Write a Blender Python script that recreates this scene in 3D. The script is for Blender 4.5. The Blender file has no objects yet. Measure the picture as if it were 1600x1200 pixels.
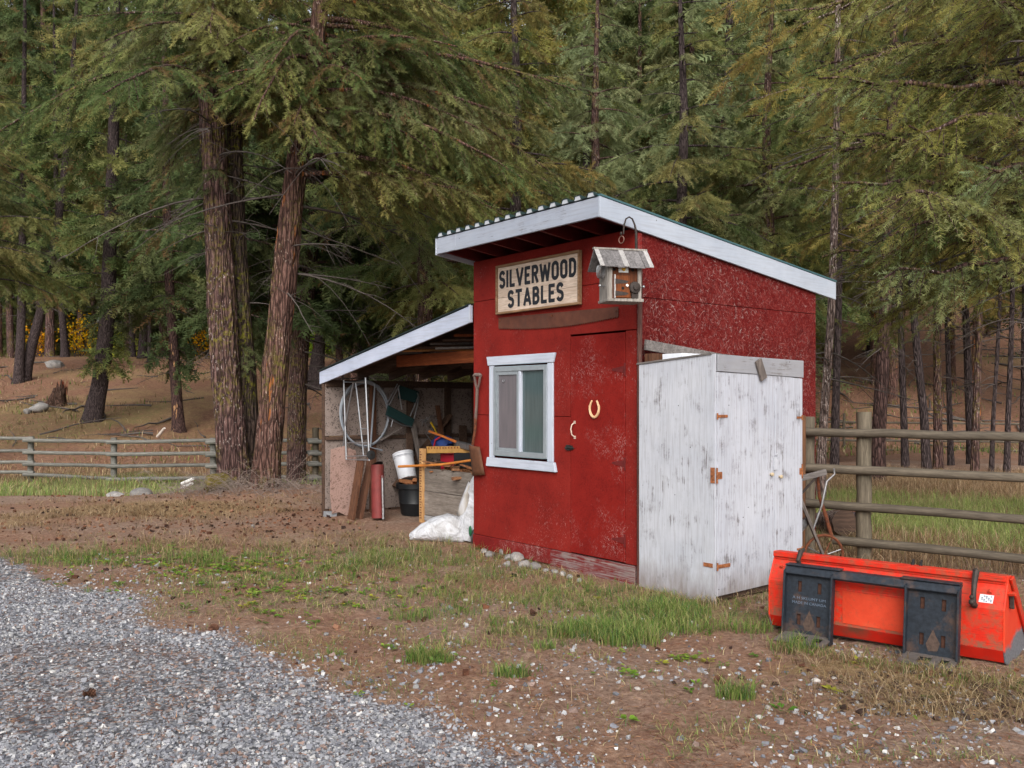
import bpy, bmesh, math, random
import numpy as np
from mathutils import Vector, Matrix

random.seed(7)
RNG = np.random.default_rng(11)
SC = bpy.context.scene
COL = SC.collection
R = math.radians

# ------------------------------------------------------------------ camera, sky, sun, exposure
EYE = 1.55
F_PX = 1435.0            # focal length measured in pixels of the 1600 px wide photograph
HORIZON = 628.0
cam_data = bpy.data.cameras.new('camera')
cam_data.sensor_width = 36.0
cam_data.lens = 36.0 * F_PX / 1600.0
cam_data.shift_y = (HORIZON - 600.0) / 1600.0
cam_data.clip_start = 0.05
cam_data.clip_end = 1500
camera = bpy.data.objects.new('camera', cam_data)
camera.location = (0, 0, EYE)
camera.rotation_euler = (R(90), 0, 0)
COL.objects.link(camera)
SC.camera = camera

SUN_EL, SUN_AZ = R(36), R(182)       # azimuth clockwise from +Y : behind the camera, to the right
world = bpy.data.worlds.new('World')
SC.world = world
world.use_nodes = True
wn, wl = world.node_tree.nodes, world.node_tree.links
wn.clear()
sky = wn.new('ShaderNodeTexSky'); sky.sky_type = 'NISHITA'; sky.sun_disc = False
sky.sun_elevation = SUN_EL; sky.sun_rotation = SUN_AZ
sky.air_density = 1.0; sky.dust_density = 4.0; sky.ozone_density = 1.0
hs = wn.new('ShaderNodeHueSaturation'); hs.inputs['Saturation'].default_value = 0.28   # a closed cloud cover
bg = wn.new('ShaderNodeBackground'); bg.inputs['Strength'].default_value = 0.14
wo = wn.new('ShaderNodeOutputWorld')
wl.new(sky.outputs[0], hs.inputs['Color']); wl.new(hs.outputs[0], bg.inputs['Color']); wl.new(bg.outputs[0], wo.inputs['Surface'])

sun_data = bpy.data.lights.new('sun', 'SUN')
sun_data.energy = 1.5; sun_data.angle = R(50); sun_data.color = (1.0, 0.97, 0.92)
sun = bpy.data.objects.new('sun', sun_data)
sd = Vector((math.sin(SUN_AZ) * math.cos(SUN_EL), math.cos(SUN_AZ) * math.cos(SUN_EL), math.sin(SUN_EL)))
sun.rotation_euler = sd.to_track_quat('Z', 'Y').to_euler()
sun.location = sd * 60
COL.objects.link(sun)

SC.view_settings.view_transform = 'Standard'
SC.view_settings.look = 'None'
SC.view_settings.exposure = 0.6
SC.view_settings.gamma = 1.0
SC.view_settings.use_curve_mapping = False
SC.cycles.max_bounces = 6
SC.cycles.diffuse_bounces = 5
SC.cycles.glossy_bounces = 3
SC.cycles.transmission_bounces = 4
SC.cycles.transparent_max_bounces = 6
SC.cycles.use_denoising = True
SC.cycles.denoiser = 'OPENIMAGEDENOISE'
SC.cycles.denoising_input_passes = 'RGB_ALBEDO_NORMAL'
SC.cycles.denoising_prefilter = 'ACCURATE'
SC.render.film_transparent = False

# ------------------------------------------------------------------ helpers
def lin(r, g, b):
    def f(c):
        c /= 255.0
        return c / 12.92 if c <= 0.04045 else ((c + 0.055) / 1.055) ** 2.4
    return (f(r), f(g), f(b), 1.0)

def ray(px, py):
    """direction through a pixel of the 1600x1200 photograph, per metre of depth (used only to measure places)"""
    return ((px - 800.0) / F_PX, (HORIZON - py) / F_PX)

def at(px, py, depth):
    a, b = ray(px, py)
    return Vector((a * depth, depth, EYE + b * depth))

def on_ground(px, py, z=0.0):
    a, b = ray(px, py)
    d = (z - EYE) / b
    return Vector((a * d, d, z))

def link(name, data, parent=None, mat=None):
    o = bpy.data.objects.new(name, data)
    COL.objects.link(o)
    if parent is not None:
        o.parent = parent
    if mat is not None and data is not None and len(data.materials) == 0:
        for m in (mat if isinstance(mat, (list, tuple)) else [mat]):
            data.materials.append(m)
    return o

def tag(o, label, cat, group=None):
    o['label'] = label; o['category'] = cat
    if group: o['group'] = group
    return o

def thing(name, label, cat, loc=(0, 0, 0), rz=0.0, group=None):
    o = bpy.data.objects.new(name, None)
    o.empty_display_size = 0.2
    COL.objects.link(o)
    o.location = loc; o.rotation_euler = (0, 0, rz)
    return tag(o, label, cat, group)

def copy_thing(src, label=None, group=None):
    r = src.copy(); COL.objects.link(r)
    if label: r['label'] = label
    if group: r['group'] = group
    for ch in list(src.children):
        c = ch.copy(); COL.objects.link(c); c.parent = r
        for g in list(ch.children):
            d = g.copy(); COL.objects.link(d); d.parent = c
    return r

class MB:
    def __init__(s):
        s.v = []; s.f = []; s.m = []
    def add(s, vs, fs, mi=0):
        o = len(s.v)
        s.v += [tuple(v) for v in vs]
        s.f += [tuple(i + o for i in f) for f in fs]
        s.m += [mi] * len(fs)
        return s
    def box(s, x0, x1, y0, y1, z0, z1, mi=0, jit=0.0):
        vs = [(x, y, z) for z in (z0, z1) for y in (y0, y1) for x in (x0, x1)]
        if jit:
            vs = [tuple(c + random.uniform(-jit, jit) for c in v) for v in vs]
        return s.add(vs, [(0, 2, 3, 1), (4, 5, 7, 6), (0, 1, 5, 4), (2, 6, 7, 3), (0, 4, 6, 2), (1, 3, 7, 5)], mi)
    def beam(s, p0, p1, w, h, up=(0, 0, 1), mi=0, jit=0.0, segs=1):
        p0, p1 = Vector(p0), Vector(p1)
        d = (p1 - p0).normalized()
        up = Vector(up)
        side = d.cross(up)
        if side.length < 1e-4: side = d.cross(Vector((1, 0, 0)))
        side.normalize(); nrm = side.cross(d).normalized()
        vs = []
        for k in range(segs + 1):
            p = p0.lerp(p1, k / segs)
            for a, b in ((-1, -1), (1, -1), (1, 1), (-1, 1)):
                q = p + side * (a * w / 2) + nrm * (b * h / 2)
                if jit: q += Vector((random.uniform(-jit, jit), random.uniform(-jit, jit), random.uniform(-jit, jit)))
                vs.append(q)
        fs = [(3, 2, 1, 0), tuple(4 * segs + i for i in range(4))]
        for k in range(segs):
            for i in range(4):
                j = (i + 1) % 4
                fs.append((4 * k + i, 4 * k + j, 4 * k + 4 + j, 4 * k + 4 + i))
        return s.add(vs, fs, mi)
    def tube(s, pts, r, n=8, closed=False, mi=0, caps=True):
        pts = [Vector(p) for p in pts]
        m = len(pts)
        rs = list(r) if isinstance(r, (list, tuple, np.ndarray)) else [r] * m
        vs = []; prev = None
        for i, p in enumerate(pts):
            if closed: d = pts[(i + 1) % m] - pts[i - 1]
            else: d = pts[min(i + 1, m - 1)] - pts[max(i - 1, 0)]
            d.normalize()
            if prev is None:
                a = d.cross(Vector((0, 0, 1)))
                if a.length < 1e-3: a = d.cross(Vector((1, 0, 0)))
            else:
                a = prev - d * prev.dot(d)
            a.normalize(); prev = a
            b = d.cross(a)
            for k in range(n):
                t = 2 * math.pi * k / n
                vs.append(p + a * (rs[i] * math.cos(t)) + b * (rs[i] * math.sin(t)))
        fs = []
        for i in range(m if closed else m - 1):
            for k in range(n):
                k2 = (k + 1) % n; i2 = (i + 1) % m
                fs.append((i * n + k, i * n + k2, i2 * n + k2, i2 * n + k))
        if not closed and caps:
            fs.append(tuple(reversed(range(n)))); fs.append(tuple((m - 1) * n + k for k in range(n)))
        return s.add(vs, fs, mi)
    def cyl(s, p0, p1, r0, r1=None, n=12, mi=0):
        return s.tube([p0, p1], [r0, r0 if r1 is None else r1], n, mi=mi)
    def prism(s, poly, vec, mi=0):
        n = len(poly); vec = Vector(vec)
        vs = [Vector(p) for p in poly] + [Vector(p) + vec for p in poly]
        fs = [tuple(range(n)), tuple(reversed(range(n, 2 * n)))]
        for i in range(n):
            j = (i + 1) % n
            fs.append((i, i + n, j + n, j))
        return s.add(vs, fs, mi)
    def lathe(s, prof, n=24, M=None, mi=0):
        vs = []; fs = []
        for (r, z) in prof:
            for k in range(n):
                t = 2 * math.pi * k / n
                v = Vector((r * math.cos(t), r * math.sin(t), z))
                vs.append(M @ v if M else v)
        for i in range(len(prof) - 1):
            for k in range(n):
                k2 = (k + 1) % n
                fs.append((i * n + k, i * n + k2, (i + 1) * n + k2, (i + 1) * n + k))
        return s.add(vs, fs, mi)
    def blob(s, c, rx, ry, rz, nu=14, nv=9, fn=None, mi=0, M=None):
        vs = []; fs = []
        for i in range(nv + 1):
            ph = math.pi * i / nv
            for k in range(nu):
                t = 2 * math.pi * k / nu
                d = Vector((math.sin(ph) * math.cos(t), math.sin(ph) * math.sin(t), math.cos(ph)))
                q = fn(d) if fn else 1.0
                v = Vector((d.x * rx * q, d.y * ry * q, d.z * rz * q))
                if M: v = M @ v
                vs.append(v + Vector(c))
        for i in range(nv):
            for k in range(nu):
                k2 = (k + 1) % nu
                fs.append((i * nu + k, (i + 1) * nu + k, (i + 1) * nu + k2, i * nu + k2))
        return s.add(vs, fs, mi)
    def mesh(s, name, mats=None, smooth=False, bevel=0.0, sharp=40):
        bm = bmesh.new()
        vv = [bm.verts.new(v) for v in s.v]
        for f, mi in zip(s.f, s.m):
            try:
                q = bm.faces.new([vv[i] for i in f]); q.material_index = mi
            except ValueError:
                pass
        bmesh.ops.remove_doubles(bm, verts=bm.verts, dist=1e-5)
        bmesh.ops.recalc_face_normals(bm, faces=bm.faces)
        if bevel > 0:
            ed = [e for e in bm.edges if len(e.link_faces) == 2 and e.calc_face_angle(0) > R(25)]
            bmesh.ops.bevel(bm, geom=ed, offset=bevel, segments=1, affect='EDGES', clamp_overlap=True)
        me = bpy.data.meshes.new(name)
        if smooth:
            for f in bm.faces: f.smooth = True
            for e in bm.edges:
                if len(e.link_faces) == 2 and e.calc_face_angle(0) > R(sharp): e.smooth = False
        bm.to_mesh(me); bm.free()
        return me
    def build(s, name, mat, parent=None, smooth=False, bevel=0.0, sharp=40):
        return link(name, s.mesh(name, None, smooth, bevel, sharp), parent, mat)

def raw_mesh(name, verts, tris, cols=None, smooth=False, colfaces=None):
    """numpy arrays to a mesh; tris (n,3); cols per vertex (n,3)"""
    me = bpy.data.meshes.new(name)
    verts = np.ascontiguousarray(verts, dtype=np.float32)
    tris = np.ascontiguousarray(tris, dtype=np.int32)
    k = tris.shape[1]
    me.vertices.add(len(verts)); me.vertices.foreach_set('co', verts.ravel())
    me.loops.add(tris.size); me.loops.foreach_set('vertex_index', tris.ravel())
    me.polygons.add(len(tris))
    me.polygons.foreach_set('loop_start', np.arange(0, tris.size, k, dtype=np.int32))
    me.polygons.foreach_set('loop_total', np.full(len(tris), k, dtype=np.int32))
    me.polygons.foreach_set('use_smooth', np.full(len(tris), bool(smooth)))
    if cols is not None:
        a = me.color_attributes.new('Col', 'FLOAT_COLOR', 'POINT')
        c = np.ones((len(verts), 4), dtype=np.float32); c[:, :3] = cols
        a.data.foreach_set('color', c.ravel())
    me.update(calc_edges=True)
    return me

# vectorised value noise
def _hash(ix, iy, iz, seed):
    h = (ix.astype(np.int64) * 374761393 + iy.astype(np.int64) * 668265263 + iz.astype(np.int64) * 2147483647 + seed * 974634777) & 0xFFFFFFFF
    h = ((h ^ (h >> 13)) * 1274126177) & 0xFFFFFFFF
    h = ((h ^ (h >> 16)) * 2246822519) & 0xFFFFFFFF
    return ((h ^ (h >> 15)) & 0xFFFFFF) / float(0xFFFFFF)

def vnoise(x, y, z=0.0, seed=0):
    x = np.asarray(x, float); y = np.asarray(y, float); z = np.zeros_like(x) + z
    ix, iy, iz = np.floor(x), np.floor(y), np.floor(z)
    fx, fy, fz = x - ix, y - iy, z - iz
    fx, fy, fz = [f * f * (3 - 2 * f) for f in (fx, fy, fz)]
    out = 0.0
    for dx in (0, 1):
        for dy in (0, 1):
            for dz in (0, 1):
                w = (fx if dx else 1 - fx) * (fy if dy else 1 - fy) * (fz if dz else 1 - fz)
                out = out + w * _hash(ix + dx, iy + dy, iz + dz, seed)
    return out

def fbm(x, y, z=0.0, seed=0, oct=4):
    a, t, s = 0.5, 0.0, 0.0
    x = np.asarray(x, float); y = np.asarray(y, float)
    for o in range(oct):
        t = t + a * vnoise(x, y, z, seed + o * 17); s += a
        x = x * 2.03; y = y * 2.03; z = z * 2.03; a *= 0.5
    return t / s

def sstep(a, b, x):
    t = np.clip((np.asarray(x, float) - a) / (b - a), 0, 1)
    return t * t * (3 - 2 * t)

# ------------------------------------------------------------------ materials
class NT:
    def __init__(s, name):
        s.mat = bpy.data.materials.new(name)
        s.mat.use_nodes = True
        s.n = s.mat.node_tree.nodes; s.l = s.mat.node_tree.links
        s.n.clear()
        s.out = s.n.new('ShaderNodeOutputMaterial')
        s.b = s.n.new('ShaderNodeBsdfPrincipled')
        s.l.new(s.b.outputs[0], s.out.inputs['Surface'])
        s._obj = None
    def put(s, inp, v):
        if hasattr(v, 'is_linked') or isinstance(v, bpy.types.NodeSocket): s.l.new(v, inp)
        else: inp.default_value = v
    def coord(s, kind='Object'):
        if s._obj is None: s._obj = s.n.new('ShaderNodeTexCoord')
        return s._obj.outputs[kind]
    def mapping(s, scale=(1, 1, 1), rot=(0, 0, 0), loc=(0, 0, 0), vec=None):
        m = s.n.new('ShaderNodeMapping')
        m.inputs['Scale'].default_value = scale; m.inputs['Rotation'].default_value = rot; m.inputs['Location'].default_value = loc
        s.l.new(vec or s.coord(), m.inputs['Vector'])
        return m.outputs[0]
    def noise(s, scale, detail=4, rough=0.55, vec=None, dist=0.0, out=0):
        m = s.n.new('ShaderNodeTexNoise')
        m.inputs['Scale'].default_value = scale; m.inputs['Detail'].default_value = detail
        m.inputs['Roughness'].default_value = rough; m.inputs['Distortion'].default_value = dist
        s.l.new(vec or s.coord(), m.inputs['Vector'])
        return m.outputs[out]
    def voronoi(s, scale, vec=None, feature='F1', rnd=1.0, out=0):
        m = s.n.new('ShaderNodeTexVoronoi'); m.feature = feature
        m.inputs['Scale'].default_value = scale; m.inputs['Randomness'].default_value = rnd
        s.l.new(vec or s.coord(), m.inputs['Vector'])
        return m.outputs[out]
    def ramp(s, fac, stops, interp='LINEAR'):
        m = s.n.new('ShaderNodeValToRGB'); cr = m.color_ramp; cr.interpolation = interp
        while len(cr.elements) < len(stops): cr.elements.new(0.5)
        for e, (p, c) in zip(cr.elements, stops):
            e.position = p
            e.color = c if isinstance(c, (tuple, list)) else (c, c, c, 1)
        s.l.new(fac, m.inputs[0])
        return m.outputs[0]
    def mix(s, fac, a, b, mode='MIX'):
        m = s.n.new('ShaderNodeMix'); m.data_type = 'RGBA'; m.blend_type = mode
        s.put(m.inputs[0], fac); s.put(m.inputs[6], a); s.put(m.inputs[7], b)
        return m.outputs[2]
    def math(s, op, a, b=0.0, clamp=False):
        m = s.n.new('ShaderNodeMath'); m.operation = op; m.use_clamp = clamp
        s.put(m.inputs[0], a); s.put(m.inputs[1], b)
        return m.outputs[0]
    def attr(s, name, out='Color'):
        m = s.n.new('ShaderNodeAttribute'); m.attribute_name = name
        return m.outputs[out]
    def sep(s, vec=None):
        m = s.n.new('ShaderNodeSeparateXYZ'); s.l.new(vec or s.coord(), m.inputs[0]); return m.outputs
    def objrand(s):
        return s.n.new('ShaderNodeObjectInfo').outputs['Random']
    def bump(s, h, strength=0.3, dist=0.01):
        m = s.n.new('ShaderNodeBump'); m.inputs['Strength'].default_value = strength; m.inputs['Distance'].default_value = dist
        s.l.new(h, m.inputs['Height']); s.l.new(m.outputs[0], s.b.inputs['Normal'])
    def done(s, color, rough=0.7, metal=0.0, spec=0.4):
        s.put(s.b.inputs['Base Color'], color); s.put(s.b.inputs['Roughness'], rough)
        s.put(s.b.inputs['Metallic'], metal); s.b.inputs['Specular IOR Level'].default_value = spec
        return s.mat

def m_plain(name, c, rough=0.6, metal=0.0, var=0.25, scale=12, dirt=None, spec=0.4):
    t = NT(name)
    n = t.noise(scale, 5, 0.6)
    d = tuple(x * (1 - var) for x in c[:3]) + (1,)
    l = tuple(min(1, x * (1 + var * 0.5)) for x in c[:3]) + (1,)
    col = t.ramp(n, [(0.3, d), (0.7, l)])
    if dirt:
        k = t.noise(scale * 0.35, 6, 0.65)
        col = t.mix(t.ramp(k, [(0.5, 0.0), (0.68, 1.0)]), col, dirt)
    t.bump(n, 0.15, 0.004)
    return t.done(col, rough, metal, spec)

def strand_mask(t, layers=5, sc=(60, 7, 60), thr=0.8, plane='XZ'):
    """thin pale chips lying in every direction, as on strand board"""
    tot = None
    for k in range(layers):
        ang = k * math.pi / layers + 0.3
        rot = (0, ang, 0) if plane == 'XZ' else (ang, 0, 0)
        v = t.mapping((1, 1, 1), rot, (k * 3.7, k * 1.3, k * 5.1))
        v2 = t.mapping(sc if plane == 'XZ' else sc, (0, 0, 0), (0, 0, 0), vec=v)
        n = t.noise(1.0, 2, 0.5, vec=v2)
        m = t.ramp(n, [(thr - 0.015, 0.0), (thr + 0.015, 1.0)])
        tot = m if tot is None else t.math('MAXIMUM', tot, m)
    return tot

def m_red(name, plane='XZ', flakes=0.0, thr=0.72, base=(126, 33, 27), dark=(102, 24, 20)):
    t = NT(name)
    n = t.noise(2.2, 6, 0.65)
    n2 = t.noise(55, 3, 0.6)
    col = t.ramp(n, [(0.3, lin(*dark)), (0.55, lin(*base)), (0.8, lin(base[0] + 10, base[1] + 7, base[2] + 6))])
    col = t.mix(t.ramp(n2, [(0.35, 0.25), (0.65, 0.0)]), col, lin(72, 14, 14))
    # faint strands below the paint
    st = strand_mask(t, 5, (11, 11, 70), 0.56, plane)
    col = t.mix(t.math('MULTIPLY', st, 0.07), col, lin(176, 54, 42))
    # small chips in the paint
    ch = strand_mask(t, 6, (12, 12, 100) if flakes > 0.5 else (22, 22, 150), thr, plane)
    patch = t.noise(1.5, 5, 0.7)
    lo = 0.36 if flakes > 0.5 else 0.50
    pm = t.ramp(patch, [(lo, 0.0), (lo + 0.22, 1.0)])
    cm = t.math('MULTIPLY', ch, pm)
    cm = t.math('MULTIPLY', cm, 0.40 if flakes > 0.5 else 0.6)
    chipc = t.ramp(t.noise(30, 2), [(0.35, lin(150, 112, 104)), (0.65, lin(204, 190, 186))])
    col = t.mix(cm, col, chipc)
    if flakes > 0.5:
        # thinned, pinkish paint where the board has weathered
        wv = t.noise(3.0, 6, 0.7)
        col = t.mix(t.math('MULTIPLY', t.ramp(wv, [(0.48, 0.0), (0.72, 1.0)]), 0.25), col, lin(112, 44, 42))
        col = t.mix(t.math('MULTIPLY', strand_mask(t, 4, (16, 16, 90), 0.62, plane), 0.35), col, lin(140, 66, 60))
    bh = t.math('ADD', t.math('MULTIPLY', n2, 0.5), t.math('MULTIPLY', st, 0.6))
    t.bump(bh, 0.3, 0.004)
    return t.done(col, 0.75, 0.0, 0.12)

def m_whitewear(name, axis='Z', wear=0.5, base=(205, 210, 220), under=(112, 106, 104), splash=False, grain=1.0):
    """white paint over plywood, worn along the grain"""
    t = NT(name)
    sc = {'Z': (1, 1, 0.05), 'X': (0.05, 1, 1), 'Y': (1, 0.05, 1)}[axis]
    g = t.noise(55 * grain, 4, 0.65, vec=t.mapping(sc))
    g2 = t.noise(120 * grain, 3, 0.65, vec=t.mapping({'Z': (1, 1, 0.035), 'X': (0.035, 1, 1), 'Y': (1, 0.035, 1)}[axis]))
    big = t.noise(1.6, 5, 0.7)
    big2 = t.noise(5.5, 6, 0.7)
    col = t.ramp(big, [(0.3, lin(base[0] - 16, base[1] - 15, base[2] - 13)), (0.65, lin(*base))])
    col = t.mix(t.math('MULTIPLY', t.ramp(g, [(0.36, 1.0), (0.54, 0.0)]), 0.24 + 0.18 * max(0, wear)), col, lin(134, 132, 134))
    if splash:
        zz = t.math('ADD', t.math('MULTIPLY', t.sep()[2], -1.7), t.math('MULTIPLY', t.noise(9, 5, 0.7, vec=t.mapping((1, 1, 0.3))), 1.0))
        col = t.mix(t.math('MULTIPLY', t.ramp(zz, [(0.0, 0.0), (0.45, 1.0)]), 0.75), col, lin(118, 106, 100))
    # wear: streaks, stronger in patches
    a = t.math('ADD', t.math('MULTIPLY', big2, 0.62), t.math('MULTIPLY', g2, 0.5))
    wm = t.ramp(a, [(0.685 - 0.10 * wear, 0.0), (0.78 - 0.10 * wear, 1.0)])
    col = t.mix(t.math('MULTIPLY', wm, 0.82), col, t.ramp(g2, [(0.3, lin(78, 72, 70)), (0.7, lin(*under))]))
    # nail heads and knots
    v = t.voronoi(7.5, out=0)
    k = t.ramp(v, [(0.030, 1.0), (0.045, 0.0)])
    col = t.mix(k, col, lin(52, 46, 46))
    t.bump(g, 0.25, 0.003)
    return t.done(col, 0.8, 0.0, 0.12)

def m_wood(name, c0, c1, axis='X', scale=1.0, rough=0.8, knots=True, rand=0.25):
    t = NT(name)
    sc = {'Z': (1, 1, 0.07), 'X': (0.07, 1, 1), 'Y': (1, 0.07, 1)}[axis]
    g = t.noise(38 * scale, 5, 0.65, vec=t.mapping(sc), dist=0.3)
    f = t.noise(140 * scale, 2, 0.6, vec=t.mapping(sc))
    b = t.noise(3.0 * scale, 4, 0.6)
    col = t.ramp(g, [(0.32, c0), (0.68, c1)])
    col = t.mix(t.math('MULTIPLY', t.ramp(f, [(0.35, 1.0), (0.55, 0.0)]), 0.5), col, tuple(x * 0.45 for x in c0[:3]) + (1,))
    col = t.mix(t.math('MULTIPLY', t.ramp(b, [(0.4, 1.0), (0.7, 0.0)]), 0.35), col, tuple(x * 0.6 for x in c0[:3]) + (1,))
    r = t.math('ADD', t.math('MULTIPLY', t.objrand(), rand), 1.0 - rand * 0.6)
    mm = t.n.new('ShaderNodeMix'); mm.data_type = 'RGBA'; mm.blend_type = 'MULTIPLY'
    mm.inputs[0].default_value = 1.0
    t.l.new(col, mm.inputs[6]); t.l.new(r, mm.inputs[7])
    t.bump(g, 0.3, 0.004)
    return t.done(mm.outputs[2], rough, 0.0, 0.25)

def m_bark(name, c0, c1, c2, fleck=None, lichen=None, sc=1.0, peel=None):
    c0, c1, c2 = [(c[0] * .88, c[1] * .84, c[2] * .84, 1) for c in (c0, c1, c2)]
    t = NT(name)
    v = t.mapping((1, 1, 0.16))
    cr = t.voronoi(17 * sc, vec=v, feature='DISTANCE_TO_EDGE')
    n = t.noise(22 * sc, 6, 0.7, vec=t.mapping((1, 1, 0.3)))
    col = t.ramp(n, [(0.3, c0), (0.5, c1), (0.75, c2)])
    col = t.mix(t.ramp(cr, [(0.0, 0.85), (0.16, 0.0)]), col, tuple(x * 0.3 for x in c0[:3]) + (1,))
    if fleck:
        k = t.noise(34 * sc, 3, 0.5, vec=t.mapping((1, 1, 0.5)))
        p = t.noise(2.2, 4, 0.6)
        col = t.mix(t.math('MULTIPLY', t.ramp(k, [(0.60, 0.0), (0.66, 1.0)]), t.ramp(p, [(0.42, 0.0), (0.6, 0.8)])), col, fleck)
    if lichen:
        k = t.noise(13, 5, 0.7); p = t.noise(1.3, 4, 0.6)
        col = t.mix(t.math('MULTIPLY', t.ramp(k, [(0.48, 0.0), (0.6, 0.8)]), t.ramp(p, [(0.46, 0.0), (0.6, 1.0)])), col, lichen)
    if peel:
        p = t.noise(2.6, 4, 0.6, vec=t.mapping((2.6, 2.6, 0.5), loc=(4, 2, 0)))
        col = t.mix(t.ramp(p, [(0.62, 0.0), (0.66, 0.85)]), col, peel)
    h = t.math('ADD', t.ramp(cr, [(0.0, 0.0), (0.25, 1.0)]), t.math('MULTIPLY', n, 0.6))
    t.bump(h, 0.9, 0.03)
    return t.done(col, 0.9, 0.0, 0.15)

def m_leaf(name, trans=0.25, rough=0.6, gain=1.0, sat=1.0):
    t = NT(name)
    c = t.attr('Col')
    r = t.objrand()
    hsv = t.n.new('ShaderNodeHueSaturation')
    t.l.new(c, hsv.inputs['Color'])
    t.put(hsv.inputs['Hue'], t.math('ADD', t.math('MULTIPLY', r, 0.03), 0.485))
    t.put(hsv.inputs['Value'], t.math('ADD', t.math('MULTIPLY', r, 0.35 * gain), 0.9 * gain))
    hsv.inputs['Saturation'].default_value = sat
    col = hsv.outputs[0]
    t.done(col, rough, 0.0, 0.06)
    tr = t.n.new('ShaderNodeBsdfTranslucent'); t.l.new(col, tr.inputs[0])
    mx = t.n.new('ShaderNodeMixShader'); mx.inputs[0].default_value = trans
    t.l.new(t.b.outputs[0], mx.inputs[1]); t.l.new(tr.outputs[0], mx.inputs[2])
    t.l.new(mx.outputs[0], t.out.inputs['Surface'])
    return t.mat

def m_vcol(name, rough=0.85, spec=0.3, bump=None, noisy=0.25, scale=60):
    t = NT(name)
    c = t.attr('Col')
    n = t.noise(scale, 3, 0.6)
    col = t.mix(noisy, c, t.ramp(n, [(0.3, 0.02), (0.7, 0.6)]), 'OVERLAY')
    return t.done(col, rough, 0.0, spec)
# ------------------------------------------------------------------ terrain
L_Y = [0, 15, 19, 24, 30, 58, 64, 95, 125, 170]; L_Z = [0, 0, -0.45, -0.75, -0.68, 4.4, 4.5, 6.5, 12, 16]
R_Y = [0, 18, 34, 37, 92, 170]; R_Z = [0, 0, -0.27, -0.1, 16.0, 26]
def ground_base(x, y):
    w = sstep(-7.0, 3.0, x)
    zl = np.interp(y, L_Y, L_Z); zr = np.interp(y, R_Y, R_Z)
    z = zl * (1 - w) + zr * w
    mound = 0.22 * np.exp(-(((x + 4.3) / 1.5) ** 2 + ((y - 15.9) / 1.0) ** 2))
    return z + mound
def ground_z(x, y):
    x = np.asarray(x, float); y = np.asarray(y, float)
    far = sstep(12, 32, y)
    n = (fbm(x * 0.35, y * 0.35, seed=3, oct=3) - 0.5) * (0.05 + 0.7 * far)
    n = n + (fbm(x * 2.2, y * 2.2, seed=5, oct=3) - 0.5) * 0.055 * (1 - far * 0.2)
    flat = sstep(0.0, 2.0, np.hypot(x - 1.0, (y - 9.2) * 0.8) - 1.6)
    return ground_base(x, y) + n * (0.25 + 0.75 * flat)
def gz(x, y):
    return float(ground_z(np.array([x]), np.array([y]))[0])

def gravel_mask(x, y):
    d = (x + 4.73) * -0.687 + (y - 8.49) * -0.726 + 0.38
    d = d - 0.12 - 0.10 * np.clip(x + 2.0, 0, 3) + (fbm(x * 0.9, y * 0.9, seed=21, oct=4) - 0.5) * 1.1
    return sstep(-0.3, 0.5, d)

def axis_pts(fine0, fine1, step, lo, hi, grow=1.09, maxstep=3.0):
    a = list(np.arange(fine0, fine1 + 1e-6, step))
    s = step
    while a[-1] < hi:
        s = min(s * grow, maxstep); a.append(a[-1] + s)
    s = step
    while a[0] > lo:
        s = min(s * grow, maxstep); a.insert(0, a[0] - s)
    return np.array(a)
xs = axis_pts(-5.0, 5.0, 0.075, -170, 170, 1.07, 5.0)
ys = axis_pts(3.4, 11.5, 0.075, -30, 240, 1.06, 5.0)
GX, GY = np.meshgrid(xs, ys)
GZ = ground_z(GX, GY)
near = sstep(13, 9, GY) * sstep(8, 5, np.abs(GX))
GZ = GZ + (fbm(GX * 9, GY * 9, seed=8, oct=3) - 0.5) * 0.03 * near
nx, ny = len(xs), len(ys)
idx = np.arange(nx * ny).reshape(ny, nx)
quads = np.stack([idx[:-1, :-1], idx[:-1, 1:], idx[1:, 1:], idx[1:, :-1]], -1).reshape(-1, 4)

# places where grass grows : (pixel x, pixel y, half width, half depth, strength)
GREEN = [(940, 935, .9, .45, .6), (1060, 945, .5, .35, 1.0), (760, 930, .9, .35, .45), (1010, 955, .62, .50, 1.0), (1130, 960, .45, .30, .7), (880, 985, .6, .35, .75), (640, 868, .8, .55, .75), (560, 885, .6, .45, .6),
         (640, 950, .55, .14, .4), (150, 868, 1.1, .4, .6), (300, 872, 1.2, .5, .5), (660, 1032, .16, .07, .6), (795, 1058, .13, .06, .5),
         (790, 1008, .35, .10, .3), (1150, 1090, .12, .05, .4), (430, 905, .9, .5, .35), (760, 905, .6, .4, .35), (1170, 985, .3, .2, .4)]
DRY = [(250, 795, 2.2, 1.3, 1.0), (420, 850, 2.0, 1.0, .5), (40, 810, 1.0, 1.4, .7), (980, 1000, .4, .12, .8), (1350, 1050, .8, .22, 1.0), (1560, 1075, .6, .3, 1.0), (1250, 1010, .3, .2, .8),
       (820, 895, .7, .35, .4), (1450, 1065, .5, .2, .9), (1430, 1110, .9, .2, .8)]
def zone_mask(zs, x, y):
    m = np.zeros_like(x)
    for px, py, rx, ry, s in zs:
        c = on_ground(px, py)
        m = np.maximum(m, s * np.exp(-(((x - c.x) / rx) ** 2 + ((y - c.y) / ry) ** 2)))
    return m
grass_m = zone_mask(GREEN, GX, GY)
dry_m = zone_mask(DRY, GX, GY)
pad = sstep(2.8, 3.6, GX) * sstep(8.9, 9.8, GY - (4.7 - GX).clip(-20, 3) * 0.0) * sstep(22.5, 20.5, GY)
lst = sstep(-1.5, -4.5, GX) * sstep(15.5, 18, GY) * sstep(31, 27, GY)
hill = sstep(28, 34, GY)
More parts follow.
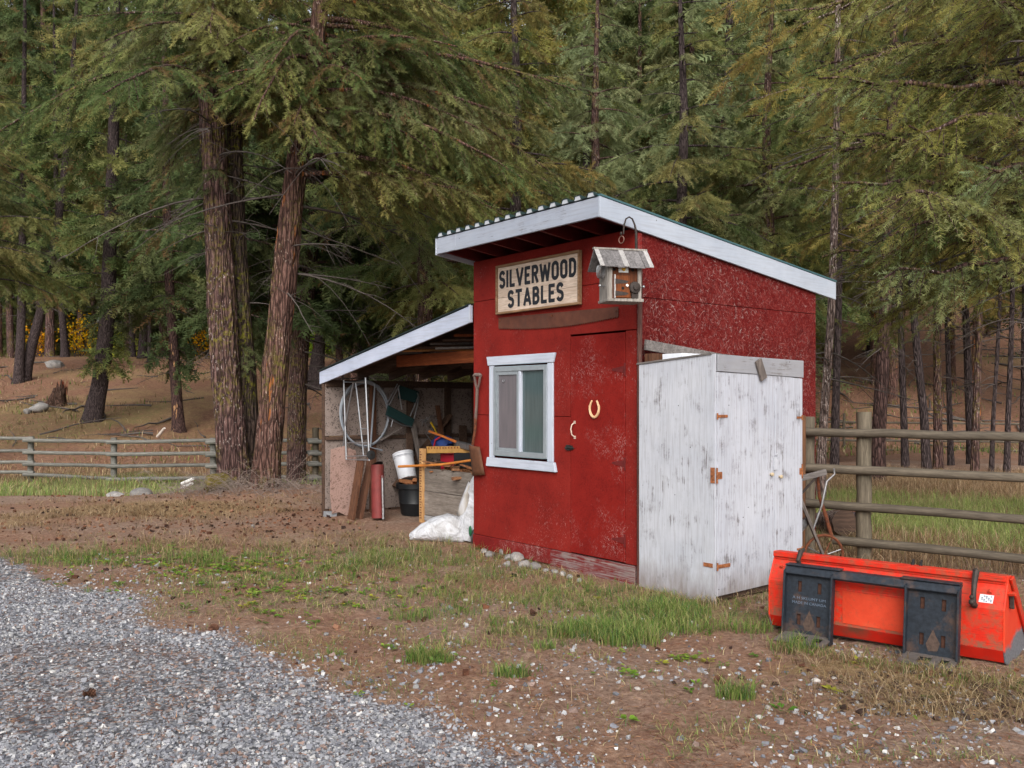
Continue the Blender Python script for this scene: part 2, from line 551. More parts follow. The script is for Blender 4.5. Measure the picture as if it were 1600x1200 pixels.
green_v = np.clip(grass_m + 0.8 * pad * fbm(GX * 0.5, GY * 0.9, seed=31) * 1.3 + 0.9 * lst + 0.55 * hill * sstep(0.5, 0.7, fbm(GX * 0.16, GY * 0.16, seed=33)), 0, 1)
dry_v = np.clip(dry_m + 0.9 * pad + 0.5 * lst + hill * 0.6 * sstep(0.45, 0.64, fbm(GX * 0.12, GY * 0.2, seed=35)), 0, 1)
cols = np.stack([gravel_mask(GX, GY) * sstep(12, 9.5, GY), green_v, dry_v], -1).reshape(-1, 3)

t = NT('ground_soil')
P = t.coord()
mask = t.attr('Col')
sepc = t.n.new('ShaderNodeSeparateColor'); t.l.new(mask, sepc.inputs[0])
ngr = t.noise(3.5, 5, 0.7); nfi = t.noise(26, 6, 0.75); nvf = t.noise(90, 4, 0.8); nbig = t.noise(0.55, 5, 0.65)
soil = t.ramp(nfi, [(0.28, lin(80, 58, 47)), (0.46, lin(130, 100, 82)), (0.60, lin(158, 127, 106)), (0.78, lin(190, 166, 146))])
soil = t.mix(t.ramp(ngr, [(0.40, 0.0), (0.62, 0.6)]), soil, t.ramp(nvf, [(0.3, lin(92, 66, 56)), (0.7, lin(148, 106, 86))]))
soil = t.mix(t.ramp(nbig, [(0.42, 0.0), (0.62, 0.6)]), soil, t.ramp(nfi, [(0.35, lin(104, 88, 76)), (0.65, lin(168, 150, 136))]))
vg = t.voronoi(42, out=1)
vsep = t.n.new('ShaderNodeSeparateColor'); t.l.new(vg, vsep.inputs[0])
duff = t.ramp(t.noise(9, 6, 0.75), [(0.3, lin(74, 52, 42)), (0.5, lin(118, 84, 66)), (0.7, lin(156, 118, 94))])
soil = t.mix(t.ramp(t.math('DIVIDE', t.sep(P)[1], 60.0), [(0.38, 0.0), (0.52, 0.8)]), soil, duff)
grav = t.ramp(vsep.outputs[0], [(0.0, lin(92, 94, 100)), (0.35, lin(132, 134, 140)), (0.65, lin(160, 160, 164)), (0.88, lin(190, 188, 188)), (1.0, lin(150, 128, 118))])
grav = t.mix(t.ramp(t.voronoi(42, out=0), [(0.35, 0.0), (0.75, 0.75)]), grav, lin(52, 50, 52))
grav = t.mix(t.ramp(t.noise(1.1, 6, 0.7), [(0.5, 0.0), (0.68, 0.55)]), grav, t.ramp(nfi, [(0.3, lin(84, 64, 58)), (0.7, lin(150, 124, 112))]))
gfac = t.math('ADD', sepc.outputs[0], t.math('MULTIPLY', t.math('SUBTRACT', ngr, 0.5), 0.9))
col = t.mix(t.ramp(gfac, [(0.35, 0.0), (0.62, 1.0)]), soil, grav)
dryc = t.ramp(nfi, [(0.3, lin(104, 82, 58)), (0.55, lin(152, 128, 90)), (0.75, lin(186, 162, 120))])
dfac = t.math('ADD', t.math('ADD', sepc.outputs[2], t.math('MULTIPLY', t.math('SUBTRACT', nbig, 0.5), 1.2)), t.math('MULTIPLY', t.math('SUBTRACT', ngr, 0.5), 0.9))
col = t.mix(t.ramp(dfac, [(0.4, 0.0), (0.8, 0.75)]), col, dryc)
grc = t.ramp(nfi, [(0.3, lin(58, 66, 34)), (0.55, lin(98, 110, 58)), (0.75, lin(136, 140, 82))])
grf = t.math('ADD', sepc.outputs[1], t.math('MULTIPLY', t.math('SUBTRACT', t.noise(5, 5, 0.7), 0.5), 1.1))
col = t.mix(t.ramp(grf, [(0.42, 0.0), (0.85, 0.75)]), col, grc)
bh = t.math('ADD', t.math('MULTIPLY', nfi, 0.7), t.math('MULTIPLY', nvf, 0.5))
t.bump(bh, 0.8, 0.03)
M_GROUND = t.done(col, 0.95, 0.0, 0.15)

me = raw_mesh('ground', np.stack([GX.ravel(), GY.ravel(), GZ.ravel()], -1), quads, cols, smooth=True)
ground = link('ground', me, None, M_GROUND); ground['kind'] = 'structure'

# ------------------------------------------------------------------ foliage generator
def make_spray(rng, n_side=6, width=0.075, spread=0.30, tilt=0.10):
    """a flat twig of narrow pointed shoots along +X, unit length"""
    V = []; T = []
    xs_ = np.linspace(0.04, 0.86, n_side)
    for i, x in enumerate(xs_):
        for sgn in (-1, 1):
            ln = spread * (1.0 - 0.55 * x) * rng.uniform(0.8, 1.2)
            fx = ln * rng.uniform(0.7, 1.2)
            z = rng.uniform(-tilt, tilt)
            o = len(V)
            V += [(x - width * 0.5, 0, 0), (x + width * 0.5, 0, 0), (x + fx, sgn * ln, z)]
            T.append((o, o + 1, o + 2))
    o = len(V)
    V += [(0.6, -width * 0.5, 0), (0.6, width * 0.5, 0), (1.08, 0, rng.uniform(-tilt, tilt))]
    T.append((o, o + 1, o + 2))
    return np.array(V), np.array(T)

def norm(a):
    return a / np.maximum(np.linalg.norm(a, axis=-1, keepdims=True), 1e-9)

def place_sprays(rng, pos, dirs, size, colr, templates, roll=0.5):
    """many sprays as one triangle soup; colr (n,3)"""
    n = len(pos)
    dirs = norm(dirs)
    up = np.tile(np.array([0, 0, 1.0]), (n, 1)) + rng.normal(0, roll, (n, 3))
    side = norm(np.cross(up, dirs)); nrm = np.cross(dirs, side)
    which = rng.integers(0, len(templates), n)
    VV = []; TT = []; CC = []; off = 0
    for k, (tv, tt) in enumerate(templates):
        ii = np.nonzero(which == k)[0]
        if len(ii) == 0: continue
        s = size[ii][:, None, None]
        v = pos[ii][:, None, :] + s * (tv[None, :, 0:1] * dirs[ii][:, None, :] + tv[None, :, 1:2] * side[ii][:, None, :] + tv[None, :, 2:3] * nrm[ii][:, None, :])
        m = len(tv)
        tr = tt[None] + (np.arange(len(ii)) * m)[:, None, None] + off
        c = np.repeat(colr[ii][:, None, :], m, 1)
        c = c * (0.88 + 0.24 * tv[None, :, 0:1].clip(0, 1))
        VV.append(v.reshape(-1, 3)); TT.append(tr.reshape(-1, 3)); CC.append(c.reshape(-1, 3))
        off += len(ii) * m
    return np.concatenate(VV), np.concatenate(TT), np.concatenate(CC)

def tube_np(pts, rad, n=5):
    pts = np.asarray(pts, float); m = len(pts)
    d = norm(np.gradient(pts, axis=0))
    ref = np.array([0, 0, 1.0]) if abs(d[0, 2]) < 0.9 else np.array([1.0, 0, 0])
    a = norm(np.cross(d, ref)); b = np.cross(d, a)
    th = np.linspace(0, 2 * np.pi, n, endpoint=False)
    v = pts[:, None] + np.asarray(rad)[:, None, None] * (np.cos(th)[None, :, None] * a[:, None] + np.sin(th)[None, :, None] * b[:, None])
    i = np.arange(m - 1)[:, None] * n; k = np.arange(n)[None]; k2 = (k + 1) % n
    q = np.stack([i + k, i + k2, i + n + k2, i + n + k], -1).reshape(-1, 4)
    return v.reshape(-1, 3), q

class Soup:
    def __init__(s): s.V = []; s.F = []; s.C = []; s.o = 0
    def add(s, v, f, c=None):
        s.V.append(v); s.F.append(f + s.o); s.o += len(v)
        if c is not None: s.C.append(np.broadcast_to(np.asarray(c, float), (len(v), 3)))
    def mesh(s, name, smooth=False):
        return raw_mesh(name, np.concatenate(s.V), np.concatenate(s.F), np.concatenate(s.C) if s.C else None, smooth)

def L3(r, g, b): return np.array(lin(r, g, b)[:3])
PAL_FIR = [L3(66, 82, 46), L3(78, 94, 52), L3(92, 104, 58), L3(106, 112, 62), L3(116, 114, 66), L3(98, 104, 70)]
PAL_DARK = [L3(54, 70, 44), L3(64, 80, 48), L3(74, 90, 54), L3(84, 94, 58)]
PAL_PALE = [L3(98, 112, 78), L3(110, 122, 84), L3(120, 126, 88), L3(104, 114, 76)]
PAL_OLIVE = [L3(98, 98, 48), L3(112, 108, 54), L3(122, 114, 58), L3(90, 94, 48), L3(128, 116, 64)]
_t = np.array([1.03, .96, .98])
PAL_FIR, PAL_DARK, PAL_PALE, PAL_OLIVE = [[c * _t for c in P_] for P_ in (PAL_FIR, PAL_DARK, PAL_PALE, PAL_OLIVE)]
RUST = L3(104, 72, 48)

def limb_curve(rng, base, az, L, rise, droop, n=9, wob=0.10):
    t = np.linspace(0, 1, n)
    a = az + np.cumsum(rng.normal(0, wob, n)) * 0.5
    step = L / (n - 1)
    x = np.concatenate([[0], np.cumsum(np.cos(a[1:]) * step)]); y = np.concatenate([[0], np.cumsum(np.sin(a[1:]) * step)])
    z = rise * L * t - droop * L * t ** 2 + 0.10 * L * np.maximum(t - 0.75, 0) * 2 * droop
    return np.stack([base[0] + x, base[1] + y, base[2] + z], -1)

def curve_at(pts, s):
    f = s * (len(pts) - 1); i = np.minimum(f.astype(int), len(pts) - 2); w = (f - i)[:, None]
    return pts[i] * (1 - w) + pts[i + 1] * w, norm(pts[i + 1] - pts[i])

def fir_limb(rng, pts, L, dens, spray, pal, start=0.12, hang=0.45, lat_k=0.42, rust=0.04, wood=None, wr=0.03, along=0.10, lat_step=0.085):
    """sprays (pos, dir, size, col) for one limb; adds wood to a Soup"""
    nl = max(4, int(L / lat_step * dens))
    s = np.sort(rng.uniform(start, 1.0, nl))
    p0, tg = curve_at(pts, s)
    sgn = np.where(rng.random(nl) < 0.5, -1.0, 1.0)
    ang = sgn * rng.uniform(0.7, 1.25, nl) * (1 - 0.35 * s)
    ca, sa = np.cos(ang), np.sin(ang)
    h = norm(np.stack([tg[:, 0] * ca - tg[:, 1] * sa, tg[:, 0] * sa + tg[:, 1] * ca, tg[:, 2] * 0.5 - rng.uniform(0.0, hang, nl)], -1))
    ll = (lat_k * L * (1 - s) ** 0.8 + 0.18) * rng.uniform(0.5, 1.15, nl)
    ll = np.minimum(ll, 1.3)
    P_, D_, S_, C_ = [], [], [], []
    limb_c = pal[rng.integers(len(pal))]
    for i in range(nl):
        m = max(2, int(ll[i] / along))
        q = np.linspace(0.08, 1.0, m) * ll[i]
        sag = -0.22 * hang * (q ** 2) / max(ll[i], 0.2)
        pp = p0[i] + h[i] * q[:, None]; pp[:, 2] += sag
        aa = rng.uniform(0.3, 0.9, m) * np.where(np.arange(m) % 2 == 0, 1, -1)
        aa[-1] = 0
        c, sn = np.cos(aa), np.sin(aa)
        dd = np.stack([h[i, 0] * c - h[i, 1] * sn, h[i, 0] * sn + h[i, 1] * c, np.full(m, h[i, 2]) - rng.uniform(0, 0.5, m) * hang], -1)
        P_.append(pp); D_.append(dd)
        S_.append(spray * rng.uniform(0.7, 1.25, m) * (0.8 + 0.2 * (ll[i] > 0.4)))
        base = limb_c * 0.55 + pal[rng.integers(len(pal))] * 0.45
        cc = np.tile(base, (m, 1)) * rng.uniform(0.78, 1.22, (m, 1))
        if rng.random() < rust: cc = cc * 0.35 + RUST * 0.65
        C_.append(cc)
        if wood is not None and ll[i] > 0.3:
            e = pp[[0, m // 2, -1]] if m > 2 else pp
            v, f = tube_np(np.vstack([p0[i], e]) if m > 2 else pp, np.linspace(wr * 0.22, wr * 0.08, len(e) + (1 if m > 2 else 0)), 3)
            wood.add(v, f)
    # sprays on the limb itself
    m = int(L / 0.10 * dens)
    s2 = rng.uniform(start + 0.1, 1, m); pp, tg2 = curve_at(pts, s2)
    dd = tg2 + rng.normal(0, 0.45, (m, 3)); 
    P_.append(pp); D_.append(dd); S_.append(spray * rng.uniform(0.7, 1.2, m)); C_.append(np.tile(limb_c, (m, 1)) * rng.uniform(0.8, 1.2, (m, 1)))
    return np.concatenate(P_), np.concatenate(D_), np.concatenate(S_), np.concatenate(C_)

def dead_limb(rng, wood, base, az, L, wr=0.02, rise=0.0, droop=0.35, twigs=10, fork=True):
    pts = limb_curve(rng, base, az, L, rise, droop, 8, 0.22)
    v, f = tube_np(pts, np.linspace(wr, wr * 0.25, len(pts)), 4); wood.add(v, f)
    for k in range(twigs):
        s = np.array([rng.uniform(0.2, 0.98)])
        p, tg = curve_at(pts, s)
        a2 = math.atan2(tg[0, 1], tg[0, 0]) + rng.choice([-1, 1]) * rng.uniform(0.3, 1.8)
        l2 = rng.uniform(0.08, 0.55) * L * (1.1 - s[0])+0.08
        q = limb_curve(rng, p[0], a2, l2, rng.uniform(-0.6, 0.6), rng.uniform(0.0, 0.8), 5, 0.45)
        v, f = tube_np(q, np.linspace(wr * 0.38, wr * 0.12, 5), 3); wood.add(v, f)

def trunk_np(rng, path, rad, n=20, m=40, ridge=0.06, flare=0.0, seed=0):
    """path: list of points from the root up; rad the same length"""
    path = np.asarray(path, float); rad = np.asarray(rad, float)
    s = np.linspace(0, 1, len(path)); ss = np.linspace(0, 1, m) ** 1.15
    pts = np.stack([np.interp(ss, s, path[:, k]) for k in range(3)], -1)
    # smooth the bends
    for _ in range(3):
        pts[1:-1] = 0.25 * pts[:-2] + 0.5 * pts[1:-1] + 0.25 * pts[2:]
    r = np.interp(ss, s, rad)
    th = np.linspace(0, 2 * np.pi, n, endpoint=False)
    T, S = np.meshgrid(th, pts[:, 2])
    nz = fbm(np.cos(T) * 5 + 11, np.sin(T) * 5 + S * 1.4, seed=seed, oct=3) - 0.5
    rdg = np.abs(fbm(np.cos(T) * 9, np.sin(T) * 9 + S * 0.7, seed=seed + 9, oct=2) - 0.5) * 2
    rr = r[:, None] * (1 + ridge * (nz * 1.6 - rdg * 1.1))
    if flare:
        h = (S - path[0, 2])
        rr = rr * (1 + flare * np.exp(-h / 0.35) * (1 + 0.5 * np.sin(T * 5 + seed)))
    v = np.stack([pts[:, 0:1] + rr * np.cos(T), pts[:, 1:2] + rr * np.sin(T), np.repeat(pts[:, 2:3], n, 1)], -1)
    i = np.arange(m - 1)[:, None] * n; k = np.arange(n)[None]; k2 = (k + 1) % n
    q = np.stack([i + k, i + k2, i + n + k2, i + n + k], -1).reshape(-1, 4)
    return v.reshape(-1, 3), q, pts, r

TEMPL = [make_spray(RNG, 6, 0.10, 0.32, 0.14) for _ in range(5)]
TEMPL_FAR = [make_spray(RNG, 4, 0.17, 0.38, 0.18) for _ in range(4)]
TEMPL_UP = [make_spray(RNG, 7, 0.075, 0.26, 0.24) for _ in range(4)]

M_NEEDLE = m_leaf('needles', 0.45, 0.75, 1.40, .96)
M_DEAD = m_plain('dead_twig', lin(84, 76, 72), 0.9, 0, 0.35, 8)
BARK_FIR = m_bark('bark_fir', lin(58, 44, 42), lin(96, 74, 70), lin(142, 116, 108), fleck=lin(176, 162, 156), lichen=lin(112, 104, 40))
BARK_RED = m_bark('bark_red', lin(64, 46, 40), lin(106, 80, 72), lin(144, 114, 102), fleck=lin(168, 148, 136), lichen=lin(104, 96, 44), peel=lin(158, 98, 52))
BARK_GREY = m_bark('bark_grey', lin(54, 46, 46), lin(84, 74, 74), lin(118, 106, 104), sc=1.4)
BARK_PALE = m_bark('bark_pale', lin(74, 58, 54), lin(138, 120, 112), lin(204, 190, 182), fleck=lin(228, 218, 210), sc=1.3)
BARK_PEEL = m_bark('bark_peel', lin(58, 44, 42), lin(92, 72, 68), lin(128, 102, 94), peel=lin(196, 150, 108), sc=1.3)
TRI_COUNT = {}

def build_tree(name, label, cat, loc, path, rad, bark, limbs, rng, pal, spray=0.19, dens=1.15, templates=None, group=None, dead=(), n=20, m=40,
               ridge=0.06, flare=0.25, wr=0.035, hang=0.85, rust=0.04, along=0.075, lat_step=0.075, lat_k=0.38, wood_lat=True, start=0.12, roll=0.95, wob=0.10, crown=None):
    """limbs: list of (height, azimuth, length, rise, droop); heights above the root; dead: (height, azimuth, length)"""
    root = thing(name, label, cat, loc, 0, group)
    wood = Soup()
    v, q, pts, r = trunk_np(rng, path, rad, n, m, ridge, flare, seed=int(rng.integers(999)))
    wood.add(v, q)
    def on_trunk(h):
        k = np.searchsorted(pts[:, 2], h); k = min(max(k, 1), len(pts) - 1)
        return pts[k]
    if dead:
        dw = Soup()
        for (h, az, L) in dead:
            dead_limb(rng, dw, on_trunk(h), az, L, 0.009 + 0.005 * L, rng.uniform(-0.25, 0.2), rng.uniform(0.05, 0.4), int(3 + 3 * L))
        o = link('dead_twigs', dw.mesh('dead_twigs', True), root, M_DEAD); o['kind'] = 'stuff'
    P_, D_, S_, C_ = [], [], [], []
    for (h, az, L, rise, droop) in limbs:
        c = limb_curve(rng, on_trunk(h), az, L, rise, droop, 9 if wob < .2 else 12, wob)
        if wob > .2: c[1:-1, 2] += rng.normal(0, .045, len(c) - 2)
        lr = wr * (0.5 + 0.25 * L)
        vv, ff = tube_np(c, np.linspace(lr, lr * 0.2, len(c)), 5); wood.add(vv, ff)
        a = fir_limb(rng, c, L, dens, spray, pal, wood=wood if wood_lat else None, wr=wr, hang=hang, rust=rust, along=along, lat_step=lat_step, lat_k=lat_k, start=start)
        P_.append(a[0]); D_.append(a[1]); S_.append(a[2]); C_.append(a[3])
    me = wood.mesh('trunk', smooth=True)
    link('trunk', me, root, bark)
    if crown:
        o = link('crown', crown[0], root); o['kind'] = 'stuff'
        o.rotation_euler = (0, 0, crown[1]); o.scale = (1, 1, crown[2])
        k = min(int(len(pts) * .8), len(pts) - 1); o.location = (pts[k][0] * .7, 0, 0)
    elif P_:
        v, tr, c = place_sprays(rng, np.concatenate(P_), np.concatenate(D_), np.concatenate(S_), np.concatenate(C_), templates or TEMPL, roll)
        cm = raw_mesh('crown', v, tr, c)
        o = link('crown', cm, root, M_NEEDLE); o['kind'] = 'stuff'
        TRI_COUNT[name + str(len(TRI_COUNT))] = len(tr)
    return root

def ring_limbs(rng, h0, h1, n, l0, l1, rise=(0.0, 0.25), droop=(0.2, 0.5), taper=True, az=None):
    out = []
    for k in range(n):
        u = (k + rng.random()) / n
        h = h0 + (h1 - h0) * u
        L = rng.uniform(l0, l1) * ((1 - 0.85 * max(0, u - 0.25) / 0.75) if taper else 1.0)
        a = k * 2.399 + rng.normal(0, 0.3) if az is None else az[0] + rng.uniform(-1, 1) * az[1]
        out.append((h, a, max(L, 0.35), rng.uniform(*rise), rng.uniform(*droop)))
    return out
# ------------------------------------------------------------------ the trees one can tell apart
def rng_(k): return np.random.default_rng(1000 + k)

def px_path(pts_px, depth, base_z):
    """trunk axis measured off the photograph at one depth -> local points from the root up"""
    b = at(pts_px[0][0], pts_px[0][1], depth)
    out = []
    for (x, y) in pts_px:
        p = at(x, y, depth); out.append((p.x - b.x, 0.0, p.z - base_z))
    out[0] = (0, 0, 0)
    return out, b.x

# two big firs beside the drive
D1 = 15.7
zb = gz(-4.6, D1) - 0.12
pa, xa = px_path([(368, 772), (352, 560), (338, 300), (328, 120), (322, -60), (316, -400), (312, -760)], D1, zb)
rg = rng_(1)
limbs = ring_limbs(rg, 6.6, 11.0, 28, 2.0, 3.6, rise=(0.0, 0.2), droop=(0.3, 0.6))
limbs += ring_limbs(rg, 6.3, 8.2, 5, 1.6, 2.6, az=(2.9, 1.0), rise=(-0.05, 0.15), droop=(0.2, 0.5), taper=False)
limbs += ring_limbs(rg, 6.9, 8.8, 10, 1.6, 2.6, az=(-0.6, 1.0), rise=(0.0, 0.2), droop=(0.4, 0.8), taper=False)
dead = [(rg.uniform(3.6, 7.4), rg.uniform(0, 6.28), rg.uniform(0.8, 2.6)) for _ in range(20)]
build_tree('fir_tree', 'thickest fir trunk, leaning left with yellow lichen at its foot, beside the drive', 'tree',
           (xa, D1, zb), pa, [0.265, 0.25, 0.23, 0.205, 0.185, 0.13, 0.04], BARK_FIR, limbs, rg, PAL_FIR, dead=dead, n=44, m=130, ridge=0.24, flare=0.25, wr=0.035)
# mossy second stem behind it
D1b = 16.1
zb = gz(-4.3, D1b) - 0.1
pb, xb = px_path([(388, 765), (384, 600), (372, 400), (366, 200), (362, 0), (360, -300)], D1b, zb)
rg = rng_(2)
build_tree('fir_tree', 'dark mossy fir stem pressed against the back of the thickest trunk', 'tree', (xb, D1b, zb), pb, [0.26, 0.2, 0.16, 0.13, 0.11, 0.04],
           m_bark('bark_moss', lin(44, 38, 34), lin(74, 62, 56), lin(104, 90, 82), lichen=lin(118, 116, 30)),
           ring_limbs(rg, 4.2, 10, 14, 1.0, 2.0, rise=(-0.1, 0.15)) + [(2.6, -1.3, 0.7, -0.2, 0.5), (3.0, 0.2, 0.8, -0.1, 0.4), (3.4, -2.2, 0.7, -0.2, 0.3), (2.2, -0.6, 0.6, -0.2, 0.4)],
           rg, PAL_DARK, dead=[(rg.uniform(2.5, 6), rg.uniform(0, 6.28), rg.uniform(0.6, 1.6)) for _ in range(10)], n=28, m=70, ridge=0.16, flare=0.3, wr=0.03)
# reddish one leaning right
D2 = 15.4
zb = gz(-4.0, D2) - 0.1
pc, xc = px_path([(413, 775), (428, 600), (448, 400), (466, 230), (490, 100), (512, -80), (535, -420), (545, -760)], D2, zb)
rg = rng_(3)
limbs = ring_limbs(rg, 6.3, 11.0, 28, 2.0, 3.6, rise=(0.0, 0.2), droop=(0.3, 0.6))
limbs += ring_limbs(rg, 5.2, 8.8, 15, 2.8, 4.8, az=(0.1, 0.5), rise=(0.0, 0.2), droop=(0.25, 0.5), taper=False)
limbs += ring_limbs(rg, 5.9, 7.8, 8, 1.4, 2.6, az=(-1.4, 0.9), rise=(0.0, 0.2), droop=(0.4, 0.8), taper=False)
dead = [(rg.uniform(3.2, 5.6), rg.normal(0.0, 1.2), rg.uniform(1.0, 3.6)) for _ in range(13)]
build_tree('fir_tree', 'reddish brown fir trunk leaning right with an orange scar, beside the thickest trunk', 'tree',
           (xc, D2, zb), pc, [0.245, 0.225, 0.20, 0.17, 0.145, 0.12, 0.09, 0.03], BARK_RED, limbs, rg, PAL_FIR + PAL_OLIVE[:2], dead=dead, n=44, m=130, ridge=0.22, flare=0.25, wr=0.038, rust=0.08)
# grey trunk just behind, curving
D3 = 24.0
zb = gz(-5.6, D3) - 0.2
pd, xd = px_path([(462, 700), (466, 560), (482, 440), (488, 360), (492, 200), (494, 0), (496, -300)], D3, zb)
rg = rng_(4)
build_tree('fir_tree', 'grey trunk with a bend, seen just right of the leaning reddish fir', 'tree', (xd, D3, zb), pd, [0.25, 0.24, 0.21, 0.19, 0.16, 0.12, 0.04], BARK_FIR,
           ring_limbs(rg, 4.6, 13, 60, 2.2, 3.9, droop=(0.3, 0.7)), rg, PAL_DARK, spray=0.40, dens=0.8,
           dead=[(rg.uniform(2.5, 6), rg.normal(0, 1.0), rg.uniform(1.2, 3.6)) for _ in range(14)], wr=0.035, templates=TEMPL_FAR)

# trees standing on the slope beyond the left fence: (label, trunk pixels, depth, radii px width, bark, crown start height m, seed)
LEFT = [
 ('stout fir leaning right, needles low on its trunk, alone on the left slope', [(143, 655), (158, 590), (168, 500), (172, 380), (178, 200), (182, 0), (186, -200)], 37.5, 27, BARK_GREY, 3.4, 11),
 ('slim fir with pale peeling bark and a green tuft halfway up its trunk', [(280, 670), (272, 560), (264, 440), (260, 300), (258, 100), (256, -150)], 36.3, 18, BARK_PEEL, 3.0, 12),
 ('dark trunk slanting right, its foot beside a straighter trunk at the left edge', [(36, 588), (52, 530), (74, 450), (92, 340), (108, 200), (120, 0)], 48, 17, BARK_GREY, 4.0, 13),
 ('straight grey trunk at the foot of the slanting one by the left edge', [(28, 592), (33, 520), (34, 430), (36, 300), (38, 100), (40, -100)], 47.5, 14, BARK_GREY, 3.6, 14),
 ('thin dark trunk above the grey slope boulder', [(102, 550), (98, 500), (92, 440), (88, 330), (86, 150), (84, 0)], 57, 11, BARK_GREY, 4.0, 15),
 ('left one of a pair of black trunks on the crest of the slope', [(207, 535), (205, 480), (200, 420), (198, 300), (196, 100)], 58.5, 9, BARK_GREY, 4.5, 16),
 ('right one of a pair of black trunks on the crest, flared at its foot', [(222, 531), (226, 490), (229, 430), (232, 300), (236, 100)], 58, 13, BARK_GREY, 4.5, 17),
 ('very thin grey pole of a tree beside the pair on the crest', [(233, 545), (234, 480), (235, 400), (236, 250)], 55, 6, BARK_GREY, 5.0, 18),
 ('broad blackened hollow stub trunk behind the low end of the shelter roof', [(497, 556), (500, 500), (503, 455), (505, 380), (508, 200)], 46, 19, BARK_GREY, 4.5, 19),
 ('pinkish grey trunk third behind the shelter roof', [(531, 560), (530, 500), (529, 440), (528, 330), (528, 100)], 46, 13, BARK_PEEL, 4.0, 20),
 ('reddish brown trunk behind the shelter roof beside the pinkish one', [(554, 556), (553, 500), (552, 440), (551, 330), (552, 100)], 45, 13, BARK_RED, 4.0, 21),
 ('faint grey trunk above the middle of the shelter roof', [(597, 530), (597, 480), (598, 430), (598, 300)], 52, 9, BARK_GREY, 4.0, 22),
 ('dark trunk above the upper end of the shelter roof', [(640, 520), (640, 480), (641, 430), (643, 300)], 50, 10, BARK_GREY, 4.0, 23),
]
LEFT_CROWN = []
for (lab, pth, dep, wpx, bark, ch, sd_) in LEFT:
    rg = rng_(sd_)
    x0 = at(pth[0][0], 600, dep).x
    zb = gz(x0, dep) - 0.15
    loc_, xx = px_path(pth, dep, zb)
    r0 = wpx / F_PX * dep / 2
    top = loc_[-1][2]
    rads = [r0 * (1.08 if i == 0 else 1) * (1 - 0.72 * max(0, p[2]) / top) for i, p in enumerate(loc_)]
    ch += 1.4
    lim = ring_limbs(rg, ch, top, int(12 + top * 2.2), 1.6, 3.6, rise=(-0.1, 0.2), droop=(0.2, 0.6))
    if sd_ in (11, 12):
        tuft = at(0, {11: 540, 12: 555}[sd_], dep).z - zb
        lim += [(tuft + rg.uniform(-0.8, 0.6), k * 1.05, rg.uniform(0.5, 0.95), -0.2, 0.5) for k in range(14)]
    dd = [(rg.uniform(2.0, max(2.6, ch + 2)), rg.uniform(0, 6.28), rg.uniform(0.6, 2.0)) for _ in range(9)]
    cr = None
    if sd_ >= 16:
        src = LEFT_CROWN[sd_ % len(LEFT_CROWN)]; cr = (src[0], rg.uniform(0, 6.28), top / src[1]); lim = []
    tr_ = build_tree('fir_tree', lab, 'tree', (xx, dep, zb), loc_, rads, bark, lim, rg, PAL_FIR if sd_ % 2 else PAL_DARK, crown=cr, spray=0.46, dens=0.6, templates=TEMPL_FAR, dead=dd,
               n=14, m=30, ridge=0.08, flare=0.35, wr=0.03, wood_lat=False, along=0.15)
    if cr is None and sd_ >= 13: LEFT_CROWN.append((tr_.children[-1].data if tr_.children[-1].name.startswith('crown') else [c for c in tr_.children if c.name.startswith('crown')][0].data, top))

# slender trunks standing beyond the paddock on the right
RIGHT = [
 ('trunk flecked white all over, right behind the shed corner', [(1281, 772), (1284, 700), (1292, 590), (1300, 470), (1304, 340), (1308, 150), (1310, -80)], 14.6, 15, BARK_PALE, 5.2, 31),
 ('dark straight trunk just right of the white flecked one', [(1304, 728), (1306, 620), (1310, 500), (1312, 380), (1314, 200), (1316, 0)], 21, 13, BARK_GREY, 5.0, 32),
 ('thickest paddock trunk, its bark split by a long pale scar', [(1371, 752), (1372, 690), (1378, 590), (1385, 450), (1390, 330), (1394, 150), (1398, -50)], 18.2, 23, BARK_PEEL, 4.4, 33),
 ('thin grey trunk first to the right of the scarred one', [(1415, 732), (1411, 620), (1407, 500), (1404, 380), (1402, 200), (1400, 0)], 21.5, 11, BARK_GREY, 4.6, 34),
 ('trunk leaning left as it rises, crossing behind the top rail', [(1449, 732), (1444, 650), (1433, 550), (1424, 440), (1418, 330), (1412, 150)], 21.2, 14, BARK_GREY, 4.6, 35),
 ('upright trunk close right of the left-leaning one', [(1466, 728), (1465, 620), (1464, 500), (1463, 400), (1462, 200), (1460, 0)], 22, 14, BARK_FIR, 4.6, 36),
 ('thin pole with bare twigs between thicker paddock trunks', [(1486, 726), (1483, 620), (1480, 520), (1478, 400), (1476, 200)], 22.5, 9, BARK_GREY, 4.6, 37),
 ('black trunk of the crossing pair beyond the paddock', [(1519, 722), (1513, 600), (1508, 470), (1506, 350), (1504, 150)], 23, 13, BARK_GREY, 4.8, 38),
 ('brown trunk of the crossing pair beyond the paddock', [(1523, 738), (1525, 640), (1529, 540), (1532, 420), (1536, 250), (1540, 50)], 21, 12, BARK_FIR, 4.8, 39),
 ('crooked thin trunk, second in from the right edge of the photo', [(1549, 738), (1552, 650), (1558, 560), (1563, 460), (1568, 300), (1572, 100)], 21, 7, BARK_GREY, 4.4, 40),
 ('thin trunk with rusty dead needles near the right edge of the photo', [(1573, 740), (1575, 650), (1579, 560), (1582, 460), (1586, 300), (1590, 100)], 20.8, 9, BARK_GREY, 4.4, 41),
 ('dark trunk cut by the right edge of the photo', [(1598, 722), (1600, 600), (1601, 480), (1602, 350), (1603, 150)], 23, 11, BARK_GREY, 4.6, 42),
 ('lone dark trunk up the slope above the shed roof end', [(1362, 520), (1363, 470), (1364, 420), (1366, 330), (1368, 150)], 52, 14, BARK_GREY, 3.5, 43),
]
RIGHT_CROWN = []
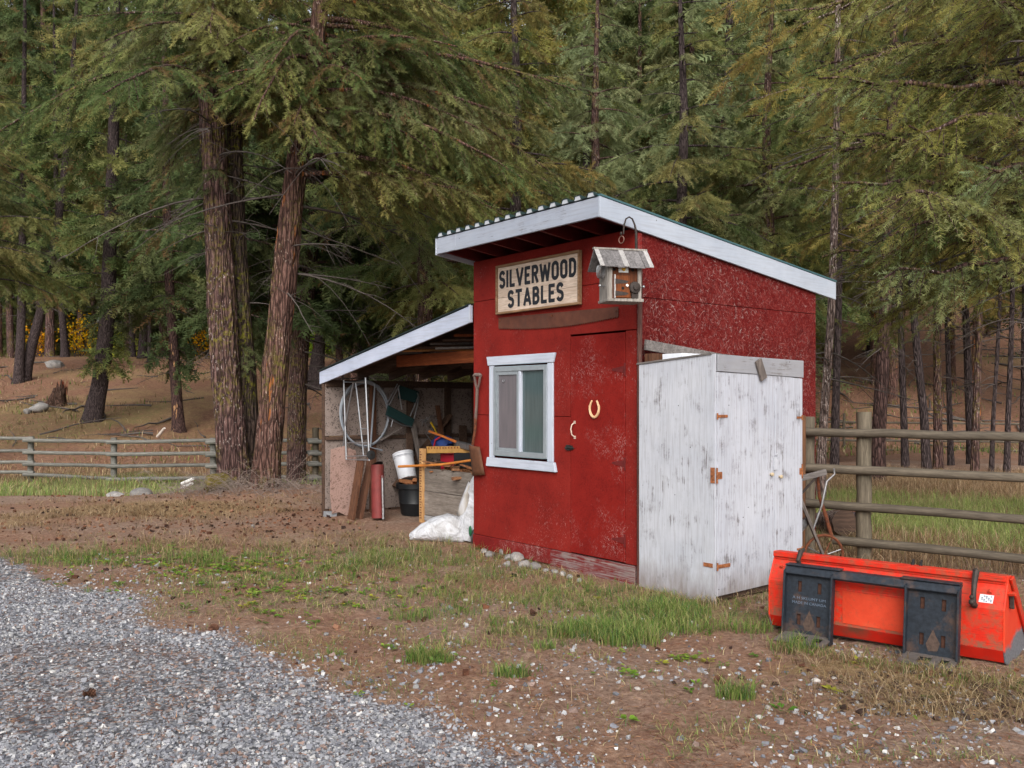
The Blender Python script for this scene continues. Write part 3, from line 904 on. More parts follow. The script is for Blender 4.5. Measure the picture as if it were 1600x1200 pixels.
for (lab, pth, dep, wpx, bark, ch, sd_) in RIGHT:
    rg = rng_(sd_)
    x0 = at(pth[0][0], 600, dep).x
    zb = gz(x0, dep) - 0.12
    loc_, xx = px_path(pth, dep, zb)
    loc_.append((loc_[-1][0] + 0.1, 0, loc_[-1][2] + 4.5))
    r0 = wpx / F_PX * dep / 2
    top = loc_[-1][2]
    rads = [r0 * (1.1 if i == 0 else 1) * (1 - 0.75 * max(0, p[2]) / top) for i, p in enumerate(loc_)]
    lim = ring_limbs(rg, ch, top, 34, 1.2, 2.6, rise=(0.0, 0.3), droop=(0.2, 0.5))
    dd = [(rg.uniform(1.8, ch + 1.5), rg.uniform(0, 6.28), rg.uniform(0.5, 1.5)) for _ in range(14)]
    cr = None
    if sd_ >= 36 and sd_ != 41:
        src = RIGHT_CROWN[sd_ % len(RIGHT_CROWN)]; cr = (src[0], rg.uniform(0, 6.28), top / src[1]); lim = []
    tr_ = build_tree('pine_tree', lab, 'tree', (xx, dep, zb), loc_, rads, bark, lim, rg, PAL_OLIVE if sd_ % 2 else PAL_FIR, crown=cr, spray=0.26, dens=0.68, templates=TEMPL, dead=dd,
               n=16, m=40, ridge=0.09, flare=0.25, wr=0.025, rust=0.12 if sd_ == 41 else 0.05, wood_lat=False, along=0.10)
    if cr is None and sd_ >= 32: RIGHT_CROWN.append(([c for c in tr_.children if c.name.startswith('crown')][0].data, top))

# overhanging tree whose trunk stands outside the frame on the right
rg = rng_(51)
xo, yo = 7.0, 10.8
zb = gz(xo, yo) - 0.1
lim = []
for (h, az, L, rise, droop) in [(5.35, 3.05, 3.6, 0.02, 0.10), (4.75, 3.2, 3.4, 0.06, 0.16), (4.2, 3.3, 3.8, -0.02, 0.06), (3.6, 3.0, 3.3, -0.12, -0.02), (3.3, 2.6, 3.6, -0.02, 0.12), (3.1, 3.35, 3.3, 0.0, 0.12),
                                (5.0, 2.6, 3.8, 0.1, 0.2), (4.5, 2.3, 3.4, 0.05, 0.15), (5.8, 3.3, 3.3, 0.05, 0.2), (6.2, 2.9, 3.5, 0.1, 0.25), (3.9, 2.75, 4.2, 0.0, 0.1), (6.6, 2.5, 3.4, 0.1, 0.2), (6.0, 3.6, 2.8, 0.1, 0.2), (4.1, 3.55, 2.9, 0.0, 0.1)]:
    lim.append((h, az, L, rise, droop))
lim += ring_limbs(rg, 3.4, 7.0, 7, 3.0, 4.2, az=(2.95, 0.55), rise=(-0.1, 0.15), droop=(0.0, 0.2), taper=False)
lim += ring_limbs(rg, 5.0, 11, 18, 1.5, 2.8, rise=(0.05, 0.3))
build_tree('pine_tree', 'near pine whose olive green branches hang in from the right edge of the photo', 'tree', (xo, yo, zb),
           [(0, 0, 0), (0.05, 0, 4), (0.0, 0, 8), (0, 0, 12)], [0.24, 0.19, 0.13, 0.03], BARK_FIR, lim, rg, PAL_OLIVE[:4] + PAL_FIR[1:] + PAL_PALE[:2], spray=0.17, dens=1.0, templates=TEMPL_UP,
           n=28, m=50, wr=0.042, hang=0.8, rust=0.06, roll=1.3, lat_k=0.40, start=0.2, wob=.34, dead=[(rg.uniform(3.0, 6.5), math.pi + rg.normal(0, .5), rg.uniform(1.5, 3.2)) for _ in range(12)])

# firs right behind the shed that fill the upper middle : each built for its place
WALL = [
 ('tall fir with long drooping boughs behind the left end of the shed roof', 655, 20.5, 4.2, 12.5, PAL_FIR, 61),
 ('bushy olive fir directly behind the shed sign', 800, 22.0, 2.0, 13, PAL_FIR + PAL_OLIVE, 62),
 ('pale green fir above the peak of the shed roof', 935, 24.5, 1.2, 13.5, PAL_PALE, 63),
 ('dense fir above the middle of the sloping white roof edge', 1060, 23.0, 1.6, 13, PAL_FIR + PAL_PALE, 64),
 ('fir with bare grey trunk showing above the low roof end', 1210, 23.5, 3.9, 13, PAL_FIR, 65),
 ('dark fir between the leaning fir and the shelter roof', 570, 27.0, 6.0, 14.5, PAL_DARK, 66),
 ('dark fir standing hidden right behind the thickest trunk', 345, 31.0, 6.8, 15, PAL_DARK, 67),
 ('ragged fir whose boughs hang in from the left edge beyond the fence', -45, 30.0, 6.0, 15, PAL_FIR, 68),
]
for (lab, px, dep, ch, top, pal, sd_) in WALL:
    rg = rng_(sd_)
    x0 = at(px, 600, dep).x; zb = gz(x0, dep) - 0.12
    path = [(0, 0, 0), (rg.normal(0, 0.1), 0, 4), (rg.normal(0, 0.15), 0, 9), (0, 0, top)]
    lim = ring_limbs(rg, ch, top, int((top - ch) * 6), 2.2, 3.8, rise=(-0.05, 0.2), droop=(0.15, 0.5))
    dd = [(rg.uniform(1.5, ch + 2), rg.uniform(0, 6.28), rg.uniform(0.6, 2.2)) for _ in range(16)]
    build_tree('fir_tree', lab, 'tree', (x0, dep, zb), path, [0.2, 0.17, 0.11, 0.03], BARK_FIR if sd_ % 2 else BARK_GREY, lim, rg, pal, spray=0.28, dens=0.68, templates=TEMPL, dead=dd,
               n=16, m=36, wr=0.03, wood_lat=False, along=0.095, rust=0.04)

# ------------------------------------------------------------------ the forest behind, by copies of four firs
PROTO = []
for k, (ch, top, l0, l1, pal) in enumerate([(1.2, 15, 1.8, 3.2, PAL_FIR), (4.2, 18, 1.6, 2.8, PAL_FIR + PAL_DARK), (0.8, 13, 1.4, 2.6, PAL_PALE), (5.5, 19, 1.8, 3.2, PAL_FIR + PAL_OLIVE)]):
    rg = rng_(80 + k)
    lim = ring_limbs(rg, ch, top, 95, l0 * 1.25, l1 * 1.25, rise=(-0.05, 0.2), droop=(0.2, 0.55))
    dd = [(rg.uniform(1.0, ch + 2), rg.uniform(0, 6.28), rg.uniform(0.6, 2.0)) for _ in range(12)]
    PROTO.append(build_tree('fir_tree', 'x', 'tree', (0, 0, 0), [(0, 0, -0.3), (0.1, 0, 5), (-0.1, 0, 10), (0, 0, top)], [0.19, 0.16, 0.11, 0.03], [BARK_GREY, BARK_FIR, BARK_GREY, BARK_RED][k], lim, rg, pal,
                 spray=0.42, dens=0.75, templates=TEMPL_FAR, dead=dd, n=10, m=20, wr=0.03, wood_lat=False, along=0.16))
rg = rng_(99)
LABF = {'r': 'fir in the forest climbing the hill behind the paddock and shed roof', 'm': 'fir in the dark forest seen above the roof ridge of the red shed', 'l': 'far fir on or beyond the crest of the left slope'}
spots = []
for dep, n, lo, hi in [(29, 9, 620, 1700), (34, 10, 560, 1720), (40, 13, -80, 1720), (47, 14, -80, 1720), (55, 15, -60, 1700), (64, 18, -60, 1700), (76, 20, -60, 1680), (92, 24, -60, 1680), (112, 24, -60, 1680), (84, 9, -60, 560), (100, 11, -60, 560), (70, 8, -40, 330), (78, 5, 850, 960)]:
    for i in range(n):
        px = lo + (hi - lo) * (i + rg.uniform(0.15, 0.85)) / n
        d = dep * rg.uniform(0.94, 1.06)
        if px < 540 and d < 62: 
            continue
        if 1285 < px and d < 36: continue
        spots.append((px, d))
used = [False] * 4
for (px, d) in spots:
    k = int(rg.integers(4))
    if px > 1285 and d < 80: k = 1 if (d > 60 and rg.random() < 0.5) else 3
    if px < 560 and d < 80: k = 1 if rg.random() < 0.5 else 3
    x0 = at(px, 600, d).x
    zone = 'l' if px < 560 else ('m' if px < 1285 else 'r')
    o = PROTO[k] if not used[k] else copy_thing(PROTO[k])
    used[k] = True
    o['label'] = LABF[zone]; o['group'] = {'l': 'firs beyond the left slope', 'm': 'firs behind the shed roof', 'r': 'firs on the right hill'}[zone]
    o.location = (x0, d, gz(x0, d)); o.rotation_euler = (rg.normal(0, 0.02), rg.normal(0, 0.02), rg.uniform(0, 6.28))
    s = rg.uniform(0.85, 1.2) * (1.0 if d < 50 else 1.25); o.scale = (s * rg.uniform(0.9, 1.15), s * rg.uniform(0.9, 1.15), s * (1.0 if d < 50 else 1.4))

for i in range(26):
    px = -40 + 620 * (i + rg.uniform(.1, .9)) / 26; d = rg.uniform(70, 104)
    x0 = at(px, 600, d).x; o = copy_thing(PROTO[2 if i % 2 else 0], 'small young fir among the trees beyond the left crest', 'young firs beyond the left crest')
    o.location = (x0, d, gz(x0, d) - .3); s = rg.uniform(.32, .6); o.scale = (s * 1.3, s * 1.3, s); o.rotation_euler = (0, 0, rg.uniform(0, 6.28))
# yellow autumn bushes in the gap on the left and a lime green one
def leaf_bush(label, px, py, dep, rx, rz, pal, n, leaf, seed, cat='bush', name='autumn_bush'):
    rg = rng_(seed)
    x0 = at(px, 600, dep).x; z0 = gz(x0, dep)
    root = thing(name, label, cat, (x0, dep, z0))
    w = Soup(); tips = []
    for k in range(16):
        a = rg.uniform(0, 6.28); L = rg.uniform(0.5, 1.0) * rz
        base = np.array([rg.normal(0, rx * 0.3), rg.normal(0, rx * 0.2), 0])
        c = limb_curve(rg, base, a, L * 0.5 * rx / rz, rz * 1.6 / rx, 0.1, 6, 0.2)
        v, f = tube_np(c, np.linspace(0.02, 0.005, 6), 4); w.add(v, f); tips.append(c[3:])
    link('stem', w.mesh('stem', True), root, BARK_GREY)
    tips = np.concatenate(tips)
    p = tips[rg.integers(len(tips), size=n)] + rg.normal(0, 1, (n, 3)) * np.array([rx * 0.3, rx * 0.3, rz * 0.16])
    p[:, 2] = np.abs(p[:, 2])
    c = np.array(pal)[rg.integers(len(pal), size=n)] * rg.uniform(0.7, 1.25, (n, 1))
    tv = np.array([(0, 0, 0), (0.5, 0.35, 0.05), (1, 0, 0), (0.5, -0.35, 0.05)]); tt = np.array([(0, 1, 2), (0, 2, 3)])
    v, tr, c = place_sprays(rg, p, rg.normal(0, 1, (n, 3)), np.full(n, leaf) * rg.uniform(0.7, 1.3, n), c, [(tv, tt)], 1.5)
    o = link('leaves', raw_mesh('leaves', v, tr, c), root, M_LEAFY); o['kind'] = 'stuff'
    return root
M_LEAFY = m_leaf('leafy', 0.4, 0.5)
YEL = [L3(214, 158, 20), L3(226, 176, 34), L3(190, 140, 24), L3(168, 150, 40)]
GRN = [L3(128, 160, 40), L3(110, 140, 36), L3(150, 176, 60)]
leaf_bush('bright yellow autumn bush behind the slanting trunk at the left edge', 62, 0, 66, 1.2, 3.0, YEL, 420, 0.2, 201)
leaf_bush('bright yellow autumn bush behind the grey slope boulder', 118, 0, 68, 1.2, 3.6, YEL, 480, 0.2, 202)
leaf_bush('yellow green autumn bush on the crest left of the thick fir trunks', 312, 0, 60, 1.1, 3.2, YEL[2:] + YEL[:1], 500, 0.18, 203)
leaf_bush('lime green leafy bush glowing behind the blackened stub trunk', 490, 0, 62, 1.3, 3.2, GRN, 1200, 0.24, 204, name='leafy_bush')
leaf_bush('pale yellow green bush on the crest behind the black trunk pair', 190, 0, 66, 1.3, 2.4, [L3(170, 170, 60), L3(150, 150, 70)], 700, 0.24, 205)
print('crown tris', sum(TRI_COUNT.values()), {k: v for k, v in TRI_COUNT.items()})
# ------------------------------------------------------------------ building materials
M_RED = m_red('red_board', 'XZ', 0.0, 0.70)
M_REDDOOR = m_red('red_door_board', 'XZ', 0.2, 0.66, base=(122, 26, 21), dark=(100, 18, 16))
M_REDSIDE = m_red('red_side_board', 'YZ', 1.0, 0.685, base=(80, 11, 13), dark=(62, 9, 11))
M_REDWOOD = m_plain('red_rafter', lin(96, 20, 18), 0.7, var=0.3)
M_WHITE = m_whitewear('white_trim', 'X', 0.2, base=(188, 194, 206), under=(150, 146, 142))
M_WHITEV = m_whitewear('white_trim_upright', 'Z', 0.1, base=(188, 194, 206), under=(150, 146, 142))
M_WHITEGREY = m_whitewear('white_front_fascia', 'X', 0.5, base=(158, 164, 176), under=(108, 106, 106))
M_RAKE = m_whitewear('white_rake', 'Y', 0.0, base=(172, 179, 190), under=(150, 148, 146))
M_RAKEX = m_whitewear('white_shelter_rake', 'X', 0.2, base=(182, 189, 206), under=(140, 140, 146))
M_CABW = m_whitewear('worn_white_plywood', 'Z', 0.66, base=(186, 188, 195), under=(104, 97, 96), splash=True)
M_CABD = m_whitewear('worn_white_door', 'Z', 0.82, base=(182, 184, 192), under=(98, 90, 88), splash=True)
M_ROOF = m_plain('green_roof_metal', lin(30, 52, 50), 0.35, 0.3, 0.15, 5, spec=0.6)
M_GREYWOOD = m_wood('grey_board', lin(92, 86, 84), lin(140, 134, 130), 'X')
M_GREYWOODZ = m_wood('grey_board_upright', lin(86, 78, 74), lin(128, 118, 112), 'Z')
M_BROWNWOODZ = m_wood('brown_board_upright', lin(74, 48, 34), lin(122, 82, 60), 'Z')
M_DARKWOOD = m_wood('dark_old_wood', lin(62, 46, 38), lin(100, 78, 64), 'X')
M_ORANGEWOOD = m_wood('orange_beam', lin(112, 56, 30), lin(156, 84, 46), 'X')
M_PALEWOOD = m_wood('pale_wood', lin(178, 132, 84), lin(206, 164, 112), 'Z')
M_PALEWOODX = m_wood('pale_wood_long', lin(176, 126, 76), lin(204, 156, 100), 'X')
M_RUST = m_plain('rust', lin(112, 62, 38), 0.85, 0.2, 0.5, 40, lin(60, 38, 30))
M_RUSTO = m_plain('orange_rust', lin(150, 92, 56), 0.85, 0.1, 0.5, 60, lin(96, 56, 36))
M_STEEL = m_plain('dull_steel', lin(140, 140, 142), 0.45, 0.8, 0.25, 30, lin(96, 84, 76))
M_CHROME = m_plain('bright_tube', lin(170, 172, 176), 0.28, 0.85, 0.1, 20)
M_BLACK = m_plain('black_plastic', lin(22, 25, 28), 0.45, 0, 0.2, 20)
M_RUBBER = m_plain('black_rubber', lin(26, 26, 27), 0.8, 0, 0.2, 30)

# ------------------------------------------------------------------ the red shed
RZ = math.atan2(-0.794, 0.607)
C0 = Vector((-0.404, 9.67, 0.0))
SW, SD_ = 2.40, 2.55                     # width of the front, depth of the side wall
U = Vector((math.cos(RZ), math.sin(RZ), 0)); V = Vector((-U.y, U.x, 0))
def shed_pt(x, y, z): return C0 + U * x + V * y + Vector((0, 0, z))
def to_shed(p):
    d = Vector(p) - C0
    return Vector((d.dot(U), d.dot(V), p[2]))

shed = thing('shed', 'small red shed with a slanting roof, white trim and a white framed window', 'shed', C0, RZ)
RS = (3.215 - 2.78) / 3.25               # roof fall per metre
def roof_z(y): return 3.215 - (y + 0.42) * RS
T = 0.016
def front(poly, name='wall_panel', y0=0.0, th=T, mat=None):
    m = MB(); m.prism([(x, y0, z) for x, z in poly], (0, th, 0))
    return m.build(name, mat or M_RED, shed, bevel=0.0015)
g = 0.0025
wx0, wx1, wz0, wz1 = 0.36, 1.26, 0.985, 1.93      # window hole
dx0, dx1, dz0, dz1 = 1.555, 2.262, 0.165, 2.157     # door
# front : three rows of board, notched round the window and the door
front([(0, .165), (dx0 - .008, .165), (dx0 - .008, 1.415 - g), (wx1, 1.415 - g), (wx1, wz0), (wx0, wz0), (wx0, 1.415 - g), (0, 1.415 - g)])
front([(0, 1.415 + g), (wx0, 1.415 + g), (wx0, wz1), (wx1, wz1), (wx1, 1.415 + g), (dx0 - .008, 1.415 + g), (dx0 - .008, dz1 + .010), (SW, dz1 + .010), (SW, 2.60 - g), (0, 2.60 - g)])
front([(0, 2.60 + g), (SW, 2.60 + g), (SW, 3.02), (0, 3.02)])
front([(dx1 + .006, .165), (SW, .165), (SW, dz1 + .002), (dx1 + .006, dz1 + .002)])
m = MB(); m.box(0.0, 1.28, -0.012, 0.02, 0.02, 0.160); k1 = m.build('kick_board', m_red('red_kick_board', 'XZ', 0.0, 0.64, base=(112, 28, 27), dark=(88, 22, 22)), shed, bevel=0.003)
m = MB(); m.box(1.285, 2.40, -0.022, 0.02, -0.02, 0.158, jit=0.004); m.build('kick_board', m_whitewear('kick_right', 'X', 1.55, base=(112, 40, 38), under=(150, 134, 130)), shed, bevel=0.003)['label'] = 'peeling grey board below the door'
# side wall (faces right), back and left walls
def side(poly, name, x, th, mat):
    m = MB(); m.prism([(x, y, z) for y, z in poly], (th, 0, 0)); return m.build(name, mat, shed, bevel=0.0015)
ys_ = SD_ / 2 + .02
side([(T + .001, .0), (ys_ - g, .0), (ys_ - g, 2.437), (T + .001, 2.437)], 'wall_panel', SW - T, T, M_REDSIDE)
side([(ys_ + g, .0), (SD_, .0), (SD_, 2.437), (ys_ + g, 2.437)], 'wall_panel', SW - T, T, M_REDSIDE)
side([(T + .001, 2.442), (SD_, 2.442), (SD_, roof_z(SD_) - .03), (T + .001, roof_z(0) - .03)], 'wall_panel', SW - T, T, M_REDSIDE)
side([(T + .001, .0), (SD_, .0), (SD_, roof_z(SD_) - .03), (T + .001, roof_z(0) - .03)], 'wall_panel', 0, T, M_RED)
m = MB(); m.box(T + .001, SW - T - .001, SD_ - T, SD_ - .001, 0, roof_z(SD_) - .035); m.build('wall_panel', M_RED, shed)
m = MB(); m.box(SW - 0.002, SW + 0.016, 0.004, 0.05, 0.02, 2.98); m.build('corner_board', m_red('red_corner', 'YZ', 1.0, 0.62, base=(110, 26, 26)), shed, bevel=0.003)
# roof sheet : trapezoid ribs running down the slope
x0r, x1r = -0.012, SW + 0.012
prof = []
pit = (x1r - x0r) / 15.0
for k in range(15):
    a = x0r + k * pit
    prof += [(a, 0), (a + pit * .22, 0), (a + pit * .32, .036), (a + pit * .70, .036), (a + pit * .80, 0)]
prof.append((x1r, 0))
m = MB()
vs = []; fs = []
nP = len(prof)
for (y, dz) in ((-0.468, 0), (SD_ + .31, 0)):
    for th in (0.0, 0.0035):
        for (x, h) in prof: vs.append((x, y, roof_z(y) + .012 + h + th))
for i in range(nP - 1):
    fs += [(nP + i, nP + i + 1, 3 * nP + i + 1, 3 * nP + i), (i, 2 * nP + i, 2 * nP + i + 1, i + 1), (i, i + 1, nP + i + 1, nP + i), (2 * nP + i, 3 * nP + i, 3 * nP + i + 1, 2 * nP + i + 1)]
m.add(vs, fs); m.build('roof_sheet', M_ROOF, shed)
m = MB()
m.prism([(x0r, -.40, roof_z(-.40) - .008), (x0r, SD_ + .27, roof_z(SD_ + .27) - .008), (x0r, SD_ + .27, roof_z(SD_ + .27) + .008), (x0r, -.40, roof_z(-.40) + .008)], (x1r - x0r - .0, 0, 0)).build('roof_deck', M_REDWOOD, shed)
m.__init__()
m.prism([(x1r + .031, -.452, roof_z(-.452) + .008), (x1r + .031, SD_ + .305, roof_z(SD_ + .305) + .008), (x1r + .031, SD_ + .305, roof_z(SD_ + .305) + .024), (x1r + .031, -.452, roof_z(-.452) + .024)], (-.06, 0, 0)).build('roof_flashing', m_plain('teal_flashing', lin(70, 104, 108), 0.35, 0.3, 0.1), shed)
m = MB(); zc = roof_z(-.462) + .0125
for k in range(15):
    a = x0r + k * pit
    m.prism([(a + pit * .25, -.462, zc), (a + pit * .335, -.462, zc + .033), (a + pit * .685, -.462, zc + .033), (a + pit * .77, -.462, zc)], (0, .02, 0))
cl = m.build('rib_closure', m_plain('pale_foam', lin(176, 180, 186), .8, 0, .1), shed); cl['kind'] = 'stuff'
# fascia boards
m = MB(); zt = roof_z(-.45)
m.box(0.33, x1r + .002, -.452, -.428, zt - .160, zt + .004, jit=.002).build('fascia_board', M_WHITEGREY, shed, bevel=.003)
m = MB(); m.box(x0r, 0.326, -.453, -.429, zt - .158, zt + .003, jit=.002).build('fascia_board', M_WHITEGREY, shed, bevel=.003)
def rake(xa, th, name, mat, ya=-.455, yb=SD_ + .30, hh=.165):
    m = MB(); m.prism([(xa, ya, roof_z(ya) - hh), (xa, yb, roof_z(yb) - hh - .01), (xa, yb, roof_z(yb) + .005), (xa, ya, roof_z(ya) + .005)], (th, 0, 0))
    return m.build(name, mat, shed, bevel=.003)
rake(x1r + .003, .022, 'fascia_board', M_RAKE)
rake(x0r - .025, .022, 'fascia_board', M_RAKE)
m = MB(); m.prism([(x1r - .045, -.42, roof_z(-.42) - .150), (x1r - .045, -.002, roof_z(-.002) - .150), (x1r - .045, -.002, roof_z(-.002) - .012), (x1r - .045, -.42, roof_z(-.42) - .012)], (.040, 0, 0)).build('rafter', M_REDWOOD, shed)
for k in range(7):
    xr = 0.0 + k * 0.383
    m = MB(); m.prism([(xr, -.425, roof_z(-.425) - .125), (xr, SD_ + .2, roof_z(SD_ + .2) - .125), (xr, SD_ + .2, roof_z(SD_ + .2) - .010), (xr, -.425, roof_z(-.425) - .010)], (.038, 0, 0)).build('rafter', M_REDWOOD, shed)

# door with its hinges, pull, latch
m = MB(); m.box(dx0 + .001, dx1 - .001, -.002, .016, dz0 + .006, dz1 - .008)
door = m.build('door', M_REDDOOR, shed, bevel=.003)
for z in (1.83, 1.02, .36):
    m = MB(); m.box(dx1 - .008, dx1 + .010, -.010, -.001, z - .055, z + .055); m.prism([(dx1 - .010, -.006, z - .03), (dx1 - .16, -.006, z - .008), (dx1 - .16, -.006, z + .008), (dx1 - .010, -.006, z + .03)], (0, .004, 0))
    m.build('hinge', M_REDWOOD, door, bevel=.001)
m = MB()
m.tube([(dx0 + .055, -.006, 1.360), (dx0 + .047, -.030, 1.340), (dx0 + .043, -.038, 1.30), (dx0 + .048, -.030, 1.252), (dx0 + .058, -.006, 1.230)], .0065, 8)
m.box(dx0 + .045, dx0 + .069, -.006, -.001, 1.350, 1.378); m.box(dx0 + .045, dx0 + .071, -.006, -.001, 1.212, 1.240)
m.build('handle', m_plain('worn_cream_metal', lin(196, 176, 160), .5, .2, .3), door, smooth=True)
m = MB(); m.box(dx0 - .055, dx0 - .004, -.014, -.001, 1.105, 1.155); m.box(dx0 + .006, dx0 + .03, -.014, -.002, 1.110, 1.15); m.tube([(dx0 - .06, -.018, 1.13), (dx0 + .06, -.018, 1.128)], .007, 8); m.tube([(dx0 - .03, -.018, 1.13), (dx0 - .03, -.045, 1.12)], .006, 6)
m.build('latch', m_plain('dark_iron', lin(58, 60, 58), .5, .6, .3), door)

# window
M_GLASS = NT('window_glass')
gn_ = M_GLASS.noise(3, 3, .5, vec=M_GLASS.mapping((14, 1, 1)))
M_GLASS = M_GLASS.done(M_GLASS.ramp(gn_, [(.2, lin(60, 76, 78)), (.8, lin(76, 92, 94))]), .06, 0, .9)
M_SCREEN = NT('window_screen')
sn = M_SCREEN.noise(2.5, 3, .5, vec=M_SCREEN.mapping((10, 1, 1)))
M_SCREEN = M_SCREEN.done(M_SCREEN.ramp(sn, [(.3, lin(92, 88, 93)), (.7, lin(106, 100, 104))]), .25, 0, .6)
M_ALU = m_plain('grey_window_frame', lin(150, 158, 164), .4, .3, .15)
win = MB()
fx0, fx1, fz0, fz1 = .385, 1.235, 1.01, 1.905
win.box(fx0, fx0 + .045, -.028, .03, fz0, fz1); win.box(fx1 - .045, fx1, -.028, .03, fz0, fz1)
win.box(fx0 + .045, fx1 - .045, -.028, .03, fz1 - .05, fz1); win.box(fx0 + .045, fx1 - .045, -.028, .03, fz0, fz0 + .05)
window = win.build('window', M_ALU, shed, bevel=.003)
def wpart(n, b, mat, bv=.002):
    m = MB()
    for q in b: m.box(*q)
    return m.build(n, mat, window, bevel=bv)
xm = .80
wpart('sash', [(fx0 + .046, fx0 + .070, -.020, .004, fz0 + .051, fz1 - .051), (xm - .034, xm - .001, -.020, .004, fz0 + .051, fz1 - .051), (fx0 + .070, xm - .034, -.020, .004, fz1 - .085, fz1 - .051), (fx0 + .070, xm - .034, -.020, .004, fz0 + .051, fz0 + .078)], M_ALU)
wpart('mullion', [(xm, xm + .030, -.024, .012, fz0 + .05, fz1 - .05)], M_WHITEV)
wpart('pane', [(fx0 + .071, xm - .035, -.008, -.004, fz0 + .079, fz1 - .086)], M_SCREEN, 0)
wpart('pane', [(xm + .031, fx1 - .046, .004, .008, fz0 + .051, fz1 - .051)], M_GLASS, 0)
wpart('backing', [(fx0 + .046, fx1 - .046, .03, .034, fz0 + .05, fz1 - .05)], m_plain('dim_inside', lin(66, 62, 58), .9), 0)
m = MB(); m.tube([(.555 + .013 * math.cos(a), -.024, 1.765 + .017 * math.sin(a)) for a in [R(v) for v in range(150, 391, 30)]], .003, 6); m.build('catch', M_CHROME, window)
wpart('casing', [(.305, fx0 - .002, -.020, -.0005, .985, 1.918)], M_WHITEV, .003); wpart('casing', [(fx1 + .002, 1.318, -.020, -.0005, .985, 1.918)], M_WHITEV, .003)
m = MB(); m.prism([(.285, -.026, 1.921), (1.325, -.026, 1.921), (1.355, -.026, 2.012), (.262, -.026, 2.012)], (0, .0255, 0)); m.build('head_casing', M_WHITE, window, bevel=.004)
m = MB(); m.prism([(.262, -.034, .893), (1.372, -.034, .893), (1.345, -.034, .983), (.280, -.034, .983)], (0, .0335, 0)); m.build('sill', M_WHITE, window, bevel=.004)

# ------------------------------------------------------------------ sign
def text_mesh(body, size, offset=0.0, ext=0.0015, sx=1.0, space=1.0):
    cu = bpy.data.curves.new('lettering', 'FONT'); cu.body = body; cu.size = size; cu.offset = offset; cu.extrude = ext
    cu.align_x = 'CENTER'; cu.align_y = 'CENTER'; cu.space_character = space; cu.resolution_u = 3
    o = bpy.data.objects.new('tmp', cu); COL.objects.link(o)
    dg = bpy.context.evaluated_depsgraph_get(); dg.update()
    me = bpy.data.meshes.new_from_object(o.evaluated_get(dg))
    bpy.data.objects.remove(o); bpy.data.curves.remove(cu)
    for v in me.vertices: v.co.x *= sx
    return me
def lettering(body, size, parent, mat, loc, sx=1.0, offset=0.0, width=None, ext=.0012, tilt=0.0, rx=90):
    me = text_mesh(body, size, offset, ext, sx)
    if width:
        xs_ = [v.co.x for v in me.vertices]; k = width / (max(xs_) - min(xs_))
        for v in me.vertices: v.co.x *= k
    o = link('lettering', me, parent, mat)
    o.location = loc; o.rotation_euler = (R(rx), 0, 0)
    if tilt: o.rotation_euler = (R(rx), R(tilt), 0)
    return o
sign = thing('sign', 'wooden board sign reading SILVERWOOD STABLES in black letters on the red shed', 'sign', shed_pt(1.095, -.03, 2.675), RZ)
M_SIGNW = m_wood('sign_board', lin(190, 168, 150), lin(222, 204, 188), 'X', rand=.12)
M_SIGNF = m_wood('sign_frame', lin(118, 90, 66), lin(160, 128, 98), 'X', rand=.2)
hw, hh = .632, .245
for (za, zb_) in ((-hh + .02, -.082), (-.079, .10), (.103, hh - .02)):
    m = MB(); m.box(-hw + .016, hw - .016, -.008, .012, za, zb_, jit=.001).build('plank', M_SIGNW, sign, bevel=.002)
for b in ((-hw, hw, hh - .022, hh), (-hw, hw, -hh, -hh + .022)):
    m = MB(); m.box(b[0], b[1], -.026, .014, b[2], b[3], jit=.001).build('frame', M_SIGNF, sign, bevel=.002)
for a in (-hw, hw - .02):
    m = MB(); m.box(a, a + .02, -.0265, .0145, -hh + .0225, hh - .0225, jit=.001).build('frame', M_SIGNF, sign, bevel=.002)
M_LETTER = m_plain('black_letters', lin(26, 30, 38), .7, 0, .3, 40)
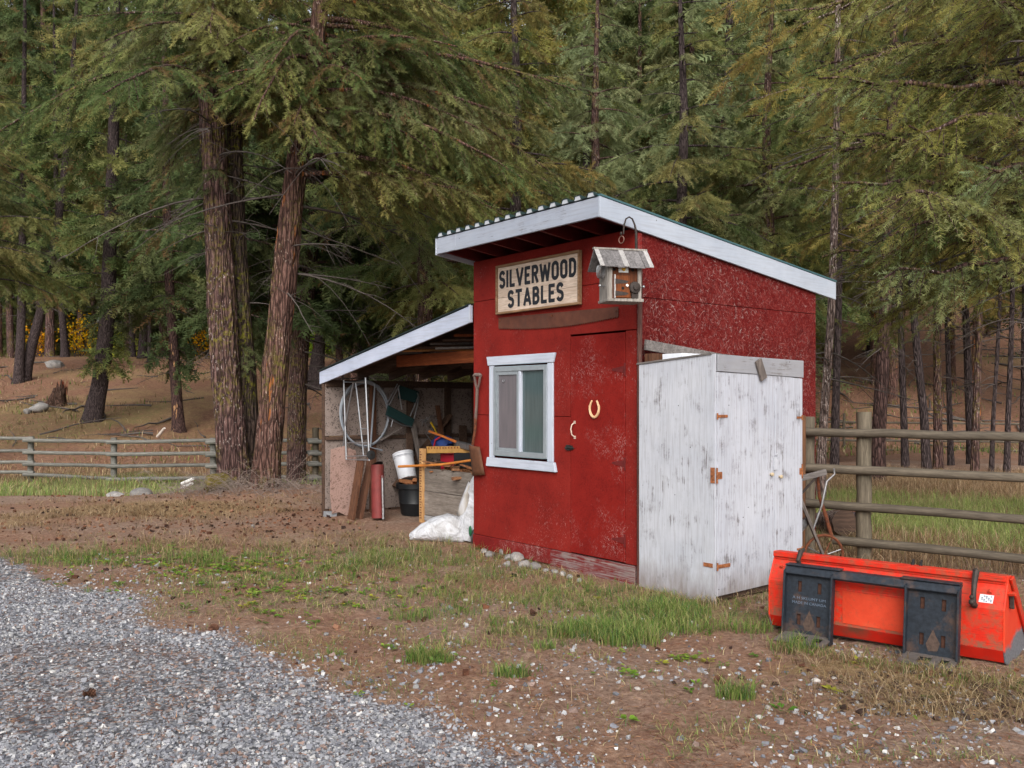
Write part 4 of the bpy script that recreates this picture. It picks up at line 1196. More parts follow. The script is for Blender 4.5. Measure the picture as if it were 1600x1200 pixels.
# condensed block letters drawn with a broad brush : strokes on a 0..1 by 0..1 cell
def arc(cx, cy, rx, ry, a0, a1, n=9): return [(cx + rx * math.cos(R(a0 + (a1 - a0) * k / n)), cy + ry * math.sin(R(a0 + (a1 - a0) * k / n))) for k in range(n + 1)]
GLYPH = {
 'I': (.16, [[(.08, 0), (.08, 1)]]), 'L': (.50, [[(.08, 1), (.08, .08), (.50, .08)]]), 'V': (.66, [[(.04, 1), (.33, .05), (.62, 1)]]),
 'E': (.52, [[(.52, .92), (.08, .92), (.08, .08), (.52, .08)], [(.08, .51), (.45, .51)]]), 'T': (.60, [[(0, .92), (.60, .92)], [(.30, .9), (.30, 0)]]),
 'W': (.92, [[(.04, 1), (.24, .05), (.46, .85), (.68, .05), (.88, 1)]]), 'A': (.66, [[(.04, 0), (.33, .95), (.62, 0)], [(.14, .30), (.52, .30)]]),
 'O': (.60, [arc(.30, .72, .22, .20, 0, 180) + arc(.30, .28, .22, .20, 180, 360) + [(.52, .72)]]),
 'D': (.58, [[(.08, 0), (.08, 1)], [(.06, .92)] + arc(.24, .66, .26, .26, 90, 0) + arc(.24, .34, .26, .26, 0, -90) + [(.06, .08)]]),
 'R': (.60, [[(.08, 0), (.08, 1)], [(.06, .92)] + arc(.30, .72, .20, .20, 90, -90) + [(.06, .52)], [(.30, .50), (.55, 0)]]),
 'B': (.58, [[(.08, 0), (.08, 1)], [(.06, .92)] + arc(.28, .725, .19, .195, 90, -90) + [(.06, .53)], [(.28, .53)] + arc(.30, .305, .20, .225, 90, -90) + [(.06, .08)]]),
 'S': (.56, [arc(.28, .72, .20, .20, 15, 180) + arc(.28, .70, .20, .18, 180, 262, 4) + arc(.29, .30, .20, .20, 82, 0, 4) + arc(.28, .28, .21, .20, 0, -165)]),
}
def brush(mb, pts, w, y, th, ox, oz, sx, sz):
    P_ = [Vector((ox + x * sx, 0, oz + z * sz)) for x, z in pts]
    for i in range(len(P_) - 1):
        a_, b_ = P_[i], P_[i + 1]
        d = (b_ - a_)
        if d.length < 1e-5: continue
        d.normalize(); n_ = Vector((-d.z, 0, d.x)) * w / 2; e0 = d * (w * .30 if i > 0 else 0); e1 = d * (w * .30 if i < len(P_) - 2 else 0)
        q = [a_ - e0 - n_, b_ + e1 - n_, b_ + e1 + n_, a_ - e0 + n_]
        yy = y - i * .00003
        mb.prism([(v.x, yy, v.z) for v in q], (0, th, 0))
def word(txt, parent, x0, x1, z0, z1, y, w):
    tot = sum(GLYPH[c][0] for c in txt) + .17 * (len(txt) - 1)
    k = (x1 - x0) / tot; x = x0
    for c in txt:
        adv, strokes = GLYPH[c]
        mb = MB()
        for j, s_ in enumerate(strokes): brush(mb, s_, w, y - j * .0004, .0012, x, z0, k, z1 - z0)
        mb.build('letter', M_LETTER, parent)
        x += (adv + .17) * k
word('SILVERWOOD', sign, -.585, .575, .015, .185, -.0095, .035)
word('STABLES', sign, -.445, .400, -.190, -.022, -.0095, .035)

# ------------------------------------------------------------------ crosscut saw blade
saw = MB()
n = 58; top = []; bot = []
for i in range(n + 1):
    u = i / n; x = .455 + 1.735 * u
    zt = 2.402 - .03 * u + .0 * math.sin(u * 3.14)
    top.append((x, zt))
    zb2 = 2.300 - .040 * math.sin(math.pi * u) - .010 * u
    bot.append((x, zb2))
poly = [(x, -.012, z) for x, z in top[::6] + [top[-1]]]
teeth = []
for i in range(n, 0, -1):
    x, z = bot[i]; x2, z2 = bot[i - 1]
    teeth += [(x, -.012, z), ((x + x2) / 2, -.012, (z + z2) / 2 - .014)]
teeth.append((bot[0][0], -.012, bot[0][1]))
saw.prism(poly + teeth, (0, .003, 0))
so = thing('saw_blade', 'long rusty crosscut saw blade with fine teeth fixed under the wooden sign', 'saw', C0, RZ)
saw.build('blade', m_plain('brown_steel', lin(96, 56, 42), .75, .2, .35, 9, lin(82, 52, 42)), so)
for x, z in ((.48, 2.375), (2.17, 2.335), (1.3, 2.36)):
    m = MB(); m.cyl((x, -.018, z), (x, -.011, z), .010, n=10); m.build('nail_head', M_RUST, so)

# ------------------------------------------------------------------ horseshoe on the door
pts = []
for a in range(-60, 241, 15):
    q = R(a) + math.pi
    pts.append((1.885 + .060 * math.cos(q) * 1.0, -.018, 1.495 + .083 * math.sin(q)))
pts = []
for k in range(21):
    a = R(-235 + 290 * k / 20)
    s_ = 1.0 if -200 < math.degrees(a) < 20 else .9
    pts.append((1.885 + .060 * math.cos(a) * s_, -.012, 1.495 + .080 * math.sin(a)))
m = MB(); m.tube(pts, [.0085 + .004 * math.sin(math.pi * k / 20) for k in range(21)], 6)
hs_ = link('horseshoe', m.mesh('horseshoe', smooth=True), None, m_plain('cream_paint', lin(222, 180, 138), .55, 0, .25, 30))
hs_.location = C0; hs_.rotation_euler = (0, 0, RZ); tag(hs_, 'cream horseshoe with open end up on the red door', 'horseshoe')

# ------------------------------------------------------------------ shovel hanging at the corner left of the window
sh = thing('shovel', 'rusty square-bladed shovel hung upright between the window and the shed corner', 'shovel', C0, RZ)
m = MB()
m.tube([(.072, -.05, 1.822), (.10, -.05, 1.832), (.175, -.05, 1.832), (.205, -.05, 1.822)], [.015, .020, .020, .015], 10)
m.build('grip', m_plain('dull_grip', lin(120, 104, 98), .6, .2, .3, 40), sh, smooth=True)
m = MB(); m.tube([(.084, -.05, 1.825), (.105, -.05, 1.74), (.136, -.05, 1.66), (.170, -.05, 1.74), (.193, -.05, 1.825)], .013, 8); m.tube([(.138, -.05, 1.70), (.125, -.05, 1.52), (.105, -.05, 1.36)], [.017, .016, .017], 10); m.build('shaft', m_wood('shovel_shaft', lin(84, 70, 66), lin(124, 104, 96), 'Z'), sh, smooth=True)
m = MB(); m.tube([(.105, -.05, 1.38), (.10, -.052, 1.25), (.075, -.055, 1.16), (.055, -.05, 1.10)], [.019, .016, .014, .016], 10); m.build('socket', M_RUST, sh, smooth=True)
m = MB()
bl = [(-.045, 1.10), (.155, 1.085), (.245, .80), (.03, .775)]
vs = []; fs = []
for j in range(7):
    v = j / 6
    for i in range(7):
        u = i / 6
        a = Vector((bl[0][0] * (1 - u) + bl[1][0] * u, 0, bl[0][1] * (1 - u) + bl[1][1] * u)); b = Vector((bl[3][0] * (1 - u) + bl[2][0] * u, 0, bl[3][1] * (1 - u) + bl[2][1] * u))
        p = a.lerp(b, v); p.y = -.030 - .030 * (1 - (2 * u - 1) ** 2) * (1 - .4 * v); vs.append(p)
for j in range(6):
    for i in range(6): fs.append((j * 7 + i, j * 7 + i + 1, (j + 1) * 7 + i + 1, (j + 1) * 7 + i))
m.add(vs, fs); bo = m.build('blade', m_plain('rusty_blade', lin(98, 62, 42), .75, .3, .35, 14, lin(70, 48, 38)), sh, smooth=True)
sm = bo.modifiers.new('thick', 'SOLIDIFY'); sm.thickness = .003

# ------------------------------------------------------------------ white plywood cabinet at the right of the shed
cab = thing('cabinet', 'tall worn white plywood cabinet standing against the side wall of the red shed', 'cabinet', C0, RZ)
cx0, cx1, cy0, cy1 = SW + .062, 3.275, -.035, 1.065
def czt(y): return 1.885 - (y - cy0) * .045
m = MB(); m.prism([(cx0, cy0, -.03), (cx1, cy0, -.06), (cx1, cy0, czt(cy0) + .035), (cx0, cy0, 1.86)], (0, .016, 0)); m.build('side_panel', M_CABW, cab, bevel=.002)
m = MB(); m.prism([(cx0, cy1 - .016, 0), (cx1 - .02, cy1 - .016, 0), (cx1 - .02, cy1 - .016, czt(cy1)), (cx0, cy1 - .016, czt(cy1))], (0, .016, 0)); m.build('side_panel', M_CABW, cab)
m = MB(); m.box(cx0 - .0, cx0 + .012, cy0 + .018, cy1 - .018, 0.0, 1.80); m.build('back_panel', M_CABW, cab)
ym = .69
m = MB(); m.prism([(cx1 - .004, cy0 + .014, .055), (cx1 - .004, ym - .002, .075), (cx1 - .004, ym - .002, 1.765), (cx1 - .004, cy0 + .014, 1.78)], (.016, 0, 0)); d1 = m.build('door', M_CABD, cab, bevel=.002)
m = MB(); m.prism([(cx1 - .003, ym + .0005, .075), (cx1 - .003, cy1 - .004, .090), (cx1 - .003, cy1 - .004, 1.745), (cx1 - .003, ym + .0005, 1.765)], (.016, 0, 0)); d2 = m.build('door', M_CABD, cab, bevel=.002)
m = MB(); m.prism([(cx1 - .002, cy0 + .017, 1.785), (cx1 - .002, cy1 + .004, 1.752), (cx1 - .002, cy1 + .004, 1.895), (cx1 - .002, cy0 + .017, 1.915)], (.022, 0, 0))
m.build('header_board', m_whitewear('grey_header', 'Y', .8, base=(150, 150, 154), under=(108, 102, 98)), cab, bevel=.003)
m = MB(); m.beam((cx1 + .032, .445, 1.885), (cx1 + .036, .52, 1.73), .075, .018, up=(1, 0, 0), jit=.003); m.build('turn_button', M_GREYWOODZ, cab, bevel=.003)
m = MB(); m.prism([(cx0 - .02, cy0 - .01, 1.862), (cx1 - .03, cy0 - .01, 1.915), (cx1 - .03, cy1, 1.87), (cx0 - .02, cy1, 1.80)], (0, 0, .014)); m.build('top_panel', M_GREYWOOD, cab)
m = MB(); m.box(cx1 - .06, cx1 - .008, cy0 + .02, cy0 + .06, -.03, 1.84); m.box(cx1 - .06, cx1 - .008, cy1 - .06, cy1 - .02, -.03, 1.8); m.box(cx0 + .02, cx1 - .07, cy0 + .02, cy0 + .06, .05, .14); m.box(cx1 - .05, cx1 - .01, cy0 + .062, cy1 - .062, .02, .10)
m.build('inner_frame', M_DARKWOOD, cab)
def strap(y, z, side=1, sz=.12, h=.024, mat=None):
    m = MB()
    m.box(cx1 + .012, cx1 + .018, y, y + side * sz, z - h * .45, z + h * .45) if side > 0 else m.box(cx1 + .012, cx1 + .018, y + side * sz, y, z - h * .45, z + h * .45)
    m.tube([(cx1 + .017, y, z - h), (cx1 + .017, y, z + h)], .007, 6)
    return m
strap(cy0 + .01, 1.44).build('hinge', M_RUSTO, cab); strap(cy0 + .01, .285, 1, .15, .03).build('hinge', M_RUSTO, cab)
m = strap(cy0 + .005, .985, 1, .06, .06); m.box(cx1 - .04, cx1 + .0, cy0 - .005, cy0 - .001, .925, 1.045); m.build('hinge', M_RUSTO, cab)['label'] = 'wide orange rusted butt hinge at mid height'
m = MB(); m.box(cx1 - .11, cx1 - .02, cy0 - .006, cy0 - .001, .275, .305); m.build('hinge', M_RUSTO, cab)
for z in (1.42, .97, .32): strap(cy1 - .012, z, -1, .07 if z != .97 else .035, .02 if z != .97 else .06).build('hinge', M_RUSTO, cab)
for y, z in ((ym - .06, .965), (ym + .055, .94)):
    m = MB(); m.lathe([(.001, .034), (.013, .030), (.016, .022), (.012, .012), (.009, 0)], 12, Matrix.Translation((cx1 + .012, y, z)) @ Matrix.Rotation(R(90), 4, 'Y'))
    m.build('knob', m_plain('cream_knob', lin(186, 168, 138), .5, 0, .2), d1 if y < ym else d2, smooth=True)
m = MB(); m.box(cx1 + .013, cx1 + .022, ym - .022, ym + .018, 1.0, 1.10, jit=.004); m.tube([(cx1 + .02, ym - .015, 1.12), (cx1 + .035, ym, 1.13), (cx1 + .022, ym + .02, 1.08)], .004, 6); m.build('latch', M_CABW, cab)
# odds and ends on the cabinet top
def loose(name, mb, mat, label, cat, group=None, bevel=0.002, smooth=False):
    o = mb.build(name, mat, None, smooth, bevel); o.location = C0; o.rotation_euler = (0, 0, RZ)
    return tag(o, label, cat, group)
m = MB(); m.beam((cx0 + .02, .02, 2.03), (cx0 + .14, 1.10, 1.905), .04, .09, jit=.003); loose('board', m, M_GREYWOOD, 'grey weathered board lying sloped across the cabinet top', 'board')
m = MB(); m.box(cx0 + .0, cx0 + .09, .03, .32, 1.885, 1.955); loose('wood_block', m, M_BROWNWOODZ, 'small brown wood block under the sloped board on the cabinet', 'wood block')
m = MB(); m.box(cx0 + .12, cx0 + .34, .12, .62, 1.90, 1.95); loose('plastic_lid', m, m_plain('white_plastic', lin(220, 224, 232), .4, 0, .08), 'white plastic slab peeking out behind the cabinet top edge', 'slab')
# ------------------------------------------------------------------ birdhouse on its pole
M_BH_SIDE = m_wood('birdhouse_grey', lin(118, 112, 106), lin(172, 164, 156), 'Z')
M_BH_ROOF = m_wood('birdhouse_roof', lin(88, 84, 84), lin(146, 142, 142), 'Y')
M_BH_LIGHT = m_wood('birdhouse_batten', lin(160, 156, 154), lin(200, 196, 194), 'Y')
M_BH_FRONT = m_wood('birdhouse_front', lin(70, 38, 22), lin(118, 64, 32), 'Z')
M_BH_DOOR = m_wood('birdhouse_door', lin(96, 50, 24), lin(140, 78, 38), 'Z')
M_HOLE = m_plain('dark_hole', lin(20, 14, 10), .9, 0, .1)
M_IRON = m_plain('dark_iron_old', lin(62, 54, 50), .65, .4, .35, 40)
bc = at(969, 0, 7.42); bz = at(0, 471, 7.42).z
bh = thing('birdhouse', 'rustic wooden birdhouse with a grey plank roof on the pole at the shed corner', 'birdhouse', (bc.x, bc.y, bz), R(14)); bh.scale = (.92, .92, .95)
bw, bd, bhh = .145, .105, .285
m = MB(); m.box(-bw, bw, -bd, -bd + .012, .012, bhh).build('front_panel', M_BH_FRONT, bh, bevel=.002)
m = MB(); m.prism([(-bw - .012, -bd - .004, 0.0), (-bw - .012, bd, 0.0), (-bw - .012, bd, bhh), (-bw - .012, 0, bhh + .12), (-bw - .012, -bd - .004, bhh)], (.012, 0, 0)).build('side_panel', M_BH_SIDE, bh, bevel=.002)
m = MB(); m.prism([(bw, -bd - .004, 0.0), (bw, bd, 0.0), (bw, bd, bhh), (bw, 0, bhh + .12), (bw, -bd - .004, bhh)], (.012, 0, 0)).build('side_panel', M_BH_SIDE, bh, bevel=.002)
m = MB(); m.box(-bw, bw, bd - .012, bd, .012, bhh).build('back_panel', M_BH_SIDE, bh)
m = MB(); m.box(-bw - .02, bw + .02, -bd - .035, bd + .01, -.014, .010, jit=.002).build('floor_board', M_BH_SIDE, bh, bevel=.002)
rw = .245
for k, (a, b, mt, lift) in enumerate([(-rw, -.205, M_BH_LIGHT, .010), (-.203, -.092, M_BH_ROOF, .006), (-.090, -.02, M_BH_ROOF, 0), (-.026, .020, M_BH_LIGHT, .011), (.018, .165, M_BH_ROOF, 0), (.163, .205, M_BH_ROOF, .007), (.204, rw, M_BH_LIGHT, .010)]):
    m = MB(); m.prism([(a, -.010, bhh + .150 + lift), (a, -.175, bhh - .012 + lift + random.uniform(-.004, .004)), (a, -.175, bhh - .024 + lift), (a, -.010, bhh + .138 + lift)], (b - a, 0, 0)).build('roof_plank', mt, bh, bevel=.0015)
m = MB(); m.prism([(-rw, .004, bhh + .152), (-rw, .165, bhh - .01), (-rw, .165, bhh - .024), (-rw, .004, bhh + .138)], (2 * rw, 0, 0)).build('roof_plank', M_BH_ROOF, bh, bevel=.002)
m = MB(); m.box(-rw - .005, rw + .002, -.022, .022, bhh + .150, bhh + .166, jit=.002).build('ridge_board', M_BH_SIDE, bh, bevel=.002)
for sx in (-1, 1):
    m = MB(); m.box(sx * (bw - .012) - .014, sx * (bw - .012) + .014, -bd - .018, -bd - .001, .005, bhh, jit=.002).build('corner_post', M_BH_SIDE, bh, bevel=.002)
dm = MB(); dm.box(-.085, .045, -bd - .014, -bd - .001, .02, .205); bdoor = dm.build('little_door', M_BH_DOOR, bh, bevel=.002)
m = MB(); m.box(-.098, -.086, -bd - .016, -bd - .001, .015, .212).build('post', M_BH_LIGHT, bh)
for z in (.155, .055):
    m = MB(); m.prism([(-.090, -bd - .0165, z - .022), (.005, -bd - .0165, z - .015), (.03, -bd - .0165, z - .004), (.03, -bd - .0165, z + .006), (-.09, -bd - .0165, z + .022)], (0, .002, 0)).build('hinge', M_IRON, bdoor)
m = MB(); m.cyl((-.02, -bd - .0155, .098), (-.02, -bd - .0142, .098), .013, n=14).build('hole', M_HOLE, bdoor)
for x in (-.095, .075):
    m = MB(); m.cyl((x, -bd - .0015, .255), (x, -bd - .0004, .255), .014, n=14).build('entrance_hole', M_HOLE, bh)
m = MB(); m.box(-.055, .035, -bd - .003, -bd - .001, .232, .290); pl = m.build('plaque', m_plain('white_plaque', lin(206, 208, 206), .4, 0, .1), bh)
m = MB(); m.blob((-.008, -bd - .0045, .262), .019, .002, .020).build('yellow_emblem', m_plain('yellow', lin(206, 160, 40), .5), pl)
m = MB(); m.lathe([(.001, .012), (.010, .011), (.013, .004), (.009, 0)], 12, Matrix.Translation((.018, -bd - .014, .122)) @ Matrix.Rotation(R(90), 4, 'X')).build('porcelain_knob', m_plain('porcelain', lin(225, 222, 214), .3), bdoor, smooth=True)
m = MB(); m.lathe([(.001, .052), (.020, .05), (.022, .035), (.046, .030), (.052, .022), (.052, .006), (.045, 0)], 20, Matrix.Translation((.088, -bd - .002, .105)) @ Matrix.Rotation(R(90), 4, 'X')).build('iron_dial', M_IRON, bh, smooth=True)
m = MB(); m.box(.06, .115, -bd - .02, -bd - .001, .015, .085, jit=.002).build('dark_block', M_IRON, bh)
for p0, p1 in (((-bw - .012, -.03, .12), (-bw - .06, -.05, .122)), ((bw + .010, -.06, .12), (bw + .04, -.085, .12))):
    m = MB(); m.cyl(p0, p1, .009, .007, 10); q = (Vector(p1) - Vector(p0)).normalized(); m.blob(p1, .013, .013, .013, 10, 7); m.build('peg', M_CHROME, bh, smooth=True)
m = MB()
for k in range(5): m.tube([(-bw - .03 - .006 * k + .022 * math.sin(a), -.045 + .01 * k, .245 + .055 * math.cos(a)) for a in [R(v) for v in range(0, 360, 30)]], .004, 5, closed=True)
m.tube([(-bw - .03, -.04, .31), (-bw - .04, -.06, .36), (-bw - .02, -.05, .30)], .006, 6); m.build('wire_bundle', M_STEEL, bh, smooth=True)
pole = thing('pole', 'slim brown pole with a curved iron hook and ring, rising behind the birdhouse', 'pole', C0, RZ)
pp = to_shed(at(997, 560, 7.66))
m = MB(); m.tube([(SW + .045, -.012, 0), (SW + .045, -.012, 1.6), (SW + .062, -.02, 2.60), (SW + .066, -.024, 2.72)], [.022, .022, .020, .018], 12).build('post', m_wood('pole_wood', lin(70, 46, 42), lin(108, 74, 66), 'Z'), pole, smooth=True)
hk = [to_shed(at(x, y, 7.58)) for x, y in ((994, 384), (994, 364), (992, 352), (988, 342), (983, 339), (978, 342), (975, 352), (974, 366))]
m = MB(); m.tube([to_shed(at(995, 405, 7.62))] + hk, [.012, .012, .011, .008, .007, .007, .007, .007, .006], 8).build('hook', M_IRON, pole, smooth=True)
rcn = to_shed(at(971, 374.5, 7.58))
m = MB(); m.tube([(rcn[0] + .030 * math.cos(a), rcn[1], rcn[2] + .030 * math.sin(a)) for a in [R(v) for v in range(0, 360, 24)]], .004, 6, closed=True)
rn = m.build('ring', m_plain('coppery_ring', lin(140, 104, 92), .5, .5), pole, smooth=True)
m = MB(); q = to_shed(at(970.5, 365, 7.58)); m.blob(q, .010, .010, .016, 10, 7).build('swivel', M_IRON, pole, smooth=True)

# ------------------------------------------------------------------ the open shelter left of the shed
lean = thing('open_shelter', 'open-fronted lean-to shelter with a white sloping roof edge, joined to the left of the shed', 'shelter', C0, RZ)
LW = 3.62
def lz(x): return 2.565 + x * (2.565 - 1.955) / LW      # x negative to the left
YB = 2.5
m = MB(); m.prism([(-LW, -.03, lz(-LW) - .165), (-.01, -.03, lz(-.01) - .175), (-.01, -.03, lz(-.01) + .004), (-LW, -.03, lz(-LW) + .002)], (0, .026, 0)).build('fascia_board', M_RAKEX, lean, bevel=.003)
m = MB(); m.box(-.036, -.006, -.040, -.031, lz(0) - .18, lz(0) + .008); m.build('end_trim', M_WHITEV, lean)
m = MB(); m.prism([(-LW - .02, -.05, lz(-LW) + .014), (-.005, -.05, lz(0) + .014), (-.005, -.05, lz(0) + .020), (-LW - .02, -.05, lz(-LW) + .020)], (0, YB + .15, 0)).build('roof_sheet', M_ROOF, lean)
k = 0; x = -LW
while x < -.06:
    w = random.uniform(.13, .19)
    x2 = min(x + w, -.012)
    m = MB(); m.prism([(x, 0, lz(x)), (x2 - .006, 0, lz(x2)), (x2 - .006, 0, lz(x2) + .012), (x, 0, lz(x) + .012)], (0, YB, 0)).build('roof_board', M_DARKWOOD, lean)
    x = x2
for y in (.03, .52, 1.02, 1.52, 2.02, 2.44):
    m = MB(); m.prism([(-LW + .05, y, lz(-LW + .05) - .105), (-.012, y, lz(-.012) - .105), (-.012, y, lz(-.012) - .004), (-LW + .05, y, lz(-LW + .05) - .004)], (0, .038, 0)).build('rafter', M_DARKWOOD, lean, bevel=.002)
m = MB(); m.beam((-2.35, .46, 2.07), (-.02, .46, 2.07), .04, .14, jit=.004).build('tie_beam', M_ORANGEWOOD, lean, bevel=.003)
m = MB(); m.beam((-2.35, 1.46, 2.05), (-.02, 1.46, 2.05), .04, .10, jit=.004).build('tie_beam', M_DARKWOOD, lean, bevel=.003)
xw = -3.50
M_OSBGREY = NT('grey_strand_board')
st = strand_mask(M_OSBGREY, 5, (12, 12, 60), .55, 'YZ'); nn = M_OSBGREY.noise(2.5, 5, .7)
cc = M_OSBGREY.ramp(nn, [(.3, lin(50, 43, 40)), (.52, lin(84, 74, 69)), (.72, lin(118, 106, 100))])
cc = M_OSBGREY.mix(M_OSBGREY.math('MULTIPLY', st, .45), cc, lin(164, 148, 140)); M_OSBGREY.bump(st, .3, .004)
M_OSBGREY = M_OSBGREY.done(cc, .85, 0, .2)
M_OSBPINK = NT('pinkish_strand_board')
st = strand_mask(M_OSBPINK, 5, (12, 12, 60), .55, 'YZ'); nn = M_OSBPINK.noise(2.5, 5, .7)
cc = M_OSBPINK.ramp(nn, [(.3, lin(92, 70, 62)), (.7, lin(130, 104, 94))])
cc = M_OSBPINK.mix(M_OSBPINK.math('MULTIPLY', st, .45), cc, lin(186, 156, 146)); M_OSBPINK.bump(st, .3, .004)
M_OSBPINK = M_OSBPINK.done(cc, .85, 0, .2)
for (a, b, z0, z1) in ((.0, .66, 1.085, 1.80), (.67, 1.25, 1.08, 1.82), (1.26, 1.9, 1.08, 1.81), (1.91, 2.48, 1.08, 1.82), (.0, .62, .10, 1.03), (.63, 1.25, .05, 1.03), (1.26, 1.9, .05, 1.03), (1.91, 2.48, .05, 1.03)):
    m = MB(); m.box(xw - .014, xw, a, b, z0, z1, jit=.003).build('wall_panel', M_OSBGREY, lean, bevel=.002)
m = MB(); m.beam((xw + .02, 0, 1.055), (xw + .02, YB, 1.055), .04, .045, jit=.004).build('girt', M_DARKWOOD, lean, bevel=.003)
m = MB(); m.beam((xw + .02, 0, 1.80), (xw + .02, YB, 1.80), .04, .09, jit=.004).build('girt', M_DARKWOOD, lean, bevel=.003)
for y in (.02, .70, 1.3, 1.95, 2.44):
    m = MB(); m.beam((xw + (.045 if y > .1 else -.045), y, 0), (xw + (.045 if y > .1 else -.045), y, 1.80), .05, .09, up=(0, 1, 0), jit=.004).build('post', M_BROWNWOODZ if y == .70 else M_DARKWOOD, lean, bevel=.003)
m = MB(); m.beam((xw + .11, 1.02, .35), (xw + .10, 1.95, 1.36), .035, .14, up=(1, 0, 0), jit=.004).build('brace', m_wood('brown_brace', lin(78, 56, 44), lin(122, 94, 76), 'Y'), lean, bevel=.003)
for k in range(14):
    a = -3.5 + k * .25
    m = MB(); m.box(a, a + .243, YB - .02, YB - .002, .02, lz(a) - .12, jit=.002).build('wall_plank', M_DARKWOOD, lean)
m = MB(); m.box(-3.54, -3.40, -.02, .12, -.02, .06, jit=.01).build('footing', m_plain('grey_block', lin(136, 138, 142), .9, 0, .3), lean)
# stored lumber on the tie beams
for k, (xa, ya, xb, yb, z, mt) in enumerate([(-2.2, .30, -.5, 1.6, 2.165, M_GREYWOOD), (-1.9, .25, -.35, 1.7, 2.18, M_PALEWOODX), (-1.5, .2, -.2, 1.5, 2.20, M_DARKWOOD), (-1.3, .28, -.1, 1.8, 2.235, M_GREYWOOD), (-.9, .2, -.06, 1.6, 2.255, M_DARKWOOD), (-1.75, .34, -1.0, 1.6, 2.21, M_ORANGEWOOD), (-.7, .22, -.05, 1.5, 2.30, M_ORANGEWOOD), (-1.1, .24, -.4, .9, 2.17, M_GREYWOOD)]):
    m = MB(); m.beam((xa, ya, z), (xb, yb, z + .02), .07 + .03 * (k % 3), .025, jit=.004)
    loose('stored_board', m, mt, 'old board lying on the orange beam under the shelter roof', 'board', 'boards stored under the shelter roof', .002)

# -------- things hung on or leaning at the left wall
def wall_l(px, py, off=.08):
    """point on the shelter's left wall"""
    r = (px - 800) / F_PX; xx = xw + off
    y = (r * (C0.y + U.y * xx) - (C0.x + U.x * xx)) / (V.x - r * V.y)
    w = shed_pt(xx, y, 0)
    return Vector((xx, y, EYE + (HORIZON - py) / F_PX * w.y))
def plane_y(px, py, y):
    r = (px - 800) / F_PX
    x = (r * (C0.y + V.y * y) - (C0.x + V.x * y)) / (U.x - r * U.y)
    w = shed_pt(x, y, 0)
    return Vector((x, y, EYE + (HORIZON - py) / F_PX * w.y))
def lean_thing(name, label, cat, group=None): return thing(name, label, cat, C0, RZ, group)
hose = MB()
rnd = random.Random(5)
c = wall_l(570, 648, .10); ry = (wall_l(606, 648, .10).y - wall_l(533, 648, .10).y) / 2
pts = []
N = 132
for k in range(N):
    a = 2 * math.pi * k / 33 + 0.6
    q = 1 + .05 * math.sin(k * .21) + .01 * (k // 33)
    pts.append((xw + .07 + .012 * (k // 33) + .008 * math.sin(k * .5), c.y + ry * q * math.sin(a), c.z + .44 * q * math.cos(a)))
pts += [(xw + .13, c.y + ry * .2, c.z - .45), (xw + .14, c.y + ry * .7, c.z - .50)]
hose.tube(pts, .013, 7)
tag(hose.build('hose_coil', m_plain('grey_hose', lin(132, 138, 146), .5, 0, .12, 20), None, True), 'big coil of pale grey hose hung on the shelter wall', 'hose'); o = bpy.data.objects['hose_coil']; o.location = C0; o.rotation_euler = (0, 0, RZ)
cart = lean_thing('hand_cart', 'folded tubular hand cart with small black wheels hung in front of the hose coil', 'hand cart')
yc = .22
def pc(x, y, d=0): return plane_y(x, y, yc + d)
def tubes(name, segs, r, mat, parent, n=8):
    for s_ in segs:
        MB().tube(s_, r, n).build(name, mat, parent, smooth=True)
tubes('upright', [[pc(537, 594), pc(541, 718)], [pc(571, 590), pc(577, 720)]], .012, M_CHROME, cart)
tubes('strut', [[pc(552, 598), pc(540, 660), pc(535, 706)], [pc(556, 598, .02), pc(566, 690, .03), pc(568, 712, .03)]], .010, M_CHROME, cart)
tubes('crossbar', [[pc(537, 597), pc(571, 597)], [pc(543, 692), pc(575, 692)], [pc(564, 670), pc(573, 670)], [pc(541, 713), pc(577, 712)], [pc(541, 718), pc(577, 719)]], .007, M_CHROME, cart)
for (x, y) in ((535, 712), (580, 711)):
    q = pc(x, y, .02); wv = MB(); wv.lathe([(.012, -.014), (.050, -.014), (.062, -.006), (.062, .006), (.050, .014), (.012, .014)], 20, Matrix.Translation(q) @ Matrix.Rotation(R(80), 4, 'Y'))
    wv.build('wheel', M_RUBBER, cart, smooth=True)
ch = lean_thing('folding_chair', 'folded dark green lawn chair with pale tube frame hung on the shelter wall', 'chair')
M_GREENCLOTH = m_plain('dark_green_cloth', lin(20, 52, 52), .85, 0, .2, 30)
def wl(x, y, o=.22): return wall_l(x, y, o)
m = MB(); m.add([wl(607, 633), wl(648, 655), wl(643, 668), wl(603, 648)] + [p + Vector((-.025, 0, 0)) for p in (wl(607, 633), wl(648, 655), wl(643, 668), wl(603, 648))], [(0, 1, 2, 3), (7, 6, 5, 4), (0, 4, 5, 1), (1, 5, 6, 2), (2, 6, 7, 3), (3, 7, 4, 0)]); m.build('seat', M_GREENCLOTH, ch, bevel=.004)
m = MB(); m.add([wl(625, 602, .16), wl(655, 612, .16), wl(652, 630, .16), wl(622, 622, .16)] + [p + Vector((-.02, 0, 0)) for p in (wl(625, 602, .16), wl(655, 612, .16), wl(652, 630, .16), wl(622, 622, .16))], [(0, 1, 2, 3), (7, 6, 5, 4), (0, 4, 5, 1), (1, 5, 6, 2), (2, 6, 7, 3), (3, 7, 4, 0)]); m.build('backrest', M_GREENCLOTH, ch, bevel=.004)
